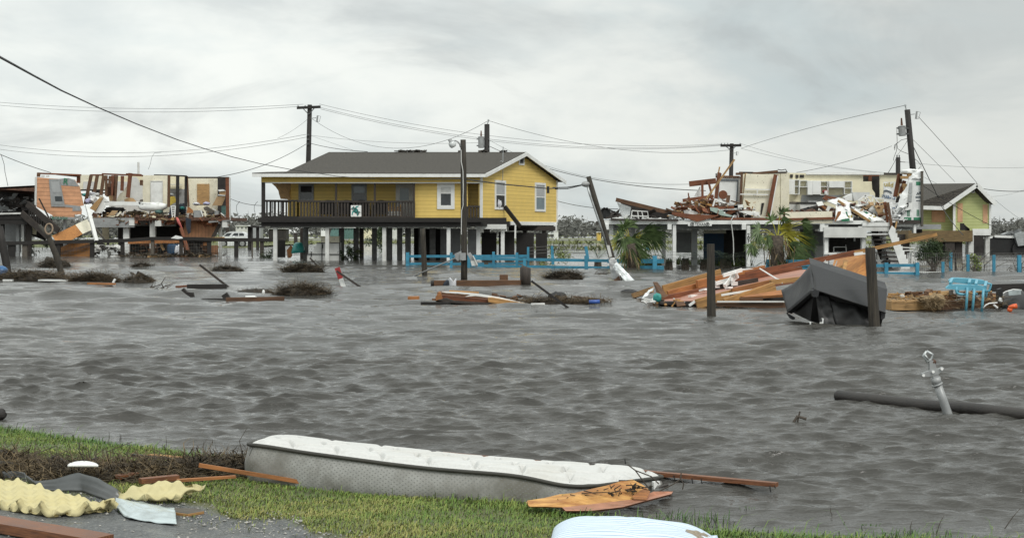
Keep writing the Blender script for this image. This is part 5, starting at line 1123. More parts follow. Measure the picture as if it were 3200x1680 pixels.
def can(parent,c,r,hgt,tilt=0.0,m='grey_metal'):
 c = Vector(c); ax = Vector((math.sin(tilt),0,math.cos(tilt))); mb = MB()
 mb.tube([c - ax * hgt / 2,c - ax * (hgt / 2 - .03),c + ax * (hgt / 2 - .05),c + ax * hgt / 2,c + ax * (hgt / 2 + .04)],[r * .9,r,r,r * 1.08,r * .6],14)
 o = build(mb,'transformer',m,parent); mb = MB(); mb.tube([c + ax * hgt / 2,c + ax * (hgt / 2 + .45)],[.07,.04],8); build(mb,'bushing','w_black' if m != 'grey_metal' else 'rust',o)
 mb = MB()
 for k in (-.3,.3): mb.box((c.x + r * .8,c.y - .05,c.z + k * hgt - .04),(c.x + r * 1.9,c.y + .05,c.z + k * hgt + .04)); mb.box((c.x - r * 1.5,c.y - .05,c.z + k * hgt - .04),(c.x - r * .9,c.y + .05,c.z + k * hgt + .04))
 build(mb,'hanger','dark_metal',o)
def poles():
 Y = 120.0
 p = thing('power_pole','black power pole with a crossarm rising behind the left end of the yellow house','pole',P(B_(588,900),Y))
 mb = MB(); px_tube(mb,((B_(583,930),Y),(B_(604,62),Y)),[.24,.19],10); build(mb,'pole','w_black',p,smooth=True)
 build(MB().beam(P(B_(513,84),Y - .2),P(B_(680,77),Y - .2),.12,.22),'crossarm','w_black',p)
 mb = MB(); mb.beam(P(B_(556,88),Y - .25),P(B_(597,130),Y - .25),.05,.07); mb.beam(P(B_(636,86),Y - .25),P(B_(600,128),Y - .25),.05,.07); build(mb,'brace','dark_metal',p)
 for x in (522,572,672): mb = MB(); insul(mb,P(B_(x,76),Y - .2)); build(mb,'insulator','galv',p)
 cutout(p,P(B_(612,158),Y - .2),.8)
 for y in (268,300,333): mb = MB(); mb.tube([P(B_(592,y),Y - .2),P(B_(592,y + 12),Y - .2)],.12,8); build(mb,'spool','dark_metal',p)
 Y2 = 104.0
 p = thing('power_pole','black power pole with a grey transformer can behind the yellow house ridge','pole',P(C_(776,900),Y2))
 mb = MB(); px_tube(mb,((C_(776,900),Y2),(C_(777,68),Y2)),[.24,.19],10); build(mb,'pole','w_black',p,smooth=True)
 can(p,P(C_(733,205),Y2 - .1),.22,.8); mb = MB(); px_tube(mb,((C_(777,80),Y2),(C_(788,42),Y2)),.04,6); insul(mb,P(C_(788,46),Y2)); build(mb,'top_pin','galv',p)
 for y in (185,232,258): mb = MB(); px_tube(mb,((C_(786,y),Y2 - .1),(C_(796,y),Y2 - .1)),.09,6); build(mb,'spool','dark_metal',p)
 Y3 = 125.0
 p = thing('power_pole','black power pole with a crossarm behind the longest tan stick','pole',P(E_(85,900),Y3))
 mb = MB(); px_tube(mb,((E_(78,950),Y3),(E_(92,322),Y3)),[.22,.18],10); build(mb,'pole','w_black',p,smooth=True)
 build(MB().beam(P(E_(4,338),Y3 - .2),P(E_(166,336),Y3 - .2),.12,.22),'crossarm','w_black',p)
 mb = MB(); mb.beam(P(E_(44,342),Y3 - .25),P(E_(84,374),Y3 - .25),.05,.07); mb.beam(P(E_(124,342),Y3 - .25),P(E_(98,368),Y3 - .25),.05,.07); build(mb,'brace','dark_metal',p)
 for x in (12,36,60,158): mb = MB(); insul(mb,P(E_(x,330),Y3 - .2)); build(mb,'insulator','galv',p)
 cutout(p,P(E_(100,398),Y3 - .2),.5)
 Y4 = 78.0
 p = thing('power_pole','leaning black power pole with a pale transformer can behind the wrecked beach house','pole',P(WR(1130,1800),Y4))
 mb = MB(); px_tube(mb,((WR(1165,1750),Y4),(WR(1010,98),Y4)),[.19,.155],10); build(mb,'pole','w_black',p,smooth=True)
 can(p,P(WR(940,385),Y4 - .1),.20,.53,-.05,'grey_metal')
 mb = MB(); px_tube(mb,((WR(997,110),Y4),(WR(985,45),Y4)),.03,6); insul(mb,P(WR(982,62),Y4)); build(mb,'top_pin','galv',p); cutout(p,P(WR(1035,165),Y4 - .1),.6)
 mb = MB()
 for y in (340,405): px_tube(mb,((WR(980,y),Y4),(WR(1070,y),Y4)),.02,5)
 build(mb,'bolt','galv',p)
 p = thing('power_pole','short black power pole left of the leaning pole, with two pins on top','pole',P(WR(886,1500),100))
 mb = MB(); px_tube(mb,((WR(886,1700),100),(WR(886,738),100)),[.19,.16],10); build(mb,'pole','w_black',p,smooth=True)
 for x in (872,902): mb = MB(); px_tube(mb,((WR(x,740),100),(WR(x,705),100)),.04,6); build(mb,'pin','dark_metal',p)
 mb = MB(); px_tube(mb,((WR(910,793),100),(WR(985,800),100)),.035,5); build(mb,'arm','dark_metal',p)
poles()
def catenary(a,b,sag=None,mid=None,n=22):
 """wire from a to b, (pixel, depth) each, hanging through the third point"""
 A,B = P(*a),P(*b)
 if mid is not None:
  t = (mid[0] - a[0][0]) / (b[0][0] - a[0][0]); y = a[1] + (b[1] - a[1]) * t
  z = P(mid,y).z; s = (A.z * (1 - t) + B.z * t - z) / max(.05,4 * t * (1 - t))
 else: s = sag or 0
 return [A.lerp(B,i / n) + Vector((0,0,-4 * s * (i / n) * (1 - i / n))) for i in range(n + 1)]
def wires():
 def w(lab,a,ya,b,yb,mid=None,r=.016,m='thinwire',g='wires strung between the poles',sag=None):
  mb = MB(); mb.tube(catenary((a,ya),(b,yb),sag,mid),r,5); solo(mb,'power_line',m,lab,'wire',g)
 p1 = 120
 mb = MB(); pts = [P(q,y) for q,y in zip([WL(*q) for q in ((-120,0),(0,68),(250,205),(450,312),(700,428),(1000,556),(1300,672),(1500,738),(1700,797),(1900,846),(2150,893),(2400,928))],(9,11,14,18,23,29,35,40,46,52,58,64))]
 pts += [P(q,y) for q,y in ((G_(1240,448),66),(G_(1830,492),68),(C_(0,486),69),(C_(250,491),64),(C_(480,483),55),(C_(585,478),45.1))]
 mb.tube(pts,[.010 + .0003 * i for i in range(len(pts))],6); solo(mb,'service_cable','wire','thick black cable sweeping down from the top left to the street lamp pole','cable')
 mb = MB(); pts = [P(C_(*q),y) for q,y in (((625,484),45),((760,503),48),((900,522),50),((1050,535),52),((1235,553),54),((1310,550),55))] + [P(D_(x,y),56) for x,y in ((-60,288),(60,285),(195,262))]
 mb.tube(pts,.022,6); mb.tube([P(C_(1310,548),55),P(D_(-40,300),55.5),P(D_(60,297),56),P(D_(195,265),56)],.018,6); mb.box(tuple(P(C_(1238,572),54) - Vector((.05,.05,.08))),tuple(P(C_(1238,552),54) + Vector((.05,.05,.08))))
 solo(mb,'service_cable','wire','black cable crossing the yellow gable to the leaning conduit pole','cable')
 a,b,c = B_(520,62),B_(672,57),B_(575,60)
 w('upper of two long lines at the left above the wrecked house',WL(-30,396),130,WL(2220,412),p1,WL(1100,444))
 w('lower of two long lines at the left above the wrecked house',WL(-30,417),130,WL(2190,428),p1,WL(1100,469))
 w('upper slack line at the left, ending at the pole spools',WL(-30,706),130,WL(2240,632),p1,WL(900,768)); w('lower slack line at the left, ending at the pole spools',WL(-30,738),130,WL(2245,652),p1,WL(900,797))
 w('line joining the upper slack line to the fuse holder',WL(2030,662),p1,WL(2250,522),p1,WL(2130,610),.012)
 w('dark cable from the left pole down to the wrecked house wall',WL(1590,944),95,WL(2240,703),p1,WL(1950,835),.022,'wire')
 w('line at the far left running down to the leaning salmon wall',WL(-30,765),80,WL(372,912),90,WL(200,860),.018,'wire')
 mb = MB(); mb.tube([P(WL(*q),85) for q in ((10,785),(30,850),(36,905),(58,1010))],.015,5); solo(mb,'dangling_wire','wire','wire end dangling at the left edge over the dark ruin','wire')
 mb = MB(); mb.tube([P(WL(*q),122) for q in ((1180,764),(1130,768),(1110,800),(1100,850),(1085,888))],.015,5); solo(mb,'dangling_wire','thinwire','thin wire end dangling above the white vent pipe','wire')
 w('line from the wrecked house wall end to the yellow porch post',WL(1690,1104),92,WL(1912,1152),78,None,.016,'wire',sag=.1)
 for x0,lab in ((1730,'left'),(1860,'right')):
  mb = MB(); mb.tube([P(WL(x0 + dx,y),84) for dx,y in ((25,1122),(2,1150),(0,1180),(18,1255))],.013,5); solo(mb,'dangling_wire','wire','%s of two wire ends dangling beside the yellow porch' % lab,'wire')
 w('top line from the left pole to the crossarm pole at the right',B_(672,57),p1,E_(12,326),125,WM(300,252)); w('second line from the left pole to the crossarm pole at the right',B_(672,80),p1,E_(36,330),125,WM(700,300)); w('third line from the left pole to the crossarm pole at the right',B_(680,92),p1,E_(60,332),125,WM(800,316))
 w('line from the transformer pole top to the right crossarm pole',C_(790,42),104,E_(80,372),125,WM(1380,358)); w('line from the transformer pole top back towards the left pole',B_(622,162),p1,C_(786,42),104,C_(160,250))
 w('low line from the left pole to the transformer pole',B_(608,276),p1,C_(775,205),104,C_(300,212),.012); w('dark line from the left pole into the yellow house ridge',B_(608,333),p1,B_(1010,392),90,B_(800,368),.022,'wire'); w('faint line from the left pole into the yellow house ridge',B_(612,280),p1,B_(925,388),95,B_(760,325),.010)
 w('dark line from the transformer pole passing the yellow gable to the wrecked deck',C_(800,236),104,D_(1230,313),66,WM(700,632),.020,'wire'); w('thin line above the dark line right of the yellow gable',C_(800,190),104,D_(1100,258),70,WM(700,628),.012); w('line behind the yellow gable to the left of the leaning pole',C_(1312,648),80,D_(490,468),62,None,.016,'wire',sag=.1)
 w('line from the leaning pole top down to the right crossarm pole',E_(165,360),125,WR(975,42),78,WR(300,250)); w('line from the leaning pole to the cream walls of the beach house',E_(600,548),68,WR(800,585),78,WR(300,750),.014)
 w('line from the leaning pole top to the green ridge',WR(1160,195),78,WR(1945,1080),95,WR(1500,610)); w('line from the leaning pole middle to the green roof',WR(1070,485),78,WR(1650,1065),93,WR(1380,815),.012)
 w('black cable from the leaning pole down past the wrapped wall to the green deck',WR(1075,560),78,WR(1430,1288),84,WR(1250,930),.022,'wire'); w('continuing black cable over the green house front to the ground',GR(640,540),84,GR(880,860),76,None,.022,'wire',sag=.1)
 w('thick line leaving the green roof to the right edge',GR(1095,372),95,GR(1600,390),90,None,.022,'wire',sag=.1); w('thin line at the right from the short pole arm',WR(985,800),100,WR(2700,868),120,None,.012,sag=.2); w('pale line low over the green ridge at the right',WR(1230,1000),100,WR(2700,1110),130,None,.010,sag=1.2)
 w('first line from the crossarm pole to the far right',E_(160,322),125,WR(800,950),110,WR(250,885),.012); w('second line from the crossarm pole to the far right',E_(165,360),125,WR(760,955),110,WR(200,890),.013)
 w('line on the left of the short pole down to the wall top',WR(745,955),72,WR(870,730),100,None,.018,'wire',sag=.05); w('line crossing from the leaning pole to the short pole',WR(1015,505),78,WR(880,700),100,None,.012,sag=.05)
 w('green gable diagonal line down to the right edge',GR(1220,490),96,GR(1600,760),90,None,.012,sag=.1); w('diagonal line across the green gable',GR(450,335),80,GR(1330,830),88,None,.016,'wire',sag=.15)
 for i,q in enumerate((((870,365),(875,540),(850,580),(840,640)),((1010,485),(930,505),(880,545),(840,570),(835,620)),((870,550),(880,620),(930,655),(1020,690)),((1090,740),(1150,790),(1200,850)),((870,560),(865,650),(830,740),(825,780)),((1200,868),(1175,870),(1160,900)))):
  mb = MB(); mb.tube([P(WR(*t),78) for t in q],.014,5); solo(mb,'loose_wire','wire','loose wire curling beside the leaning power pole, %s' % ('hanging from the transformer','left loop','crossing to the right','right of the pole foot','over the short pole','over the wrapped wall corner')[i],'wire','loose wires at the leaning pole')
 mb = MB(); mb.tube([P(RA(*q),64.4) for q in ((2030,180),(2100,195),(2180,178),(2215,235))],.02,5); solo(mb,'cable_stub','wire','cable stub curling on top of the cream wall','cable')
wires()
# street lamp pole, leaning posts
def street_lamp():
 b = PZ(C_(605,1247)); Y = b.y
 t = thing('street_lamp','round wooden pole with a bell shaped street lamp and grey meter boxes','lamp',b)
 mb = MB(); mb.tube([P(C_(604,1300),Y),P(C_(605,1100),Y),P(C_(603,900),Y),P(C_(602,650),Y),P(C_(600,400),Y),P(C_(597,185),Y)],[.105,.105,.10,.10,.095,.087],12); build(mb,'pole','w_piling',t,smooth=True)
 mb = MB(); mb.tube([P(LAMP(365,250),Y - .1),P(LAMP(350,190),Y - .12),P(LAMP(310,140),Y - .15),P(LAMP(270,122),Y - .15),P(LAMP(215,128),Y - .15)],.024,8); build(mb,'arm','grey_metal',t,smooth=True)
 ax = (P(LAMP(235,240),Y) - P(LAMP(150,85),Y)).normalized(); p = P(LAMP(150,88),Y - .15); k = 1 / 6.146 / F * Y
 mb = MB(); mb.tube([p,p + ax * 10 * k,p + ax * 55 * k,p + ax * 70 * k],[28 * k,38 * k,36 * k,55 * k],12); o = build(mb,'lamp_head','grey_metal',t,smooth=True)
 mb = MB(); q = p + ax * 72 * k; mb.tube([q,q + ax * 15 * k,q + ax * 60 * k,q + ax * 95 * k,q + ax * 105 * k],[60 * k,68 * k,70 * k,58 * k,40 * k],14); M['lens'] = mat('ribbed lamp glass',(.62,.65,.64),rough=.15,var=.12,scale=40); build(mb,'lens','lens',o,smooth=True)
 mb = MB(); mb.tube([P(C_(*x),Y - .12) for x in ((582,262),(583,350),(596,420),(598,560),(596,620),(597,680),(586,720),(584,850),(584,900))],.013,6); build(mb,'cable','white_dirty',t)
 m1 = MB(); m1.prism(poly(pp(MR,702,128,785,92,790,130,770,200,745,215,715,190),Y - .22),back(.12)); m1.prism(poly(pp(MR,770,118,840,118,842,205,800,210,768,195),Y - .28),back(.18)); build(m1,'meter_box','grey_metal',t)
 m2 = MB(); m2.prism(poly(pp(MR,855,125,895,108,975,235,990,275,965,290,905,215),Y - .25),back(.15)); o = build(m2,'meter_box','grey_metal',t); m3 = MB(); m3.beam(P(MR(930,150),Y - .3),P(MR(985,265),Y - .3),.03,.05); m3.prism(poly(pp(MR,900,215,965,210,985,270,915,275),Y - .27),back(.02)); build(m3,'lid','white_dirty',o)
 mb = MB(); mb.tube([P(MR(712,182),Y - .2),PZ(MR(125,435),-.05)],.022,8); solo(mb,'conduit_pipe','grey_metal','long grey conduit slanting from the meter boxes into the water','pipe',smooth=True)
street_lamp()
def round_post(fn,top,bot,r,lab,name='wooden_post',m='w_piling',r2=None,tilt_y=0.,grp=None):
 b = PZ(fn(*bot)); t = P(fn(*top),b.y + tilt_y); d = b - t; mb = MB()
 pts = [t + d * (i / 7 * 1.06) for i in range(8)]; rr = [(r2 or r * .92) + (r - (r2 or r * .92)) * i / 7 for i in range(8)]
 mb.tube([t - d.normalized() * -.0] + pts[1:],rr,12); return solo(mb,name,m,lab,'post',grp,smooth=True)
def posts():
 round_post(MR,(315,-240 + 60),(340,393),.10,'dark round post leaning left of the street lamp')
 def facepost(fn,top,bot,wpx_top,wpx_bot,k,lab):
  b = PZ(fn(*bot)); t = P(fn(*top),b.y); mb = MB(); d = b - t
  r0,r1 = wpx_top * k / F * b.y / 2,wpx_bot * k / F * b.y / 2
  pts = [t + d * (i / 8 * 1.05) for i in range(9)]; mb.tube(pts,[r0 + (r1 - r0) * i / 8 for i in range(9)],16)
  return solo(mb,'wooden_post','w_piling',lab,'post',smooth=False)
 facepost(FV,(1787,613),(1789,794),19,23,3200 / 2575,'thick upright wooden post standing in the water before the debris raft')
 facepost(FV,(2188,622),(2199,823),25,28,3200 / 2575,'thick wooden post leaning in front of the grey sofa')
 mb = MB(); c = P(FV(2200,631),22.55); blob(mb,c,(.035,.02,.035),2,.3); solo(mb,'bolt_plate','grey_metal','small metal bolt near the top of the post before the sofa','bolt')
 b = PZ(ML(905,590)); t = P(A_(470,800),b.y); mb = MB()
 mb.tube([P(A_(380,690),b.y + .3),t,P(A_(500,880),b.y),P(A_(545,990),b.y),P(A_(570,1080),b.y),P(A_(600,1190),b.y),P(A_(606,1230),b.y)],[.06,.08,.095,.105,.10,.11,.11],12)
 solo(mb,'wooden_post','w_piling','crooked leaning post wearing a rusty ring, in the reed bank at the left','post',smooth=True)
 mb = MB(); c = P(A_(470,722),b.y - .12); mb.tube([c + Vector((.125 * math.cos(a),.03 * math.sin(a),.17 * math.sin(a))) for a in np.linspace(0,6.283,25)],.027,8,cap=False); M['ring'] = mat('faded life ring',(.27,.20,.14),rough=.8,var=.4); solo(mb,'life_ring','ring','faded oval ring hung on the crooked leaning post','ring',smooth=True)
 b = PZ(ML(100,530)); mb = MB(); mb.tube([P(A_(-10,700),b.y),P(A_(15,850),b.y),P(A_(45,1000),b.y),P(A_(65,1160),b.y),P(A_(68,1200),b.y)],[.14,.15,.165,.175,.175],12); solo(mb,'wooden_post','w_black','thick black post leaning at the left edge of the picture','post',smooth=True)
 mb = MB(); mb.tube([P(ML(-10,230),b.y - .3),P(ML(50,530),b.y - .3)],.03,6); solo(mb,'thin_stick','grey_metal','thin grey stick beside the thick black post','stick')
 mb = MB(); q = PZ(ML(15,550)); blob(mb,q + Vector((0,0,.12)),(.25,.25,.22),1,.03); M['ball'] = mat('blue ball plastic',(.03,.12,.28),rough=.35,var=.2); solo(mb,'blue_ball','ball','blue ball floating by the thick black post','ball',smooth=True)
 b = PZ(D_(500,1075)); mb = MB(); Y = b.y; mb.tube([P(D_(240,193),Y),P(D_(330,500),Y),P(D_(440,885),Y),P(D_(505,1100),Y)],[.075,.085,.10,.11],12)
 t = thing('conduit_pole','leaning brown service pole with a silver conduit and torn metal at its foot','pole',b); build(mb,'pole','w_piling',t,smooth=True)
 mb = MB(); mb.tube([P(D_(228,262),Y - .1),P(D_(250,340),Y - .12),P(D_(325,560),Y - .12),P(D_(395,775),Y - .12)],.034,8); build(mb,'conduit','galv',t,smooth=True)
 mb = MB(); blob(mb,P(D_(216,258),Y - .1),(.13,.1,.09),1,.1); build(mb,'weatherhead','grey_metal',t,smooth=True)
 build(MB().prism(poly(pp(D_,393,775,418,773,440,868,418,876),Y - .2),back(.12)),'meter_box','white_dirty',t)
 build(MB().prism(poly(pp(D_,418,880,462,878,464,892,420,894),Y - .16),back(.2)),'strap','white',t)
 mb = MB(); crumple(mb,[P(D_(410,895),Y - .25),P(D_(478,895),Y - .2),P(D_(515,1080),Y - .35),P(D_(440,1060),Y - .35)],10,14,.05,3,4,.01); build(mb,'dull_sheet','grey_metal',t,smooth=True)
 mb = MB(); crumple(mb,[P(D_(445,955),Y - .4),P(D_(480,915),Y - .38),P(D_(630,1070),Y - .8),P(D_(560,1085),Y - .8)],16,8,.07,5,5,.01); build(mb,'bright_sheet','foil',t,smooth=False)
 build(MB().prism([P(D_(450,1075),Y - .5),P(D_(500,1030),Y - .45),P(D_(516,1085),Y - .5)],back(.1)),'splinter','w_brown',t)
posts()
# blue fences
def blue_fence():
 def fr(px): return 63.2 + (px[0] - 1275) / (2072 - 1275) * (56.6 - 63.2)
 f = thing('blue_fence','turquoise blue two rail fence standing in the water between the houses','fence',PZ(MR(1000,290)))
 q = lambda fn,x,y,d=0.: P(fn(x,y),fr(fn(x,y)) + d)
 for a,b,w in (((130,158),(1610,155),33),((130,250),(1060,252),32),((1120,250),(1560,240),22)): build(MB().beam(q(MR,*a,.6),q(MR,*b,.6),.05,w * .256 / F * 61),'rail','blue',f)
 for a,b,w in (((940,185),(2576,212),34),((870,270),(2576,300),32)): build(MB().beam(q(MR,*a),q(MR,*b),.05,w * .256 / F * 60),'rail','blue',f)
 for x0,y0,y1,w,d in ((132,110,290,42,.55),(663,112,270,34,.55),(880,165,285,36,-.05),(1180,102,240,32,.55),(1464,112,240,36,.55),(1602,45,235,28,.1),(1560,180,290,40,-.05),(2310,150,310,44,-.05)):
  a,b = q(MR,x0,y0,d),q(MR,x0,y1,d); ww = w * .256 / F * a.y / 2; build(MB().box((a.x - ww,a.y - .06,-.4),(a.x + ww,a.y + .06,a.z)),'post','blue',f)
 a,b = q(MR,2305,40,.4),q(MR,2330,190,.4); build(MB().beam(a,b,.12,.12,up=(0,-1,0)),'post','blue',f)
 a,b = q(MR,1893,30,1.),q(MR,1905,260,1.); build(MB().beam(a,b,.12,.12,up=(0,-1,0)),'post','blue',f)
 for y0,y1 in ((906,907),(965,964)):
  build(MB().beam(q(D_,402,y0,-.01),q(D_,875,y1,-.01),.05,.17),'rail','blue',f)
 for x0,y0,w in ((800,862,36),): a = q(D_,x0,y0,-.05); ww = w * .37 / F * a.y / 2; build(MB().box((a.x - ww,a.y - .06,-.4),(a.x + ww,a.y + .06,a.z)),'post','blue',f)
 mb = MB()
 for y0 in (32,70,110): mb.tube([q(MR,1620,y0 + 20,.3),q(MR,1893,y0,1),q(MR,2305,y0 + 8,.4)],.012,5)
 build(mb,'fence_wire','mesh_wire',f)
 g = thing('blue_fence','turquoise blue rail fence piece before the white stair at the right','fence',PZ(RC(2000,1105)))
 Y = 50.2
 for y0 in (898,1060): build(MB().beam(P(RC(1480,y0),Y),P(RC(2400,y0 - 6),Y),.06,62 * .155 / F * Y),'rail','blue',g)
 for x in (1740,2360): a,b = P(RC(x,838),Y - .08),P(RC(x,1110),Y); build(MB().box((a.x - .06,a.y - .03,-.4),(a.x + .06,a.y + .05,a.z)),'post','blue',g)
 k = thing('blue_fence','short turquoise blue rail fence piece behind the right palm','fence',PZ(E_(480,1320)))
 for y0 in (1252,1310): build(MB().beam(P(E_(362,y0),57.4),P(E_(720,y0 + 6),56.5),.06,.26),'rail','blue',k)
 for x in (375,700): a = P(E_(x,1240),57.2); build(MB().box((a.x - .07,a.y - .06,-.4),(a.x + .07,a.y + .06,a.z)),'post','blue',k)
 item('blue_post_stub','blue','short turquoise post under the wrecked deck behind the left palm','post',rect(RD,880,432,918,520),60.5,.15)
 w = thing('wire_fence','grey wire mesh fence carried by square blue posts at the right','fence',P(FV(2450,690),50.3))
 ps = []
 for x,y0,y1,wd in ((1760,378,515,26),(2012,305,507,26),(2273,310,515,26),(2528,312,500,34)):
  b = PZ(F_(x,y1)); t = P(F_(x,y0),b.y); ww = wd * .3106 / F * b.y / 2; build(MB().box((b.x - ww,b.y - ww,-.4),(b.x + ww,b.y + ww,t.z)),'post','blue',w); ps.append((b,t.z))
 b = P(F_(1840,400),56); t = P(F_(1840,285),56); build(MB().box((b.x - .055,b.y - .05,b.z - .4),(b.x + .055,b.y + .05,t.z)),'post','blue',w)
 b = PZ(F_(1890,480)); build(MB().beam(b + Vector((0,0,-.3)),P(F_(1885,290),b.y),.05,.05,up=(0,-1,0)),'post','w_black',w)
 mb = MB(); zt = ps[1][1] + .05
 allp = [P(F_(1520,500),51.5)] + [p for p,_ in ps] + [P(F_(2900,500),51)]
 for a,b in zip(allp,allp[1:]): wire_mesh(mb,a + Vector((0,.12,0)),b + Vector((0,.12,0)),.05,zt,.125,.0055)
 build(mb,'wire_mesh','mesh_wire',w)
 mb = MB(); mb.beam(P(F_(1180,480),52.5),P(F_(2270,490),51.6),.06,.05); solo(mb,'white_rail','white','white rail floating along the foot of the wire fence','rail')
blue_fence()
# plants in the flooded yards
WIND = Vector((1,-.15,-.05))
def leaf_strip(mb,p,d,L,w,droop,n=3,nrm=None):   # one narrow leaf bending with the wind
 p = Vector(p); d = Vector(d).normalized(); s = d.cross(nrm or Zv); s = s.normalized() if s.length > 1e-4 else Vector((1,0,0)); prev = None
 for i in range(n + 1):
  t = i / n; q = p + d * L * t + Vector((0,0,-droop * L * t * t)); ww = w * (1 - t) ** .6 * (.5 + t * .5 if t < .3 else 1) / 2
  cur = (q - s * ww,q + s * ww)
  if prev: mb.face([prev[0],prev[1],cur[1],cur[0]])
  prev = cur
def fan(mb,c,d,r,rng,spread=1.0,n=26,w=.07):      # wind combed fan leaf: segments streaming from the hub
 d = Vector(d).normalized(); side = d.cross(Zv); side = side.normalized() if side.length > .05 else Vector((0,1,0)); up = side.cross(d)
 for i in range(n):
  a = (i / (n - 1) - .5) * 2.3 * spread + rng.normal(0,.05)
  q = d * math.cos(a) + (up * math.sin(a) * .8 + side * math.sin(a) * .45) ; q = (q.normalized() + WIND * .35).normalized()
  leaf_strip(mb,Vector(c) + Vector((rng.normal(0,.03),) * 3),q,r * rng.uniform(.75,1.1),w,rng.uniform(.15,.5),3,d.cross(q) if d.cross(q).length > .02 else None)
def palm(name,lab,base,trunk,fans,tr,yellow=(),skirt=0,seed=1):
 rng = np.random.default_rng(seed); t = thing(name,lab,'palm tree',base)
 mb = MB(); n = len(trunk); mb.tube(trunk,[tr * (1.15 - .25 * i / (n - 1)) for i in range(n)],10); build(mb,'trunk','bark',t,smooth=True)
 top = Vector(trunk[-1]); g,y,pt = MB(),MB(),MB()
 for i,(c,d,r) in enumerate(fans):
  c = Vector(c); pt.tube([top + Vector((0,0,-.1)),top.lerp(c,.6) + Vector((0,0,.08)),c],[.02,.015,.012],5,cap=False)
  fan(y if i in yellow else g,c,d,r,rng)
 build(g,'crown','palm',t)
 if yellow: build(y,'yellowed_fronds','palm_yel',t)
 build(pt,'leaf_stalks','palm_yel',t)
 if skirt:
  s = MB(); a = Vector(trunk[0]); 
  for i in range(skirt):
   z = rng.uniform(.15,.9); q = a.lerp(top,z) + Vector((rng.normal(0,tr * .8),rng.normal(0,tr * .8) - tr * .5,0)); leaf_strip(s,q,(rng.normal(.3,.4),rng.normal(0,.3),-1),rng.uniform(.3,.9),.06,.1,3)
  build(s,'dead_skirt','reed',t)
def plants():
 def fp(fn,Y,*v): return [(P(fn(x,y),Y),d,r) for x,y,d,r in v]
 Y = 57.2
 b = PZ(RD(650,855)); k = P(RD(620,420),Y)
 fans = fp(RD,Y,(520,170,(-.1,0,1),.62),(560,150,(.35,0,1),.6),(470,300,(-.5,0,.6),.6),(560,300,(.1,0,-.9),.95),(620,330,(.4,0,-.7),.95),(520,330,(-.35,0,-.6),.7),(830,200,(1,0,.15),.95),(880,230,(1,0,-.2),1.0),(920,260,(1,0,-.35),.85),(800,290,(1,0,-.5),.8),(700,560,(.5,0,-1),.95),(740,620,(.45,0,-1),.75),(560,520,(-.1,0,-1),.75),(650,330,(.8,.2,.5),.8),(600,480,(.2,-.5,-1),.8),(680,470,(.6,-.3,-.8),.8),(420,330,(-.5,.3,.1),.6),(540,600,(-.15,-.3,-1),.55),(500,230,(-.4,-.3,.3),.6))
 palm('palm_tree','wind blown fan palm before the left end of the wrecked beach house',b,[P(RD(670,870),Y),P(RD(660,720),Y),P(RD(650,560),Y),k],fans,.23,(12,16),90,4)
 Y = 57.0
 fans = fp(E_,Y,(400,930,(-.4,0,.8),.55),(470,870,(.2,0,1),.55),(490,900,(.3,0,-.6),.45),(470,985,(.7,0,.1),.75),(520,1020,(.8,0,-.6),1.0),(560,1090,(.5,0,-1),.9),(600,1130,(.55,0,-1),.8),(310,990,(-.7,0,.2),.5),(300,1020,(-.4,0,-.8),.5),(380,1040,(-.3,0,-.6),.5),(420,1080,(.2,0,-1),.6),(640,930,(.7,0,.2),.45),(650,950,(.6,0,-.5),.45),(620,1040,(1,0,.05),.75),(650,1070,(1,0,-.3),.7),(540,1180,(.4,0,-1),.8),(250,1110,(-.4,0,-.3),.4),(245,1130,(.2,0,-1),.4),(440,1180,(0,-.4,-1),.8),(480,1240,(.2,-.4,-1),.5),(600,1200,(.5,-.3,-1),.6))
 palm('palm_tree','wind blown fan palm with a yellow heart before the middle of the wrecked beach house',PZ(E_(450,1318)),[P(E_(452,1330),Y),P(E_(450,1240),Y),P(E_(448,1150),Y),P(E_(450,1040),Y)],fans,.27,(3,4),120,8)
 def cycad(lab,px,Y,R_,n,seed,m='cycad',up=.6,cat='cycad',name='cycad'):
  rng = np.random.default_rng(seed); b = PZ(px); b = P((px[0],0),Y); b.z = 0; t = thing(name,lab,cat,b,'dark cycads round the wrecked beach house' if name == 'cycad' else None); mb = MB()
  mb.tube([b + Vector((0,0,-.2)),b + Vector((0,0,R_ * .35))],[.18,.14],8); build(mb,'stem','bark',t); mb = MB()
  for i in range(n):
   a = rng.uniform(0,6.283); e = rng.uniform(.15,1.2) * up; d = Vector((math.cos(a),math.sin(a),math.tan(e))).normalized(); d = (d + WIND * .15).normalized()
   L_ = R_ * rng.uniform(.75,1.1); p = b + Vector((0,0,R_ * .35)); s = d.cross(Zv).normalized()
   for j in range(16):
    tt = (j + 1) / 16; q = p + d * L_ * tt + Vector((0,0,-.45 * L_ * tt * tt))
    for sg in (-1,1): leaf_strip(mb,q,d * .7 + s * sg + Vector((0,0,.1)),.22 * R_ * (1 - .5 * tt) + .06,.035,.3,1)
  build(mb,'crown',m,t)
 cycad('dark cycad beside the white post left of the house number',RD(1240,840),57.5,.95,26,2); cycad('wide dark cycad below the grey screen of the beach house',RD(1500,850),58.5,1.25,34,3)
 cycad('dark cycad behind the thick upright post',RD(1800,850),58.5,1.15,30,4); cycad('dark cycad below the blue door of the beach house',RD(2120,850),58.0,1.3,34,5); cycad('small dark cycad behind the blue fence at the beach house corner',RD(910,660),60,.8,22,6)
 cycad('grey green drooping palm shrub left of the leaning conduit pole',D_(320,885),59.5,1.1,20,7,'palm',1.1,'shrub','palm_shrub')
 cycad('dark cycad low at the left foot of the right palm',E_(60,1290),58,1.1,26,9)
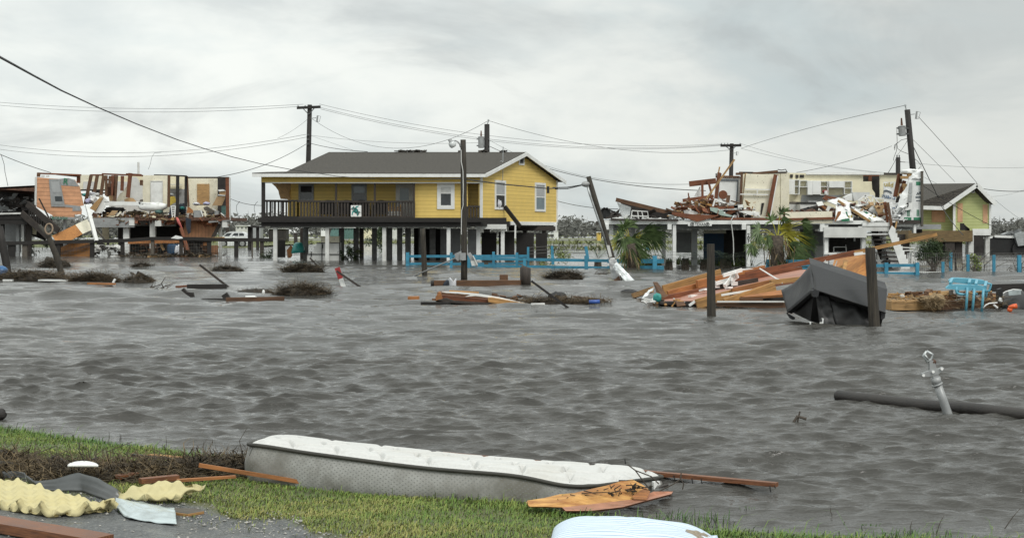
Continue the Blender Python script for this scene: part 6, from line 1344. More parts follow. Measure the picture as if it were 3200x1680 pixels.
 def bush(name,lab,base,c,r,n,lw,m,seed,stems=(),cat='shrub',trunk_m='twig'):
  rng = np.random.default_rng(seed); t = thing(name,lab,cat,base)
  if stems:
   mb = MB()
   for s in stems: mb.tube(s,[.05 * (1 - .6 * i / (len(s) - 1)) for i in range(len(s))],6,cap=False)
   build(mb,'trunk',trunk_m,t)
  mb = MB(); c = Vector(c); cl = [c + Vector((rng.normal(0,.5) * r[0],rng.normal(0,.5) * r[1],rng.normal(0,.45) * r[2])) for _ in range(max(4,n // 60))]
  for i in range(n):
   q = cl[rng.integers(len(cl))]; p = q + Vector(rng.normal(0,1,3)) * min(r) * .24; d = Vector(rng.normal(0,1,3)) + WIND * .6; leaf_strip(mb,p,d,lw * rng.uniform(2,3.6),lw,.3,2,Vector(rng.normal(0,1,3)))
  build(mb,'crown',m,t)
 Y = 53.0; b = PZ(GR(555,1240)); b = P(GR(555,1240),Y); b.z = 0
 st = [[P(GR(552,1245),Y),P(GR(545,1190),Y),P(GR(500,1130),Y),P(GR(470,1050),Y)],[P(GR(558,1245),Y),P(GR(550,1180),Y),P(GR(560,1080),Y)],[P(GR(575,1245),Y),P(GR(595,1180),Y),P(GR(640,1120),Y),P(GR(670,1040),Y)],[P(GR(560,1200),Y),P(GR(600,1130),Y),P(GR(610,1000),Y)]]
 bush('shrub','round dark leafy shrub before the green house deck',b,P(GR(570,1010),Y),(.62,.5,.42),1700,.042,'bush',5,st)
 for k_,(x,y) in enumerate(((480,1080),(690,1060),(640,960))): pass
 bush('plant','small light green potted plant behind the wire fence',PZ(GR(995,1250)),P(GR(1000,1145),51.5),(.35,.3,.28),260,.05,'bush_lt',6,[[P(GR(990,1260),51.5),P(GR(998,1170),51.5)],[P(GR(1010,1260),51.5),P(GR(1000,1170),51.5)]],'plant')
 bush('weed_clump','light green weeds behind the blue fence right of the yellow house',P(MR(1990,180),62),P(MR(1995,130),62),(.9,.5,.55),420,.05,'bush_lt',7,(),'plant')
 bush('weed_clump','pale green weeds between two grey stilts under the yellow house',P(H_(1545,660),79),P(H_(1545,540),79),(.5,.4,.6),260,.05,'bush_lt',8,(),'plant')
 bush('shrub','dark low shrub between two grey stilts under the yellow house',P(H_(1480,690),78),P(H_(1490,640),78),(1.1,.5,.4),500,.06,'bush',9)
 bush('shrub','dark shrub behind the wire at the left stilt of the yellow house',P(H_(250,640),84),P(H_(240,560),84),(.8,.5,.6),420,.06,'bush',10)
 bush('shrub','green shrub behind the right stilts of the yellow house',P(H_(2000,660),100),P(H_(2000,300),100),(.9,.8,1.0),700,.1,'bush',14)
 bush('shrub','brown green thicket behind the sunken orange sheathing',P(A_(600,990),94),P(A_(520,900),94),(2.2,.6,.9),700,.09,'bush',15)
 def twigs(lab,px,Y,h,n,seed,lean=(0,0,1)):
  rng = np.random.default_rng(seed); b = P((px[0],0),Y); b.z = 0; mb = MB()
  for i in range(n):
   p = b + Vector((rng.normal(0,h * .3),rng.normal(0,.2),-.05)); d = (Vector(lean) + Vector((rng.normal(0,.6),rng.normal(0,.4),rng.normal(0,.2)))).normalized(); L_ = h * rng.uniform(.5,1.1); q = p + d * L_ * .5 + Vector((rng.normal(0,.08),0,0)) * h
   e = p + d * L_ + Vector((.2 * L_,0,-.05 * L_)); mb.tube([p,q,e],[.022,.014,.006],4,cap=False); f_ = q + Vector((rng.normal(.2,.3),0,rng.uniform(.1,.4))) * h * .4; mb.tube([q,f_],[.01,.004],4,cap=False)
  solo(mb,'bare_twigs','twig',lab,'twigs')
 twigs('bare drowned branches behind the wire fence at the far right',GR(1350,1260),54,1.0,12,3,(.5,0,.6)); twigs('bare drowned bush beside the dark wire fence post at the right',GR(880,1240),55,1.2,6,4)
 twigs('thin bare twigs in the water left of the reed island',ML(2250,890),38,.45,14,5,(.7,0,.3)); twigs('bare twigs in the water by the foot of the conduit pole',D_(330,1060),50,.5,26,6,(.9,0,.2))
 twigs('small dead branch behind the rail fence wire',LD(1900,740),92,.9,8,7,(.6,0,.4))
plants()
# far shore
def far_shore():
 rng = np.random.default_rng(21)
 def wood(name,x0,x1,Y,h0,h1,seed):
  r = np.random.default_rng(seed); n = int((x1 - x0) * 2.2); V = []; mb = MB()
  for i in range(n):
   x = r.uniform(x0,x1); hh = max(1.2,(h0 + (h1 - h0) * (.5 + mnoise.noise(Vector((x * .06,seed,0))))) * r.uniform(.7,1.1)); y = Y + r.uniform(-8,25); w = r.uniform(1.2,3.2); k = 34
   c = np.stack([x + r.normal(0,w * .5,k),y + r.normal(0,.8,k),hh * np.clip(r.beta(2.2,1.6,k),.05,1)],-1)
   a = r.normal(0,1,(k,3,3)) * np.array([.42,.2,.34]); V.append((c[:,None,:] + a).reshape(-1,3))
   if i % 3 == 0: q = Vector((x,y - 2,hh * .7)); mb.tube([q,q + Vector((r.normal(.3,.4),0,hh * .4))],[.07,.02],4,cap=False)
  V = np.concatenate(V); b0 = len(mb.v); mb.v += V.tolist(); mb.f += [(b0 + 3 * i,b0 + 3 * i + 1,b0 + 3 * i + 2) for i in range(len(V) // 3)]; mb.uv += [(0,0)] * len(V)
  tag(build(mb,name,'mangrove'),kind='stuff')
 wood('mangrove_wood',-175,5,345,4.5,6.5,3); wood('mangrove_wood',-140,-60,360,5.0,6.5,9); wood('mangrove_wood',3,60,352,4.0,6.5,4); wood('mangrove_wood',105,175,360,4.5,6.5,5)
 wood('mangrove_wood',-60,160,420,4,6,12)
 mb = MB(); strands(mb,2600,lambda r: (r.uniform(-72,85),r.uniform(186,200),-.05),(.4,1.1),.22,1.6,5,None,.2); tag(build(mb,'marsh_grass','field'),kind='stuff')
 mb = MB(); strands(mb,1500,lambda r: (r.uniform(2,36),r.uniform(120,150),-.05),(.3,.8),.12,1.6,6,None,.2); tag(build(mb,'marsh_grass','field'),kind='stuff')
 mb = MB(); strands(mb,900,lambda r: (r.uniform(5.5,11),r.uniform(64,68),-.02),(.25,.6),.06,1.6,7,None,.2); tag(build(mb,'yard_grass','bush_lt'),kind='stuff')
 def trailer(name,lab,fn,x0,y0,x1,y1,Y,m,cat='trailer',roof='white',win=3,t=3.0):
  h = thing(name,lab,cat,P(fn((x0 + x1) / 2,y1),Y)); a,b = P(fn(x0,y0),Y),P(fn(x1,y1),Y); hh = a.z - b.z
  build(MB().box((a.x,Y,min(b.z,.2)),(b.x,Y + t,a.z - hh * .14)),'body',m,h); build(MB().prism([Vector((a.x - .15,Y - .2,a.z - hh * .14)),Vector((b.x + .15,Y - .2,a.z - hh * .14)),Vector((b.x - .1,Y - .2,a.z)),Vector((a.x + .1,Y - .2,a.z))],back(t + .4)),'roof',roof,h)
  for i in range(win): x = a.x + (b.x - a.x) * (i + .6) / (win + .2); build(MB().box((x - hh * .12,Y - .06,b.z + hh * .35),(x + hh * .12,Y + .02,b.z + hh * .68)),'window','glass',h)
 trailer('mobile_home','white mobile home beyond the flood between the wrecked and yellow houses',B_,82,910,172,945,230,'white_dirty'); trailer('mobile_home','grey mobile home just right of the white one, behind bare posts',B_,175,912,255,940,240,'grey_paint',win=2)
 trailer('beach_house','small white house seen under the yellow house left of the second white stilt',H_,1045,170,1125,225,235,'white','house','grey_paint',2); trailer('beach_house','blue grey gabled house seen under the yellow house',H_,1195,155,1335,215,240,'teal_dk','house','grey_paint',3); trailer('beach_house','dull blue house seen under the yellow house between grey stilts',H_,1420,155,1570,220,245,'teal_dk','house','white',3); trailer('beach_house','pale yellow green house seen under the yellow house',H_,1670,165,1870,220,245,'cream2','house','white',4); trailer('beach_house','narrow pale house seen under the yellow house right of the third white stilt',H_,2195,165,2270,215,245,'white_dirty','house','grey_paint',1)
 trailer('far_shelter','white roofed open shelter far behind the first white stilt',H_,205,178,480,205,210,'shadow','shelter','white',0)
 trailer('beach_house','yellow hut among the far scrub behind the conduit pole',RD,90,228,145,292,230,'yellow_trim','house','white',1); trailer('beach_house','white hut far right of the yellow house',C_,1285,868,1315,888,260,'white','house','white',1)
 for i,(fn,x,y,lab) in enumerate(((B_,25,945,'bare black post pair stump left of the grey mobile home'),(H_,640,370,'black post with a white box in the far field'),(H_,1095,300,'leaning grey post in the far field left of the beige crate'))):
  b = P(fn(x,y),150); mb = MB(); mb.beam(Vector((b.x,150,-.2)),Vector((b.x + (.6 if i == 2 else 0),150,P(fn(x,y - 130),150).z)),.35,.35); solo(mb,'field_post','w_dark',lab,'post')
 g = thing('field_shelter','bare black framed shelter in the field right of the white car','shelter',P(B_(205,990),130))
 for x in (178,192,237): build(MB().beam(Vector((P(B_(x,0),130).x,130,-.2)),P(B_(x,915),130),.25,.25,up=(0,-1,0)),'post','w_black',g)
 build(MB().prism(poly(pp(B_,150,925,195,910,245,915,245,928,185,925),129.5),back(3)),'roof','w_black',g)
 Y = 146.0; k = lambda x,y: P(LD(x,y),Y)
 c = thing('parked_car','white hatchback standing in the flood beside the wrecked salmon house','car',P(LD(2120,560),Y))
 body = pp(LD,1830,450,1850,400,2010,385,2120,300,2330,290,2380,330,2400,430,2400,560,1830,560)
 def shell(pts,ins,y0,y1): return [Vector((p.x,y0,p.z)) for p in [P(q,Y) for q in pts]]
 prof = pp(LD,1815,470,1840,395,1900,375,2000,375,2365,365,2395,420,2402,560,1815,570); mb = MB(); mb.prism(poly(prof,Y),back(1.7)); build(mb,'body','white_car',c,bevel=.12)
 cab = pp(LD,1895,378,1985,300,2060,280,2280,284,2345,310,2375,370); mb = MB(); mb.prism([v + Vector((0,.1,0)) for v in poly(cab,Y)],back(1.5)); build(mb,'cabin','white_car',c,bevel=.1)
 for w in ((1925,372,1990,312,2085,308,2030,378),(2070,385,2135,310,2215,308,2215,388),(2235,388,2235,308,2320,312,2335,350,2325,375)): build(MB().prism([v + Vector((0,.06,0)) for v in poly(pp(LD,*w),Y)],back(.06)),'window','glass',c)
 mb = MB(); blob(mb,k(2130,392) + Vector((0,-.12,0)),(.2,.12,.14),1,.05); build(mb,'mirror','white_car',c,smooth=True)
 for x in (1920,2300):
  q = k(x,520); mb = MB(); mb.tube([q + Vector((0,-.02,0)),q + Vector((0,.22,0))],.42,18); w_ = build(mb,'wheel','tyre',c); mb = MB(); mb.tube([q + Vector((0,-.05,0)),q + Vector((0,.0,0))],.24,14); build(mb,'rim','grey_metal',w_)
 b = thing('parked_car','small white car far off right of the yellow house','car',P(C_(1260,895),280)); mb = MB(); mb.prism(poly(pp(C_,1238,897,1240,888,1250,886,1256,880,1272,880,1280,887,1284,890,1284,897),280),back(2)); build(mb,'body','white_car',b,bevel=.1)
 build(MB().prism(poly(pp(C_,1256,887,1260,882,1270,882,1274,887),279.95),back(.04)),'window','glass',b)
 Y = 100; r = thing('overturned_camper','overturned black camper with a torn silver end at the right edge behind the green house','camper',P(GR(1300,1080),Y))
 build(MB().prism(poly(pp(GR,1090,1060,1095,900,1130,870,1440,880,1470,960,1600,960,1600,1120,1090,1110),Y),back(4)),'hull','black',r)
 build(MB().prism(poly(pp(GR,1430,880,1425,850,1500,825,1600,840,1600,960,1460,975),Y - .4),back(3)),'silver_end','galv',r)
 for x in (1105,1155): build(MB().prism(poly(pp(GR,x - 8,898,x + 20,870,x + 45,870,x + 30,892),Y - .1),back(.2)),'white_vent','white',r)
 build(MB().beam(P(GR(1210,872),Y - .1),P(GR(1420,880),Y - .1),.1,.16),'white_edge','white',r)
 mb = MB(); crumple(mb,[P(GR(1260,865),Y),P(GR(1480,800),Y + .5),P(GR(1500,850),Y),P(GR(1300,880),Y)],12,4,.4,2,1.2,.05); build(mb,'torn_roof','dark_metal',r)
 mb = MB(); q = P(GR(1490,1010),Y - .2); mb.tube([q,q + back(.4)],.6,16); build(mb,'wheel','tyre',r)
 item('camper_panel','shadow','black panel under the green house deck beside the overturned camper','panel',rect(GR,965,870,1095,1060),99,.2)
far_shore()
# debris afloat in the middle distance
def afloat(name,m,lab,cat,fn,a,b,wpx,hz,group=None,zc=.02,dz=0.0):
 """a board lying in the water between two sighted points"""
 A,B = PZ(fn(*a),zc),PZ(fn(*b),zc); B.z += dz
 return solo(MB().beam(A,B,wpx,hz),name,m,lab,cat,group)
def reed_island(name,lab,fn,x0,x1,yb,hpx,seed,m='reed_dark',n=500,sub=0):
 a,b = PZ(fn(x0,yb)),PZ(fn(x1,yb)); c = (a + b) / 2; rx = (b - a).length / 2; k = (fn(1,0)[0] - fn(0,0)[0]) / F * c.y; h = hpx * k * 1.2; n = int(n * 2.2); m = 'reed_mid' if m == 'reed' else m
 t = thing(name,lab,'debris mound',c); mb = MB(); blob(mb,c + Vector((0,.2 * rx,-.03)),(rx,max(.35,rx * .45),h),seed,.28,34,12,fs=2.4); build(mb,'mound','mud',t,smooth=True)
 mb = MB(); strands(mb,n,lambda r: (c.x + max(-1,min(1,r.normal(0,.45))) * rx,c.y + r.uniform(-.2,.5) * rx,abs(r.normal(0,.4)) * h),(h * .5,h * 1.5),.012 * c.y / 40,.4,seed); o = build(mb,'reeds',m,t); o['kind'] = 'stuff'
 return t
def middle():
 reed_island('reed_mound','pointed dark mud mound in the water left of the yellow house stilts',ML,1895,2180,462,70,1)
 reed_island('reed_mound','low dark mound between two pointed mounds in the water',MM,720,1200,500,72,2); reed_island('reed_mound','bushy black mound with a dark stick before the white cabinet',MM,1750,2350,515,105,3,'reed_dark',900)
 reed_island('reed_mound','stump mound behind the crooked leaning post',ML,555,1010,437,85,4); mb = MB(); q = PZ(ML(740,430)); mb.tube([P(ML(660,325),q.y),P(ML(740,345),q.y),P(ML(830,390),q.y)],[.14,.16,.14],10); solo(mb,'drift_log','w_piling','short log stub resting on the stump mound at the left','log',smooth=True)
 reed_island('reed_bank','long brown reed bank around the crooked post at the far left',ML,-200,960,640,120,5,'reed',1600); reed_island('reed_bank','flat topped reed bank right of the crooked post',ML,960,1720,668,115,6,'reed',1500); reed_island('reed_bank','small reed tuft beside a sloping black board',ML,1780,2180,672,95,7,'reed',700)
 reed_island('reed_bank','long reed raft pointing right with feathery tips, centre left',MM,1630,2440,850,135,8,'reed',1500); reed_island('reed_bank','thin strip of reeds left of the feathery raft',MM,1090,1640,785,35,9,'reed_dark',300)
 reed_island('reed_bank','dark palm frond litter floating before the blue fence',MR,1790,2270,445,85,10,'reed_dark',900); reed_island('reed_bank','scattered dead fronds left of the conduit pole foot',D_,20,190,1062,50,11,'reed_dark',350)
 reed_island('reed_bank','brown scum bank between the broken dock and the debris raft',MR,1360,2600,742,70,12,'reed',2000); reed_island('reed_mound','tiny rooted mound at the foot of the dark shrub',F_,1590,1700,495,22,13)
 for i,(a,b,m,lab,w) in enumerate((((575,620),(1030,628),'white','white plank floating at the front of the reed bank',.25),((50,622),(190,622),'white','short white plank at the far left of the reed bank',.2),((-40,560),(80,585),'w_yel','orange board at the left edge of the reed bank',.35),((1275,668),(1640,675),'w_orange','orange strip along the flat topped reed bank',.2),((200,590),(235,592),'w_yel','tan chip on the reed bank left of the crooked post',.2))):
  afloat('floating_plank',m,lab,'plank',ML,a,b,w * .7,.05,'planks floating at the left',.05)
 def stick(name,m,lab,fn,top,bot,w,h,cat='stick',yo=0.0):
  b = PZ(fn(*bot),-.03); t = P(fn(*top),b.y + yo); return solo(MB().beam(b,t,w,h),name,m,lab,cat)
 stick('sloping_board','w_black','black board sloping into the water beside the small reed tuft',ML,(1960,540),(2240,680),.12,.22,'board'); stick('white_stake','white','thin white stake leaning at the right end of the flat reed bank',ML,(1655,605),(1610,688),.06,.06); stick('bent_stick','w_black','black bent stick right of the thin white stake',ML,(1660,600),(1760,665),.06,.08); stick('leaning_stick','w_dark','grey stick poking out of the small reed tuft',ML,(1880,510),(1960,560),.05,.06); stick('leaning_stick','w_dark','short dark stick beside the thick black post',ML,(295,465),(235,530),.05,.06)
 stick('leaning_pole','w_dark','long dark pole leaning left over the floating black plank',MM,(570,400),(985,722),.05,.06,'pole'); stick('leaning_pole','w_dark','dark stick leaning on the bushy black mound',MM,(2155,300),(2350,512),.05,.06,'pole')
 afloat('floating_plank','w_black','black plank lying under the long leaning pole','plank',MM,(390,715),(960,712),.2,.13,None,.05); afloat('floating_plank','w_red','reddish tip of the plank under the long leaning pole','plank',MM,(245,715),(400,705),.1,.05,None,.03)
 mb = MB(); a = PZ(MM(300,870)); mb.prism([P(MM(*q),a.y) for q in ((300,765),(335,735),(385,790),(440,800),(470,800),(485,865),(440,868),(375,825))],back(.12)); solo(mb,'driftwood','w_black','twisted black driftwood piece left of the thin reed strip','driftwood')
 afloat('floating_beam','w_black','long thin black beam, left end of the centre left wreckage','beam',MM,(50,893),(950,900),.08,.05); afloat('floating_beam','w_brown','long red brown beam under the feathery reed raft','beam',MM,(950,900),(1780,885),.12,.09,None,.05); stick('broken_board','w_black','short black board standing at the left end of the red brown beam',MM,(925,820),(985,912),.1,.14,'board')
 mb = MB(); q = PZ(MM(1325,905),0); q.y -= .1; mb.tube([q + Vector((-.13,0,.06)),q + Vector((.07,0,.06)),q + Vector((.13,0,.06))],[.04,.04,.012],8); solo(mb,'white_bottle','white','white bottle lying against the red brown beam','bottle',smooth=True)
 mb = MB(); q = PZ(MM(1490,850)); blob(mb,P(MM(1488,800),q.y),(.035,.035,.07),2,.1); solo(mb,'white_jug','white','small white jug standing on the red brown beam','jug',smooth=True)
 b = PZ(B_(850,1345)); s = thing('striped_stake','red and white stake leaning in the water below the yellow house','stake',b); t = P(B_(797,1208),b.y); m_ = P(B_(822,1285),b.y)
 build(MB().beam(b + Vector((0,0,-.1)),m_,.12,.05,up=(0,-1,0)),'white_half','white',s); build(MB().beam(m_,t,.14,.05,up=(0,-1,0)),'red_half','red',s)
 stick('leaning_pole','w_dark','dark pole leaning across the red and white stake',B_,(793,1232),(972,1352),.045,.05,'pole',-.3)
 Y = PZ(MR(900,528)).y
 d = thing('dock_rail','long brown timber rail lying at the foot of the street lamp','rail',PZ(MR(950,530)))
 build(MB().beam(P(MR(470,492),Y),P(MR(1515,488),Y - .6),.26,.18),'beam','w_brown',d); mb = MB(); mb.tube([P(MR(415,492),Y),P(MR(475,490),Y)],[.09,.10],10); build(mb,'end_log','w_black',d)
 mb = MB(); mb.tube([P(MR(1570,545),Y - .5),P(MR(1568,300),Y - .5),P(MR(1575,282),Y - .5)],[.15,.15,.1],10); solo(mb,'wooden_post','w_dark','round topped dark post at the right end of the long brown rail','post',smooth=True)
 a = P(MR(1305,450),Y + .6); build(MB().box((a.x - .12,a.y - .1,-.3),(a.x + .12,a.y + .1,P(MR(0,382),Y + .6).z)),'post','w_brown',d); build(MB().beam(P(MR(1500,500),Y - .5),P(MR(1545,505),Y - .5),.2,.18),'tenon','w_dark',d)
 mb = MB(); mb.grid(lambda u,v: P(MR(632 + 85 * u + 20 * v * (1 - u),440 + 95 * v),Y - .25 - .12 * math.sin(3.1 * u)) + Vector((0,0,.05 * math.sin(7 * u + 4 * v))),8,10,.03); solo(mb,'white_bag','cloth_white','white plastic bag draped over the long brown rail','bag',smooth=True)
 mb = MB(); blob(mb,P(MR(645,510),Y - .22),(.16,.1,.16),4,.3); solo(mb,'dark_rag','cloth_dark','dark rag under the white bag on the rail','rag',smooth=True)
 Yd = PZ(MR(900,745)).y; k = thing('broken_dock','broken dock section of stacked orange and brown boards afloat, centre','dock section',PZ(MR(1000,745)))
 for nm,m,pts,dy,t in (('board','w_brown',(490,600,560,600,1250,680,1250,720,500,640),.3,.9),('board','w_red',(475,655,520,630,1150,690,1150,720,470,690),0,.5),('board','w_yel',(1110,670,1160,660,1630,745,1300,748,1115,715),-.15,.4),('edge_board','w_orange',(470,660,505,595,530,600,560,690,475,695),-.2,.3),('board','w_dark',(490,690,600,670,700,705,1200,735,1180,750,850,740,620,722),-.25,.3)):
  build(MB().prism(poly(pp(MR,*pts),Yd + dy),back(t)),nm,m,k)
 mb = MB(); mb.prism(poly(pp(MR,550,590,700,592,850,604,1000,616,1250,660,1640,742,1480,716,1330,690,1200,664,1080,655,960,640,835,650,900,626,760,612,600,602),Yd - .05),back(.12)); build(mb,'white_flashing','white',k)
 build(MB().beam(P(MR(640,585),Yd + .4),P(MR(1000,606),Yd + .4),.1,.05),'pale_lath','w_yel',k)
 afloat('floating_plank','w_black','black plank afloat left of the broken dock section','plank',MR,(315,738),(640,744),.2,.09); mb = MB(); mb.obox(PZ(MR(205,685),.04),Vector((.12,.03,.0)),Vector((0,.1,0)),Vector((0,0,.07))); solo(mb,'wood_block','w_orange','small orange wood block afloat left of the broken dock section','block')
 stick('leaning_pole','w_black','black pole leaning left over the brown scum bank',MR,(1640,458),(2105,798),.04,.045,'pole')
 for i,(a,b,m,lab,w) in enumerate((((1740,690),(1930,692),'foam_board','white foam strip on the scum bank left of the black pole',.2),((2060,712),(2210,708),'foam_board','white foam strip on the scum bank right of the black pole',.2),((2160,650),(2530,690),'w_brown','brown lath lying on the scum bank',.1),((1350,665),(1540,645),'w_black','black board at the left end of the scum bank',.3),((1540,645),(1760,700),'w_black','black board sloping right on the scum bank',.25),((1640,740),(1800,738),'foam_board','long thin white foam at the front of the scum bank',.12))): afloat('floating_plank',m,lab,'plank',MR,a,b,w * .6,.035,'boards on the scum bank',.05)
 mb = MB(); q = PZ(MR(2410,715),.08); mb.tube([q + Vector((-.11,0,0)),q + Vector((.11,0,.01))],.04,10); M['bluep'] = mat('royal blue plastic',(.04,.10,.36),rough=.4); solo(mb,'blue_jug','bluep','royal blue plastic container afloat on the scum bank','container',smooth=True)
 mb = MB(); q = PZ(MR(1960,660),.1); blob(mb,q,(.2,.12,.11),3,.5); solo(mb,'black_bag','black','black bag lump behind the black leaning pole','bag',smooth=True)
middle()
# the big raft of torn flooring and the sofa
def raft():
 def Y(v): return YW(v)
 t = thing('deck_raft','tilted raft of pink brown flooring panel with torn orange joists, right of centre','floor section',PZ(RAFT(900,590)))
 q = lambda x,y,Y_: P(RAFT(x,y),Y_)
 A,B = q(300,520,29.6),q(900,515,29.2); C,D = q(2620,150,30.2),q(2900,-20,34)
 build(MB().prism([q(295,525,29.6),q(920,510,29.0),q(1480,350,29.2),q(2560,165,29.4),q(2800,0,32.5),q(2575,15,32.6),q(440,430,31.5)],(0,.02,-.07),uaxis=(1,0,.2)),'panel','hardboard',t)
 build(MB().prism([q(1600,440,28.6),q(2300,330,28.6),q(2330,410,28.3),q(1700,450,28.3)],(0,.02,-.05),uaxis=(1,0,.1)),'panel','w_orange',t)
 def jst(nm,m,a,Ya,b,Yb,w,h): build(MB().beam(q(*a,Ya),q(*b,Yb),w,h),nm,m,t)
 jst('joist','w_yel',(370,345),31.6,(1300,80),32.4,.05,.22); jst('joist','w_orange',(450,415),31.3,(930,285),31.6,.06,.17); jst('joist','w_orange',(920,262),31.4,(2000,20),32.4,.07,.22)
 jst('joist','w_red',(300,510),30.2,(1150,335),31,.05,.16); jst('joist','w_yel',(905,565),28.9,(1490,410),29.0,.07,.2); jst('joist','w_yel',(1365,560),28.5,(2170,290),28.8,.08,.2); jst('joist','w_orange',(1480,370),28.9,(2150,215),29.2,.06,.14)
 jst('joist','w_yel',(2100,215),28.95,(2580,160),29.2,.08,.09); jst('joist','w_dark',(1200,300),30.4,(1890,180),31,.06,.1); jst('joist','w_red',(1500,190),31.9,(2600,40),32.8,.06,.22)
 for x,m in ((280,'w_yel'),(610,'w_yel')): jst('joist_end',m,(x - 30,545),29.4,(x + 20,540),30.2,.12,.16)
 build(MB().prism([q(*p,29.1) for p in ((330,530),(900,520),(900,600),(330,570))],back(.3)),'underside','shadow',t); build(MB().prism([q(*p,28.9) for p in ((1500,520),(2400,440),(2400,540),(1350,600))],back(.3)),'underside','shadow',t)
 build(MB().prism([q(*p,28.3) for p in ((1610,465),(1980,455),(1980,520),(1620,525))],back(.1)),'plate','w_brown',t); build(MB().prism([q(*p,28.35) for p in ((1210,545),(2380,545),(2370,640),(1240,600))],back(.3)),'sill_beam','w_brown',t)
 build(MB().prism([q(215,210,29.9),q(280,210,29.9),q(450,440,29.6),q(370,465,29.6),q(290,420,29.7)],back(.12)),'upright_board','w_brown',t)
 w = thing('chipboard_wall','orange chipboard wall sheet with a very long beam reaching up to the right','wall section',P(RC(1100,1180),31))
 r = lambda x,y,Y_: P(RC(x,y),Y_)
 build(MB().prism([r(700,730,33),r(1330,660,31.2),r(1380,1230,30.4),r(1100,1180,30.6),r(860,1060,31),r(640,980,32)],(.02,.08,0),uaxis=(1,0,.1)),'sheathing','osb',w)
 build(MB().beam(r(-1100,1075,31.2),r(1320,600,31.0),.08,.11),'beam','w_red',w); build(MB().beam(r(1100,640,30.9),r(2760,270,30.4),.05,.075),'beam','w_yel',w); build(MB().beam(r(1090,672,30.85),r(1310,640,30.85),.05,.06),'white_strip','white',w)
 build(MB().prism([r(890,785,30.2),r(970,790,30.2),r(905,1065,30.0),r(850,1045,30.0)],back(.08)),'stud','w_yel',w); build(MB().prism([r(480,925,31.2),r(860,905,31.2),r(640,985,30.8),r(500,970,31)],back(.04)),'scrap_panel','hardboard',w); build(MB().beam(r(640,985,30.4),r(860,910,30.3),.04,.05),'lath','w_tan',w)
 mb = MB(); mb.tube([r(*p,30.4) for p in ((745,800),(735,840),(700,920),(660,975))],.012,5); mb.tube([r(520,790,30.5),r(430,910,30.5)],.01,5); build(mb,'cord','white_dirty',w)
 mb = MB()
 for a,b in (((1205,230),(1350,275)),((1205,275),(1350,270)),((1220,235),(1520,150)),((1350,275),(1580,110)),((1370,270),(1540,40)),((1540,40),(1570,130)),((1340,105),(1640,15)),((1480,240),(1565,235)),((1205,220),(1210,290)),((1480,170),(1520,190))): mb.beam(q(*a,30.3),q(*b,30.6),.03,.08)
 solo(mb,'white_lawn_frame','white','broken white plastic lattice lying on the joists of the raft','lattice')
 mb = MB(); mb.prism([q(*p,31.3) for p in ((1340,105),(1560,30),(1650,0),(1830,0),(1640,25),(1430,90))],back(.2)); solo(mb,'white_flashing','white','strip of white flashing along the top joist of the raft','flashing')
 mb = MB(); mb.tube([q(1930,-5,30.9),q(2200,160,29.2),q(2290,180,29.1),q(2285,230,29.0)],.016,6); solo(mb,'white_rope','white','white rope running down over the raft panel','rope')
 for i,(a,b,lab) in enumerate((((800,440),(900,432),'left white chip on the raft panel'),((1400,305),(1460,298),'right white chip on the raft panel'),((980,350),(1070,325),'upper white chip on the raft panel'))): solo(MB().beam(q(*a,29.9 if i == 0 else 30.2),q(*b,30),.1,.04),'foam_chip','foam_board',lab,'foam chip','white chips on the raft')
 solo(MB().beam(q(1310,420,28.6),q(1840,335,28.7),.02,.04),'white_lath','white','thin white lath between the front raft joists','lath'); solo(MB().beam(q(790,588,28.9),q(885,520,28.9),.02,.05),'white_lath','white','short white stick under the left edge of the raft','lath'); solo(MB().beam(q(1240,525,28.3),q(2340,525,28.3),.03,.03),'white_lath','white_dirty','long thin white lath on the sill beam of the raft','lath')
 mb = MB(); q0 = PZ(D_(600,1205)); k = 1 / 2.703 / F * q0.y
 mb.grid(lambda u,v: P(D_(510 + 195 * u,1205),q0.y) + Vector((0,.5 * v,(68 * math.sin(math.pi * min(1,.12 + u * .88)) ** .5 * (1 - .25 * u)) * k * math.cos(v * 1.2))),14,8,.12); solo(mb,'armchair','sofa','dark grey armchair back sunk in the water left of the raft','armchair',smooth=True)
 solo(MB().beam(PZ(D_(605,1205)),q(200,330,30.2),.05,.12),'yellow_board','w_yel','yellow board between the sunken armchair and the raft','board'); mb = MB(); crumple(mb,[q(20,480,29.8),q(140,340,30),q(240,300,30),q(120,440,29.8)],10,6,.06,3,6,.01); solo(mb,'clear_sheet','foil','crumpled clear sheet at the left tip of the raft','sheet')
 mb = MB(); blob(mb,q(280,460,29.2),(.09,.06,.09),3,.2); solo(mb,'teal_net','teal','small teal lump at the left tip of the raft','net',smooth=True); solo(MB().beam(q(60,480,29.4),q(230,515,29.4),.06,.05),'white_stick','white_dirty','white stick floating at the left tip of the raft','stick')
raft()
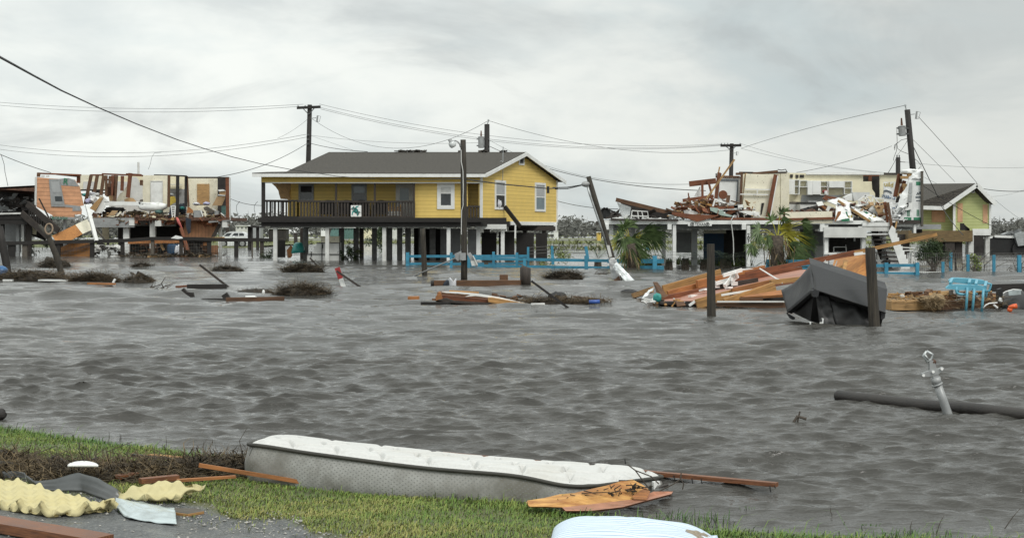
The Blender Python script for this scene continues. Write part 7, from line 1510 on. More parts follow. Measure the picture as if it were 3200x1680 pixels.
def sofa():
 s = thing('tipped_sofa','slate grey sofa tipped on its back with its black underside to the viewer','sofa',PZ(SOFA(1100,1255)))
 Yf,Yb = 22.9,24.3; p = lambda x,y,Y=Yf: P(SOFA(x,y),Y)
 a,b,c,d = p(480,232,23.4),p(1420,520,23.2),p(1455,930,22.9),p(550,648,22.8)     # long panel: seat front
 c_ = p(1700,1022,22.7); b_ = p(1730,640,23.1)
 build(MB().prism([a,b_,c_,d],Vector((.05,.35,.1)),uaxis=(1,0,-.3)),'long_side','sofa',s,bevel=.02)
 e,f = p(5,655,24.6),p(105,1020,23.9)
 mb = MB(); mb.grid(lambda u,v: (a.lerp(e,u)).lerp(d.lerp(f,u),v) + Vector((.02,.04,-.06)) * math.sin(math.pi * u) * (1 - v) + Vector((0,.10,0)) * math.sin(math.pi * u) * math.sin(math.pi * v),14,8,.08); build(mb,'end_side','sofa',s,smooth=True)
 mb = MB(); mb.tube([a,a.lerp(d,.5) + Vector((.02,-.03,0)),d + Vector((0,-.02,0))],.012,6); mb.tube([d + Vector((0,-.02,0)),c_ + Vector((0,-.02,0))],.012,6); mb.tube([d + Vector((0,-.02,0)),f + Vector((0,-.02,0))],.012,6); build(mb,'piping','black',s)
 bk = Vector((.1,.5,.05)); g = p(1640,1250,22.9); h = p(700,1255,23.0)
 build(MB().prism([d + bk * .35,c_ + bk * .35,p(1620,1270,23.0),p(880,1270,23.2),p(480,1160,23.4),f + Vector((.1,.1,0))],Vector((.05,.6,.05))),'underside','black',s)
 mb = MB(); crumple(mb,[p(560,700,23.0),p(780,740,23.0),p(900,1250,22.9),p(640,1260,22.9)],12,16,.045,4,4,.02); crumple(mb,[p(780,800,23.0),p(1400,940,22.95),p(1500,1265,22.85),p(900,1260,22.9)],18,12,.04,7,3,.02); build(mb,'dust_cover','black',s,smooth=True)
 for pts in ((505,665,540,650,628,670,610,755,590,768,530,765),(1630,1000,1705,1020,1690,1110,1650,1140,1632,1125),(105,1025,230,1095,232,1125,200,1138,160,1115)):
  build(MB().prism([p(pts[i],pts[i + 1],22.72 if pts[0] != 105 else 23.7) for i in range(0,len(pts),2)],back(.12)),'foot','sofa',s,bevel=.01)
 mb = MB(); mb.prism(poly(pp(SOFA,470,1175,495,1170,490,1220,478,1215),22.75),back(.04)); build(mb,'torn_batting','white',s); mb = MB(); mb.prism(poly(pp(SOFA,672,1110,698,1115,690,1200,668,1220,680,1160),22.7),back(.04)); build(mb,'torn_batting','white',s)
 mb = MB(); mb.prism(poly(pp(SOFA,640,1180,670,1175,660,1215,635,1215),22.68),back(.04)); build(mb,'torn_batting','white_dirty',s)
sofa()
def right_debris_line():
 G = 'boards floating right of the sofa'; bq = lambda x,y,Y: P(BENCH(x,y),Y)
 def bd(m,lab,a,Ya,b,Yb,w,h): solo(MB().beam(bq(*a,Ya),bq(*b,Yb),w,h),'floating_board',m,lab,'board',G)
 bd('w_tan','long tan beam, left front of the board pile right of the sofa',(-480,880),27.4,(560,880),27.6,.35,.17); bd('w_brown','brown stretch of the long beam behind the blue bench legs',(560,875),27.55,(1260,885),27.7,.3,.17); bd('w_brown','brown stretch of the long beam under the black grill',(1260,860),27.75,(2000,850),28.2,.3,.15)
 bd('w_yel','bright yellow board above the long tan beam',(-480,700),28.6,(310,700),28.4,.06,.05); bd('w_orange','orange board slanting right behind the fibre lump',(620,680),28.3,(1030,735),28.1,.1,.11); bd('w_yel','far yellow board left of the fibre lump',(-460,640),29.5,(420,655),29.4,.08,.05); bd('w_yel','crooked yellow piece on the board pile',(450,610),29.3,(720,600),29.2,.1,.09); bd('w_brown','brown piece at the top of the board pile',(400,630),29.0,(470,570),29.2,.12,.1)
 bd('w_orange','small orange board left of the black grill',(1840,725),28.3,(1980,720),28.3,.08,.06); bd('w_brown','thin brown board behind the black grill',(1700,680),29.2,(1980,690),29.2,.08,.04); bd('w_tan','flat wet board top behind the long tan beam',(-480,775),27.7,(540,780),27.8,.5,.04); bd('w_black','dark beam end at the far right behind the black grill',(1850,505),36,(2700,480),36,.2,.2)
 mb = MB(); blob(mb,bq(620,790,27.1),(.16,.12,.14),3,.4); blob(mb,bq(480,740,27.3),(.25,.15,.06),5,.4); strands(mb,500,lambda r: bq(r.uniform(330,760),740 + abs(r.normal(0,80)),27.0),(.06,.22),.006,.8,3,(0,0,-.6)); M['fibre'] = mat('tan palm fibre',(.25,.18,.10),rough=.9,var=.4,scale=20); solo(mb,'fibre_lump','fibre','shaggy tan palm fibre lump draped over the long tan beam','fibre')
 for pts,m,lab,nm in (((920,560,965,535,1000,555,985,640,930,660),'w_grey','grey bark flake standing left of the blue bench','bark_flake'),((1330,600,1410,640,1475,830,1440,900,1380,940,1310,850),'cardboard','curled pale card between the blue bench legs','card_scrap'),((1480,660,1560,740,1600,900,1520,920),'w_brown','brown bark slab right of the middle bench leg','bark_slab'),((-190,650,-110,640,-80,700,-170,710),'white_dirty','white square scrap on the yellow board','scrap'),((1080,650,1300,670,1290,690,1100,690),'white_dirty','pale flat scrap behind the bench legs','flat_scrap')):
  solo(MB().prism([bq(pts[i],pts[i + 1],27.9) for i in range(0,len(pts),2)],back(.08)),nm,m,lab,nm.replace('_',' '))
 mb = MB(); strands(mb,900,lambda r: bq(r.uniform(-400,2300),r.uniform(690,960),r.uniform(27.2,28.6)) * 1.0,(.1,.4),.012,.25,9); tag(build(mb,'flotsam','reed'),kind='stuff')
 s = thing('upturned_bench','light blue moulded bench floating upside down with its legs in the water','bench',PZ(BENCH(1430,1000)))
 Y = 27.3
 def curved(y_top,y_bot,Y_,nm):
  pts = []
  for u in np.linspace(0,1,18): pts.append((y_top[0] + (y_top[2] - y_top[0]) * u,y_top[1] + (y_top[3] - y_top[1]) * u - y_top[4] * (1 - (2 * u - 1) ** 4) ** .5))
  low = [(y_bot[0] + (y_bot[2] - y_bot[0]) * u,y_bot[1] + (y_bot[3] - y_bot[1]) * u + y_bot[4] * math.sin(math.pi * u)) for u in np.linspace(1,0,12)]
  build(MB().prism([bq(*q,Y_) for q in pts + low],Vector((0,.05,.01))),nm,'sky_blue',s,bevel=.012)
 curved((895,330,1785,400,75),(900,350,1780,410,30),Y + .45,'slat'); curved((830,500,1740,520,85),(835,515,1740,545,18),Y,'slat')
 mb = MB()
 for a,b in (((985,295),(925,400)),((1370,330),(1350,400)),((1525,345),(1500,430)),((1735,370),(1705,480))): mb.beam(bq(*a,Y + .4),bq(*b,Y + .02),.05,.06)
 build(mb,'cross_bar','sky_blue',s)
 for a in ((1310,480,1275,1000),(1465,500,1420,1000),(1670,520,1630,1000)): mb = MB(); mb.tube([bq(a[0],a[1],Y - .03),bq((a[0] + a[2]) / 2 + 4,(a[1] + a[3]) / 2,Y - .04),bq(a[2],a[3] + 30,Y - .05)],.026,8); build(mb,'leg','sky_blue',s,smooth=True)
 mb = MB(); mb.tube([bq(*q,Y + .02) for q in ((1070,470),(1060,560),(1070,600),(1120,630),(1200,640),(1280,645))],.026,8); mb.tube([bq(*q,Y + .3) for q in ((1720,385),(1840,410),(1800,560),(1690,570))],.024,8); build(mb,'hoop','sky_blue',s,smooth=True)
 mb = MB(); mb.tube([bq(1110,480,Y + .3),bq(1090,620,Y + .3)],.026,8); mb.tube([bq(1740,560,Y + .4),bq(1725,720,Y + .4)],.026,8); mb.tube([bq(1520,600,Y + .4),bq(1515,660,Y + .4)],.026,8); build(mb,'rear_leg','sky_blue',s,smooth=True)
 g = thing('black_grill','black upturned grill with a pale label at the right edge of the water','grill',PZ(BENCH(2350,1020))); Y = 27.6
 mb = MB(); mb.grid(lambda u,v: bq(2090 + 620 * u,1010 - (500 * math.sin(math.pi * min(1,.06 + u * .9)) ** .35) * v,Y + .5 * v * v - .12 * math.sin(math.pi * u)),18,8,.12); build(mb,'body','black',g,smooth=True)
 build(MB().prism([bq(*q,Y - .02) for q in ((1985,840),(2000,530),(2080,500),(2110,540),(2090,850))],back(.12)),'side_arm','black',g); build(MB().prism([bq(*q,Y - .16) for q in ((2225,570),(2500,535),(2515,640),(2240,665))],back(.02)),'label_plate','pale_metal',g)
 mb = MB(); mb.tube([bq(*q,Y - .12) for q in ((2110,620),(2160,580),(2330,530),(2520,545))],.012,6); build(mb,'trim','white',g)
 mb = MB(); mb.tube([bq(*q,27.2) for q in ((1665,945),(1720,880),(1800,840),(1980,825))],.014,6); solo(mb,'white_hose','white','white hose curving from the bench leg to the black grill','hose',smooth=True)
 mb = MB(); mb.tube([bq(1895,870,27.2),bq(1985,945,27.2)],.02,6); solo(mb,'white_pipe_end','white','short white pipe in the water before the black grill','pipe'); mb = MB(); mb.tube([bq(2240,940,26.9),bq(2330,910,26.9),bq(2410,900,26.9)],[.04,.045,.05],8); blob(mb,bq(2260,980,26.9),(.05,.04,.05),1,.1); solo(mb,'orange_float','orange','bright orange bottle floating before the black grill','float',smooth=True)
 mb = MB(); mb.tube([bq(2060,720,27.3),bq(2030,770,27.3),bq(2080,800,27.3)],.03,6); solo(mb,'white_strap','white','twisted white strap hanging on the black grill','strap',smooth=True)
right_debris_line()
# the log and the bracket pipe
def log_and_pipe():
 a,b = PZ(F10(255,430)),PZ(F10(1700,570)); b = a + (b - a) * 1.35; mb = MB(); n_ = 16; pts = [a.lerp(b,i / n_) + Vector((0,0,.030 + .004 * math.sin(i))) for i in range(n_ + 1)]
 pts[0] += Vector((0,0,.015)); r0 = .056
 mb.tube([pts[0] + (pts[0] - pts[1]).normalized() * .02] + pts,[r0 * .72,r0 * .92] + [r0 * (1 + .03 * math.sin(i * 2.3)) for i in range(n_)],14); M['wetlog'] = mat('soaked log',(.022,.019,.017),rough=.5,var=.5,scale=6,stretch=(1,8,8),bump=.004,bscale=9,dirt=.5,dcol=(.05,.042,.034)); solo(mb,'floating_log','wetlog','long black log floating in the water at the right','log',smooth=True)
 base = PZ(F10(1000,522)); Y = base.y; q = lambda x,y,d=0.: P(F10(x,y),Y + d)
 t = thing('bracket_pipe','grey pipe standing crooked in the water with a winged steel bracket on top','pipe',base)
 mb = MB(); mb.tube([q(1008,560),q(990,515),q(960,430),q(920,320)],[.037,.036,.035,.034],12); mb.tube([q(922,328),q(918,318)],.046,12); mb.tube([q(918,318),q(908,275)],.040,12); build(mb,'pipe','grey_metal',t,smooth=True)
 build(MB().prism([q(*p,-.02) for p in ((868,170),(880,155),(898,165),(925,235),(932,275),(905,285),(880,265),(872,220))],back(.05)),'bracket','grey_metal',t,bevel=.006)
 build(MB().prism([q(*p,-.025) for p in ((818,250),(840,240),(885,225),(920,225),(955,205),(968,212),(955,235),(925,255),(880,268),(830,274),(818,266))],back(.03)),'wing','grey_metal',t,bevel=.006)
 mb = MB()
 for x,y in ((829,262),(893,238),(952,218)): mb.tube([q(x,y,-.045),q(x,y,-.02)],.012,10)
 build(mb,'bolt_hole','foam_board',t)
 mb = MB(); mb.tube([q(*p) for p in ((850,100),(826,130),(852,172),(884,150),(888,122),(850,100))],.011,8); mb.tube([q(836,122,-.02),q(862,160,-.02)],.009,6); build(mb,'clamp','galv',t,smooth=True)
 mb = MB(); blob(mb,q(895,172),(.022,.022,.022),1,.1); build(mb,'bolt','rust',t)
 b = PZ(FV(2005,1062)); mb = MB(); mb.tube([b + Vector((-.05,0,-.03)),b + Vector((0,0,.05)),b + Vector((.07,0,.03))],.012,6); mb.tube([b,b + Vector((.02,0,.09))],.007,5); solo(mb,'drowned_twig','twig','small forked twig poking from the water before the log','twig')
 b = PZ(FV(0,1052)); mb = MB(); blob(mb,b + Vector((-.05,0,.03)),(.1,.06,.06),2,.2); solo(mb,'dark_block','w_black','dark block floating at the left picture edge','block',smooth=True)
log_and_pipe()
# near shore: mattress, foam, metal, boards, wrack, grass
def polyline(pts,t):
 L = [0]
 for a,b in zip(pts,pts[1:]): L.append(L[-1] + (b - a).length)
 d = t * L[-1]
 for i in range(len(pts) - 1):
  if d <= L[i + 1] or i == len(pts) - 2: return pts[i].lerp(pts[i + 1],(d - L[i]) / max(1e-6,L[i + 1] - L[i]))
def mattress():
 NL,NR,FR,FL = P((775,1400),8.2),P((1842,1512),7.85),P((2082,1490),8.55),P((836,1380),9.15)
 t = thing('mattress','white quilted mattress with a dark piped edge lying half in the water','mattress',(NL + NR) / 2 - Vector((0,0,.2)))
 Lu,Lv = (NR - NL).length,(FL - NL).length
 def bil(u,v): return (NL * (1 - u) + NR * u) * (1 - v) + (FL * (1 - u) + FR * u) * v
 n_ = ((NR - NL).cross(FL - NL)).normalized()
 def rr(u,v,rad=.10):                            # pull the square patch into a rounded outline
  x,y = (u - .5) * Lu,(v - .5) * Lv; hx,hy = Lu / 2,Lv / 2; ax,ay = abs(x),abs(y); cx,cy = hx - rad,hy - rad
  if ax > cx and ay > cy:
   dx,dy = ax - cx,ay - cy; m = max(dx,dy); L = math.hypot(dx,dy)
   if L > 1e-9: k = m / L; dx,dy = dx * k,dy * k
   ax,ay = cx + dx,cy + dy
  return .5 + math.copysign(ax,x) / Lu,.5 + math.copysign(ay,y) / Lv
 def sag(u,v): return -.028 * math.exp(-((u - .93) / .10) ** 2) * (1 - v) + .02 * math.exp(-((u - .02) / .12) ** 2) + .006 * math.sin(9 * u)
 def top(u,v):
  e = min(u * Lu,(1 - u) * Lu,v * Lv,(1 - v) * Lv); dome = .050 * (1 - math.exp(-e / .05))
  x,y = u * Lu,v * Lv                        # quilting: long leaf curves stitched into the pillow top
  g = 9.0
  for k,(y0,ph,hh) in enumerate(((.045,0,.17),(.24,.45,.22),(.50,.1,.24),(.76,.6,.2))):
   t_ = (x / .265 + ph) % 1.0; yc = y0 + hh * (t_ / .74) ** .8 if t_ < .74 else y0 + hh * (1 - (t_ - .74) / .26)
   g = min(g,abs(y - yc) / (.020 if t_ < .74 else .03))
  g = min(g,abs(y - .035) / .012)
  dome *= (1 - .85 * math.exp(-g * g)); w = .010 * mnoise.noise(Vector((x * 3,y * 4,1))) + .012 * mnoise.noise(Vector((x * 9,y * 9,5))) * max(0,u - .6) * 2
  uu,vv = rr(u,v); return bil(uu,vv) + n_ * (dome + w + sag(u,v))
 M['quilt'] = mat('quilted white damask',(.60,.60,.58),rough=.8,var=.05,scale=60,bump=.002,bscale=220,dirt=.3,dcol=(.40,.36,.27),dscale=2.2,dthr=(.5,.75))
 M['knit'] = mat('grey mattress border',(.35,.35,.335),rough=.85,var=.1,scale=40,bump=.002,bscale=200,dirt=.75,dcol=(.12,.11,.085),dscale=2.4,dthr=(.44,.64))
 nt = M['knit'].node_tree; n = nt.nodes; L = nt.links; b = n['Principled BSDF']; old = b.inputs['Base Color'].links[0].from_socket   # woven dots
 tc = n.new('ShaderNodeTexCoord'); mp = n.new('ShaderNodeMapping'); mp.inputs['Scale'].default_value = (58,58,58); mp.inputs['Rotation'].default_value = (0,0,R(45)); L.new(tc.outputs['UV'],mp.inputs[0])
 vf = n.new('ShaderNodeVectorMath'); vf.operation = 'FRACTION'; L.new(mp.outputs[0],vf.inputs[0]); vs = n.new('ShaderNodeVectorMath'); vs.operation = 'DISTANCE'; L.new(vf.outputs[0],vs.inputs[0]); vs.inputs[1].default_value = (.5,.5,0)
 sx = n.new('ShaderNodeSeparateXYZ'); L.new(vf.outputs[0],sx.inputs[0]); cb = n.new('ShaderNodeCombineXYZ'); L.new(sx.outputs[0],cb.inputs[0]); L.new(sx.outputs[1],cb.inputs[1]); L.new(cb.outputs[0],vs.inputs[0])
 lt = n.new('ShaderNodeMath'); lt.operation = 'LESS_THAN'; L.new(vs.outputs['Value'],lt.inputs[0]); lt.inputs[1].default_value = .20
 L.new(_mixnode(n,L,lt.outputs[0],old,(.21,.21,.20)),b.inputs['Base Color'])
 mb = MB(); mb.grid(top,230,90); build(mb,'quilted_top','quilt',t,smooth=True)
 M['seam'] = mat('seam thread and shade',(.30,.29,.265),rough=.9,var=.2)  # quilting thread, its grey also painting the shade in the grooves
 for y0,ph,hh in ((.045,0,.17),(.24,.45,.22)):
  for c0 in range(-1,8):
   pts = []
   for j in range(27):
    t_ = j / 26; x = (c0 + t_ - ph) * .265; yc = y0 + hh * (t_ / .74) ** .8 if t_ < .74 else y0 + hh * (1 - (t_ - .74) / .26)
    if .03 < x < Lu - .03: pts.append(top(x / Lu,yc / Lv) + n_ * .0015)
   if len(pts) > 3: mb = MB(); mb.tube(pts,.0028,5); build(mb,'seam','seam',t,smooth=True)
 out = []
 N = 200; per = [(i / N * 4) for i in range(N)]
 for s in per:
  k = int(s); f = s - k; u,v = ((f,0),(1,f),(1 - f,1),(0,1 - f))[k]; uu,vv = rr(u,v); out.append((uu,vv,bil(uu,vv) + n_ * sag(u,v)))
 c = bil(.5,.5); H_ = .27
 ring = [o[2] for o in out]
 def side(u,w):
  i = u * N; a,b_ = ring[int(i) % N],ring[(int(i) + 1) % N]; p = a.lerp(b_,i - int(i)); d = (p - c); d.z = 0; d.normalize(); crease = .006 * mnoise.noise(Vector((u * 60,w * 4,0)))
  return p + d * (.035 * math.sin(math.pi * min(1,w * 1.15)) + crease) - Vector((0,0,w * H_))
 mb = MB(); mb.grid(side,N,10); build(mb,'border','knit',t,smooth=True)
 mb = MB(); pts = []
 for i in range(N + 1):
  p = ring[i % N]; d = (p - c); d.z = 0; d.normalize(); pts.append(p + d * .012 + n_ * .002)
 M['piping'] = mat('charcoal piping',(.045,.043,.035),rough=.7,var=.3); mb.tube(pts,.0115,8,cap=False); build(mb,'piping','piping',t,smooth=True)
 q = lambda x,y,Y: P(F9(x,y),Y)
 build(MB().prism([q(1398,425,8.30),q(1450,418,8.42),q(1455,478,8.42),q(1402,488,8.30)],(-.01,.02,0)),'care_label','foam_board',t)
mattress()
def boards_near():
 q = lambda x,y,Y: P(F9(x,y),Y)
 s = thing('splintered_panel','bright orange splintered plywood panel leaning on the right end of the mattress','panel',q(900,650,7.5))
 pts = [(370,590,7.52),(385,572,7.54),(520,552,7.6),(640,523,7.66),(760,512,7.7),(900,478,7.76),(1020,452,7.8),(1150,412,7.88),(1225,403,7.92),(1300,440,7.92),(1340,468,7.9),(1365,495,7.9),(1330,560,7.8),(1240,565,7.78),(1000,590,7.66),(660,628,7.5),(520,622,7.46),(400,622,7.46)]
 build(MB().prism([q(*p) for p in pts],Vector((.0,.03,-.01)),uaxis=(1,.2,0)),'orange_face','osbn',s,bevel=.003)
 pts = [(660,628,7.49),(1000,590,7.65),(1240,562,7.77),(1400,500,7.9),(1555,500,8.0),(1540,520,7.95),(1330,575,7.75),(1150,625,7.62),(900,655,7.5),(690,656,7.46)]
 build(MB().prism([q(*p) for p in pts],Vector((0,.03,-.015)),uaxis=(1,.2,0)),'pink_edge','hardn',s,bevel=.003)
 build(MB().prism([q(1225,540,7.76),q(1330,470,7.88),q(1370,500,7.88),q(1340,565,7.76),q(1240,562,7.74)],Vector((0,.01,0))),'red_patch','w_orange',s)
 mb = MB(); r = np.random.default_rng(4)
 for i in range(46):
  x,y = r.uniform(560,1300),0; y = 600 - (x - 560) * .19 + r.normal(0,28); a = q(x,y,7.5 + (x - 400) / 900 * .33); d = Vector((r.normal(.02,.04),r.normal(0,.01),r.normal(0,.015))); mb.tube([a,a + d],[.004,.002],4,cap=False)
 for x,y in ((995,605),(1060,530),(970,545),(1240,470),(830,560)): blob(mb,q(x,y,7.5 + (x - 400) / 900 * .33),(.012,.008,.012),x,.4,8,6)
 build(mb,'caught_weed','mud',s)
 A,B = PZ((1380,1410),.05),PZ((2428,1513),.05); A.z = .035; mb = MB(); mb.beam(A,B,.045,.024); bd = solo(mb,'long_board','w_rusty','long rust brown board floating behind the mattress with nails sticking out','board',bevel=.003)
 mb = MB()
 for x,y0,y1 in ((1705,395,440),(1780,398,445),(2332,455,505),(1560,370,410),(2370,455,475),(1165,240,280)): mb.tube([q(x,y0,PZ(F9(x,y0),.05).y),q(x + 8,y1,PZ(F9(x,y0),.05).y)],.0035,5)
 ORG['nails'] = ORG[bd.name]; o = build(mb,'nails','ink_black',bd)
 for lab,qs in (('forked twig hanging over the right end of the mattress',(((1190,285),(1250,330),(1310,410),(1355,470)),((1250,330),(1380,380),(1440,440)))),('curly twig hanging from the long board right of the mattress',(((1620,345),(1615,400),(1640,440),(1630,485)),((1615,400),(1560,440),(1440,500))))):
  mb = MB()
  for z in qs: mb.tube([q(*p,8.2) for p in z],.004,5)
  solo(mb,'tangled_twig','twig',lab,'twig')
 mb = MB(); mb.obox(q(1475,468,8.35),Vector((.03,.01,.008)),Vector((0,.02,0)),Vector((0,0,.012))); solo(mb,'dark_stub','w_dark','dark wood stub at the foot of the mattress label','stub')
 a,b = P((622,1452),8.1),PG((1030,1530),.02); solo(MB().beam(a,b,.016,.022),'thin_lath','w_orange','thin orange lath sloping across the left end of the mattress','lath',bevel=.002)
def foam():
 M['foam'] = mat('pale yellow egg crate foam',(.56,.50,.275),rough=.85,var=.08,scale=5,bump=.002,bscale=120,dirt=.4,dcol=(.40,.33,.14),dscale=3)
 def pad(lab,front,back_,amp,thick,nu,nv,wl,lift=0.0,fold=None):
  Fp = [PG(F7(*p)) for p in front]; Bp = [PZ(F7(*p),PG(F7(*p)).z + thick + .02) for p in back_]
  def fn(u,v):
   p = polyline(Fp,u).lerp(polyline(Bp,u),v); x,y = p.x,p.y; s,t_ = (x + .35 * y) * 6.283 / wl,(y - .35 * x) * 6.283 / wl
   z = gz(x,y) + thick + amp * (1 + 1.2 * math.exp(-v / .05)) * (.75 * math.sin(s) * math.sin(t_) + .3 * math.sin(s) + .2 * math.sin(t_)) + lift * mnoise.noise(Vector((x * 2.5,y * 2.5,2))) + (fold(u,v) if fold else 0)
   return Vector((x,y,z))
  mb = MB(); mb.grid(fn,nu,nv,thick * .8); solo(mb,'foam_pad','foam',lab,'foam pad','egg crate foam pads',smooth=True)
 pad('large pale yellow egg crate foam pad on the gravel at the bottom left',((-420,905),(0,930),(320,995),(580,1025),(860,1000),(1150,955)),((-420,630),(160,655),(480,700),(780,720),(1010,770),(1165,835)),.015,.04,190,110,.11,.004)
 pad('smaller rumpled egg crate foam pad behind the pale metal sheet',((1190,900),(1400,905),(1580,890),(1760,890),(1920,830)),((1210,730),(1420,705),(1600,690),(1820,705),(2050,720)),.018,.045,130,70,.12,.03,lambda u,v: .03 * v)
def metal_near():
 def ribbon(name,m,lab,topl,botl,zt,n=40,thick=.004,bulge=0.0):
  Bp = [PG(F7(*p),.005) for p in botl]; Tp = [P(F7(*p),b.y + .05) for p,b in zip(topl,Bp)]
  def fn(u,v): a,b = polyline(Bp,u),polyline(Tp,u); p = a.lerp(b,v); return p + Vector((0,-bulge * math.sin(math.pi * v),.006 * mnoise.noise(p * 9) + .003 * math.sin(v * 18)))
  mb = MB(); mb.grid(fn,n,10,thick); solo(mb,name,m,lab,'sheet metal',smooth=True)
 ribbon('dark_flashing','dark_metal','dark grey curved metal flashing standing behind the large foam pad',((250,575),(340,640),(560,618),(790,560),(1000,622),(1180,720),(1268,805)),((300,715),(400,750),(570,770),(820,770),(960,815),(1090,870),(1240,880)),.1,60,.003,.003)
 ribbon('dark_flashing','dark_metal','dark metal flashing end under the reeds at the far left',((20,545),(130,548),(245,562)),((40,660),(140,665),(280,690)),.1,20)
 def sheet(u,v):
  a = polyline([PG(F7(*p)) for p in ((1150,940),(1290,1040),(1560,1080),(1778,1105))],u); b = polyline([PG(F7(*p)) for p in ((1185,880),(1260,865),(1500,900),(1755,942))],u)
  p = a.lerp(b,v); p.z = gz(p.x,p.y) + .012 + .035 * math.sin(math.pi * v) * (1 - .4 * u) + .012 * mnoise.noise(Vector((p.x * 14,p.y * 14,3))) + (.002 * math.sin(v * 40)); return p
 mb = MB(); mb.grid(sheet,60,26,.004); solo(mb,'pale_flashing','pale_metal','pale blue grey crumpled metal sheet lying on the gravel','sheet metal',smooth=True)
 p = [PG(F7(*q),.012) for q in ((1758,985),(1890,1003),(2055,975),(1980,948),(1757,942))]
 k = thing('board_chip','flat grey board chip with a yellow broken edge beside the pale metal sheet','board',p[0]); build(MB().prism(p,(0,0,-.012)),'face','w_grey',k); build(MB().beam(p[0] + Vector((0,-.006,-.006)),p[1] + Vector((0,-.006,-.006)),.006,.012),'edge','w_yel',k); build(MB().beam(p[1] + Vector((0,-.006,-.006)),p[2] + Vector((0,-.006,-.006)),.006,.012),'edge','w_yel',k)
 a,b = PG((-140,1632),.03),PG((320,1712),.03); d = (b - a); solo(MB().beam(a,a + d * 1.0,.13,.045),'wet_plank','w_rusty','wet red brown plank lying on the gravel in the bottom left corner','plank',bevel=.004)
 c = P(F7(830,462),8.05); mb = MB(); mb.grid(lambda u,v: P(F7(680 + 310 * u,486 - (40 * math.sin(math.pi * min(1,max(0,u))) ** .6) * v),7.95 + .12 * v),16,6,.012); solo(mb,'white_tray','foam_board','white foam tray lying on the reeds at the left','tray',smooth=True)
 for i,(pts,lab) in enumerate((((-40,330,60,335,150,355,125,405,60,385,-40,350),'upper crumpled white paper at the left picture edge'),((-40,445,60,448,175,470,60,492,-40,478),'lower white strip at the left picture edge'))):
  Y = 8.6 - i * .35; mb = MB(); v = [P(F7(pts[j],pts[j + 1]),Y + .02 * j) for j in range(0,len(pts),2)]; mb.prism(v,Vector((0,.03,-.02))); solo(mb,'white_scrap','foam_board',lab,'scrap')
def wrack():
 line = [PG(F7(*p)) for p in ((-500,520),(0,560),(400,600),(900,610),(1500,620),(2000,600),(2420,560),(2560,560))]
 def hgt(u): return .055 + .055 * mnoise.noise(Vector((u * 7,2,0))) + .05 * math.exp(-((u - .80) / .07) ** 2)
 def mound(u,v):
  p = polyline(line,u); w = .42; y = p.y + (v - .5) * w * 2; hh = max(.02,hgt(u)) * math.sin(math.pi * v) ** .7 * (1 + .5 * mnoise.noise(Vector((u * 40,v * 6,1)))); return Vector((p.x,y,gz(p.x,y) - .02 + hh))
 mb = MB(); mb.grid(mound,120,16); 
 r0 = np.random.default_rng(1)
 def area(r): u = r.uniform(0,1); v = r.beta(2,2); p = mound(u,v); return p + Vector((0,0,r.uniform(-.01,.02)))
 strands(mb,6500,area,(.05,.22),.006,.35,31,(.5,0,0),.5); a = build(mb,'reed_wrack','reed_dark'); tag(a,kind='stuff')
 mb = MB(); strands(mb,4200,area,(.05,.2),.005,.35,32,(.5,0,0),.5); tag(build(mb,'dry_reed_wrack','reed'),kind='stuff')
 mb = MB(); r = np.random.default_rng(8)
 for i in range(14):
  p = polyline(line,r.uniform(.2,.98)); p = p + Vector((0,r.uniform(-.1,.35),.04)); h = r.uniform(.08,.2); mb.tube([p,p + Vector((r.normal(0,.02),0,h * .6)),p + Vector((r.normal(.02,.05),0,h))],[.004,.003,.002],4,cap=False)
 tag(build(mb,'dead_stems','twig'),kind='stuff')
 q = lambda x,y,Y: P(F7(x,y),Y)
 for a,b,w,h,m,lab in (((1410,650),(1790,612),.05,.028,'w_rusty','thick red brown board end in the reeds left of the mattress'),((1780,645),(2370,605),.03,.014,'w_orange','long orange brown splinter in front of the reeds'),((1180,612),(1370,580),.05,.022,'w_rusty','short red board end under the reeds behind the small foam pad'),((1330,385),(1900,445),.03,.012,'w_dark','thin dark lath on the back of the reeds'),((1500,395),(1890,428),.05,.018,'w_yel','yellow edged lath on the back of the reeds'),((680,487),(860,492),.02,.01,'w_orange','thin orange stick under the white tray'),((830,500),(975,412),.012,.012,'w_dark','dark twig leaning on the white tray'),((550,412),(700,480),.04,.02,'w_dark','dark bark piece left of the white tray')):
  Ya = PZ(F7(*a),.13).y; Yb = PZ(F7(*b),.13).y; solo(MB().beam(q(*a,Ya),q(*b,Yb),w,h),'wrack_board',m,lab,'board','boards caught in the near reeds')
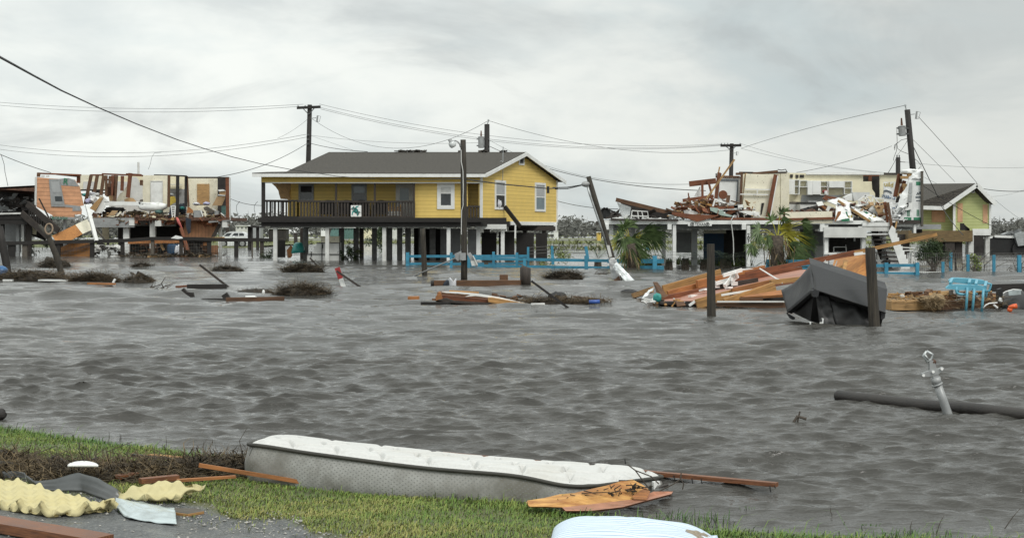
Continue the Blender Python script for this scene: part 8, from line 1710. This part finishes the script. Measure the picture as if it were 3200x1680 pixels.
def cushion():
 c = P((1985,1700),6.42); c.z = .07; k = thing('striped_cushion','light blue striped cushion lying on the grass at the bottom edge','cushion',c)
 M['ticking'] = mat('pale blue striped ticking',(.66,.75,.84),rough=.8,var=.05,scale=4,coord='UV',stripe=(1,.0175,.22),scol=(.30,.42,.55),bump=.002,bscale=12); M['sandy'] = mat('wet sand',(.26,.22,.165),rough=.9,var=.4,scale=60)
 def fn(u,v):
  x = 2 * u - 1; y = 2 * v - 1; e = (1 - abs(x) ** 3.2) * (1 - abs(y) ** 2.6); w = .012 * mnoise.noise(Vector((x * 2.2,y * 5,0))) + .006 * math.sin(y * 14 + 3 * math.sin(x * 4)) * (1 - x * x)
  return c + Vector((x * .385 + .02 * y,y * .27 * (1 - .1 * x * x),-.03 * x + .125 * max(0,e) ** .42 + w * e))
 def fnb(u,v): p = fn(u,1 - v); return Vector((p.x,p.y,max(gz(p.x,p.y) - .03,c.z - .5 * (p.z - c.z))))
 mb = MB(); mb.grid(fn,70,46); mb.grid(fnb,40,26); build(mb,'cover','ticking',k,smooth=True)
 def sand(u,v): p = fn(.80 + .14 * u + .03 * math.sin(v * 9),.15 + .5 * v); return p + Vector((0,0,.004 * math.sin(math.pi * u) * math.sin(math.pi * v) - .0015 + .002 * mnoise.noise(p * 40)))
 mb = MB(); mb.grid(sand,20,16); build(mb,'sand_patch','sandy',k,smooth=True)
def grass():
 r = np.random.default_rng(77); N = 900000
 x = r.uniform(-5.5,4.5,N); y = r.uniform(5.0,12.5,N)
 xs = np.array([p.x for p in SHORE]); ys = np.array([p.y for p in SHORE]); d = (np.interp(x,xs,ys) - y) * .87
 rx = np.interp(x,[-6,-2.9,-1.9,-1.65,-1.40,-1.12,-.92,-.66,-.5],[9.3,7.75,7.6,7.47,7.25,7.13,6.81,6.53,4.3]) - y
 patch = np.sin(x * 3.1 + 1.7 * np.sin(y * 2.3)) * np.sin(y * 3.7 + np.sin(x * 2.9)) ; pt = np.sin(x * 9.3 + 2 * np.sin(y * 7.1)) * np.sin(y * 8.7 + np.sin(x * 7.7))
 keep = (d > -.04) & (rx < -.02 + .12 * patch + .1 * pt) & (r.random(N) < .62 + .3 * patch + .2 * pt)
 ax = np.abs(x / np.maximum(y,.1)); keep &= ax < .46
 keep |= (d > -.35) & (d < 0) & (r.random(N) < .012) & (x > .3)
 keep |= (rx > 0) & (rx < .35) & (r.random(N) < .03)
 x,y,d,patch,pt = x[keep],y[keep],d[keep],patch[keep],pt[keep]; n = len(x)
 z = np.array([gz(float(a),float(b)) for a,b in zip(x,y)]); z[d < 0] = -.02
 h = r.uniform(.008,.024,n) * (1 + .5 * np.clip(1 - d / .5,0,1)); tall = r.random(n) < .03; h[tall] *= r.uniform(1.6,3.0,tall.sum()); edge = (d < .25) & (r.random(n) < .12); h[edge] *= 2.2
 a = r.uniform(0,6.283,n); lean = r.uniform(.5,2.0,n); w = r.uniform(.0014,.0030,n)
 bx,by = np.cos(a),np.sin(a); sx,sy = -by * w,bx * w
 lx = bx * lean * h * .8 + .35 * h; ly = by * lean * h * .8
 B1 = np.stack([x - sx,y - sy,z - .004],-1); B2 = np.stack([x + sx,y + sy,z - .004],-1); M1 = np.stack([x + lx * .4 + sx * .7,y + ly * .4 + sy * .7,z + h * .65],-1); M2 = np.stack([x + lx * .4 - sx * .7,y + ly * .4 - sy * .7,z + h * .65],-1); T = np.stack([x + lx,y + ly,z + h * (.95 - .2 * lean)],-1)
 V = np.stack([B1,B2,M1,M2,T],1).reshape(-1,3); o = np.arange(n) * 5
 loops = np.stack([o,o + 1,o + 2,o + 3,o + 3,o + 2,o + 4],-1).ravel(); starts = np.stack([np.arange(n) * 7,np.arange(n) * 7 + 4],-1).ravel(); tot = np.tile([4,3],n)
 me = bpy.data.meshes.new('grass'); me.vertices.add(len(V)); me.vertices.foreach_set('co',V.astype(np.float32).ravel()); me.loops.add(len(loops)); me.loops.foreach_set('vertex_index',loops.astype(np.int32))
 me.polygons.add(len(starts)); me.polygons.foreach_set('loop_start',starts.astype(np.int32)); me.polygons.foreach_set('loop_total',tot.astype(np.int32)); me.update()
 tint = np.clip(.47 + .2 * patch + .14 * pt + r.normal(0,.15,n) - .35 * np.clip(1 - d / .35,0,1),0,1); at = me.attributes.new('tint','FLOAT','POINT'); at.data.foreach_set('value',np.repeat(tint,5).astype(np.float32))
 m = bpy.data.materials.new('grass blades'); m.use_nodes = True; nt = m.node_tree; nn = nt.nodes; L = nt.links; b = nn['Principled BSDF']; b.inputs['Roughness'].default_value = .55; b.inputs['Specular IOR Level'].default_value = .25
 q = nn.new('ShaderNodeAttribute'); q.attribute_name = 'tint'; cr = nn.new('ShaderNodeValToRGB'); e = cr.color_ramp.elements; e[0].position = 0; e[0].color = (.07,.16,.03,1); e[1].position = 1; e[1].color = (.38,.33,.13,1); k = cr.color_ramp.elements.new(.5); k.color = (.185,.25,.055,1); k = cr.color_ramp.elements.new(.75); k.color = (.29,.285,.085,1)
 L.new(q.outputs['Fac'],cr.inputs[0]); L.new(cr.outputs[0],b.inputs['Base Color']); me.materials.append(m)
 ob = bpy.data.objects.new('grass',me); COL.objects.link(ob); tag(ob,kind='stuff')
 rr = np.random.default_rng(9)
 def tuft(lab,px,n,h,sp,m='bush_lt'):
  c = PZ(px); mb = MB()
  for i in range(n): p = c + Vector((rr.normal(0,sp),rr.normal(0,sp * .6),-.02)); leaf_strip(mb,p,(rr.normal(.15,.35),rr.normal(0,.3),1),h * rr.uniform(.5,1.1),.006,.35,3)
  solo(mb,'grass_tuft','tuftg',lab,'grass tuft','grass tufts standing in the shallows')
 M['tuftg'] = leaf('shallow grass',(.04,.10,.02),(.13,.21,.05))
 tuft('tallest green grass tuft in the shallows behind the striped cushion',F9(1590,740),90,.14,.10); tuft('grass tuft in the shallows right of the tallest one',F9(1860,745),40,.12,.06); tuft('low grass tuft left of the tallest one',F9(1410,770),36,.06,.06); tuft('left of two little green sprigs alone in the water at the lower right',F10(425,1275),24,.06,.02); tuft('right of two little green sprigs alone in the water at the lower right',F10(485,1270),24,.06,.02); tuft('thin drowned sprig in the water right of the splintered panel',F9(2150,640),14,.06,.03)
 tuft('bright grass tuft at the bottom edge below the bracket pipe',F10(640,1345),70,.10,.10); tuft('bright grass tuft at the bottom edge right of the other',F10(790,1345),80,.10,.10); tuft('thin sprig in the water before the mattress label',F9(1205,755),18,.06,.03)
 for i,(a,b,lab) in enumerate((((910,1345),(965,1200),'tall bent stem at the bottom edge, lower right'),((740,1345),(752,1235),'short upright stem at the bottom edge, lower right'),((1365,1300),(1480,1150),'long slanting stem at the far lower right'),((220,1205),(205,1150),'short thin stem in the water, lower right'),((302,1275),(302,1240),'tiny dark stem in the water, lower right'))):
  p = PZ(F10(*a),-.01); t = P(F10(*b),p.y); solo(MB().tube([p,p.lerp(t,.6) + Vector((-.006,0,0)),t],[.003,.0025,.0015],4,cap=False),'lone_reed','twig',lab,'reed','single reeds in the shallows')
 mb = MB()
 for x,y0,y1 in ((1090,265,145),(1200,240,170),(1210,235,180),(1665,330,195),(2040,430,255),(1785,430,340),(850,225,190),(75,150,70),(500,205,140),(990,250,200)):
  p = PG(F7(x,y0 + 40)); t = P(F7(x + 6,y1),p.y); mb.tube([p,p.lerp(t,.6) + Vector((.004,0,0)),t],[.003,.0025,.0012],4,cap=False)
 tag(build(mb,'dry_stems','twig'),kind='stuff')
def pebbles():
 r = np.random.default_rng(5); V = []; Fc = []; n = 0
 for i in range(5200):
  x = r.uniform(-3.2,-.2); y = r.uniform(5.6,7.9); m = road_mask(x,y)
  if m < -.06 or (m > .32 and r.random() < .86): continue
  s = r.uniform(.0025,.009) * (1.5 if r.random() < .06 else 1); z = gz(x,y); k = len(V)
  for d in ((1,0,0),(-1,0,0),(0,1,0),(0,-1,0),(0,0,.7),(0,0,-.5)): V.append((x + d[0] * s * r.uniform(.7,1.3),y + d[1] * s * r.uniform(.7,1.3),z + s * .3 + d[2] * s * r.uniform(.7,1.3)))
  for a,b in ((0,2),(2,1),(1,3),(3,0)): Fc += [(k + a,k + b,k + 4),(k + b,k + a,k + 5)]
 mb = MB(); mb.v = V; mb.f = Fc; mb.uv = [(0,0)] * (3 * len(Fc)); M['pebble'] = mat('mixed gravel',(.10,.10,.095),col2=(.52,.50,.46),rough=.6,scale=55,detail=2,thr=(.3,.7)); tag(build(mb,'gravel','pebble'),kind='stuff')
M['osbn'] = mat('raw orange plywood',(.33,.13,.035),col2=(.70,.40,.13),rough=.7,scale=5,stretch=(1,5,1),coord='UV',bump=.004,bscale=30,dirt=.5,dcol=(.20,.07,.02),dscale=4,detail=9)
M['hardn'] = mat('wet pink panel',(.38,.17,.10),rough=.4,var=.3,scale=8,stretch=(1,6,1),coord='UV',dirt=.5,dcol=(.16,.09,.06),bump=.003)
M['w_rusty'] = mat('rust brown wet board',(.115,.042,.02),col2=(.25,.10,.04),rough=.5,scale=6,stretch=(1.2,18,1),coord='UV',bump=.003,dirt=.5,dcol=(.04,.02,.014),dscale=5)
boards_near(); foam(); metal_near(); wrack(); cushion(); grass(); pebbles()
# small rubble strewn through the wrecks
def rubble():
 def heap(name,m,n,area,s,seed,flat=.4):
  r = np.random.default_rng(seed); mb = MB()
  for _ in range(n):
   p = Vector(area(r)); a = Vector((r.normal(0,1),r.normal(0,.6),r.normal(0,flat))).normalized(); b = a.cross(Vector(r.normal(0,1,3))).normalized(); c = a.cross(b)
   l = s * r.uniform(.3,1.6); w = l * r.uniform(.12,.7); mb.obox(p,a * l,b * w,c * .012)
  tag(build(mb,name,m),kind='stuff')
 L1 = lambda y0,y1,d0,d1,x0=880,x1=2180: (lambda r: P(A_(r.uniform(x0,x1),r.uniform(y0,y1)),LY + r.uniform(d0,d1)))
 for i,(m,n,ar) in enumerate((('white_dirty',70,L1(585,618,.1,3)),('w_tan',60,L1(590,620,0,2.5)),('rust',130,L1(590,645,-.15,1.5)),('shadow',110,L1(560,615,.8,3)),('cardboard',40,L1(560,615,.3,3)),('w_red',60,L1(630,680,-.1,.6)),
         ('reed',90,L1(600,640,-.1,.8)),('shadow',60,L1(400,560,.2,2.5,0,330)),('grey_metal',24,L1(400,560,.2,2,0,330)),('w_dark',60,L1(860,985,.2,1.5,520,1160)),('w_brown',50,L1(850,985,0,1.5,1230,2010)),('white_dirty',26,L1(880,985,-.3,1,860,1160)))):
  heap('rubble',m,n,ar,.14 if i < 7 else .22,40 + i)
 R1 = lambda fn,x0,x1,y0,y1,d0,d1: (lambda r: P(fn(r.uniform(x0,x1),r.uniform(y0,y1)),RY + r.uniform(d0,d1)))
 for i,(m,n,ar,s) in enumerate((('w_red',90,R1(RA,0,1250,880,1090,0,1.6),.14),('w_brown',90,R1(RA,60,1250,760,1080,.2,1.8),.15),('shadow',70,R1(RA,200,1500,960,1090,.3,2),.16),('w_tan',50,R1(RA,60,1600,800,1090,.1,1.6),.12),('foam_board',34,R1(RA,150,1700,940,1090,-.05,1),.09),('white_dirty',30,R1(D_,430,1050,530,560,-.05,1),.1),('w_dark',60,R1(D_,420,1000,490,560,.1,1.5),.16),
         ('rust',110,R1(RB,60,1000,780,930,.2,2),.15),('white_dirty',60,R1(RB,600,1850,640,960,.2,2),.13),('shadow',60,R1(RB,900,1850,700,960,.6,2),.15),('w_red',50,R1(RB,1000,1950,640,960,.3,1.5),.13),('cardboard',30,R1(RB,1400,1850,640,900,.5,1.5),.12),('wrap',30,R1(RB,1900,2200,500,1000,-.1,.2),.12))):
  heap('rubble',m,n,ar,s,70 + i)
 Q = lambda x0,x1,y0,y1: (lambda r: P(RAFT(r.uniform(x0,x1),r.uniform(y0,y1)),r.uniform(28.6,30)))
 heap('raft_splinters','w_yel',18,Q(200,2300,470,590),.07,90,.25); heap('raft_splinters','w_brown',26,Q(150,2300,470,590),.07,91,.25); heap('raft_splinters','foam_board',12,Q(20,900,470,580),.05,92)
 heap('board_splinters','w_brown',80,lambda r: P(BENCH(r.uniform(-450,2000),r.uniform(590,720)),r.uniform(28,29)),.07,93,.2); heap('board_splinters','w_tan',40,lambda r: P(BENCH(r.uniform(-450,2000),r.uniform(590,900)),r.uniform(27.6,29)),.06,94,.2)
 heap('dock_splinters','w_brown',50,lambda r: P(MR(r.uniform(480,1500),r.uniform(620,735)),YW(763 + 185)),.08,95,.2)
rubble()
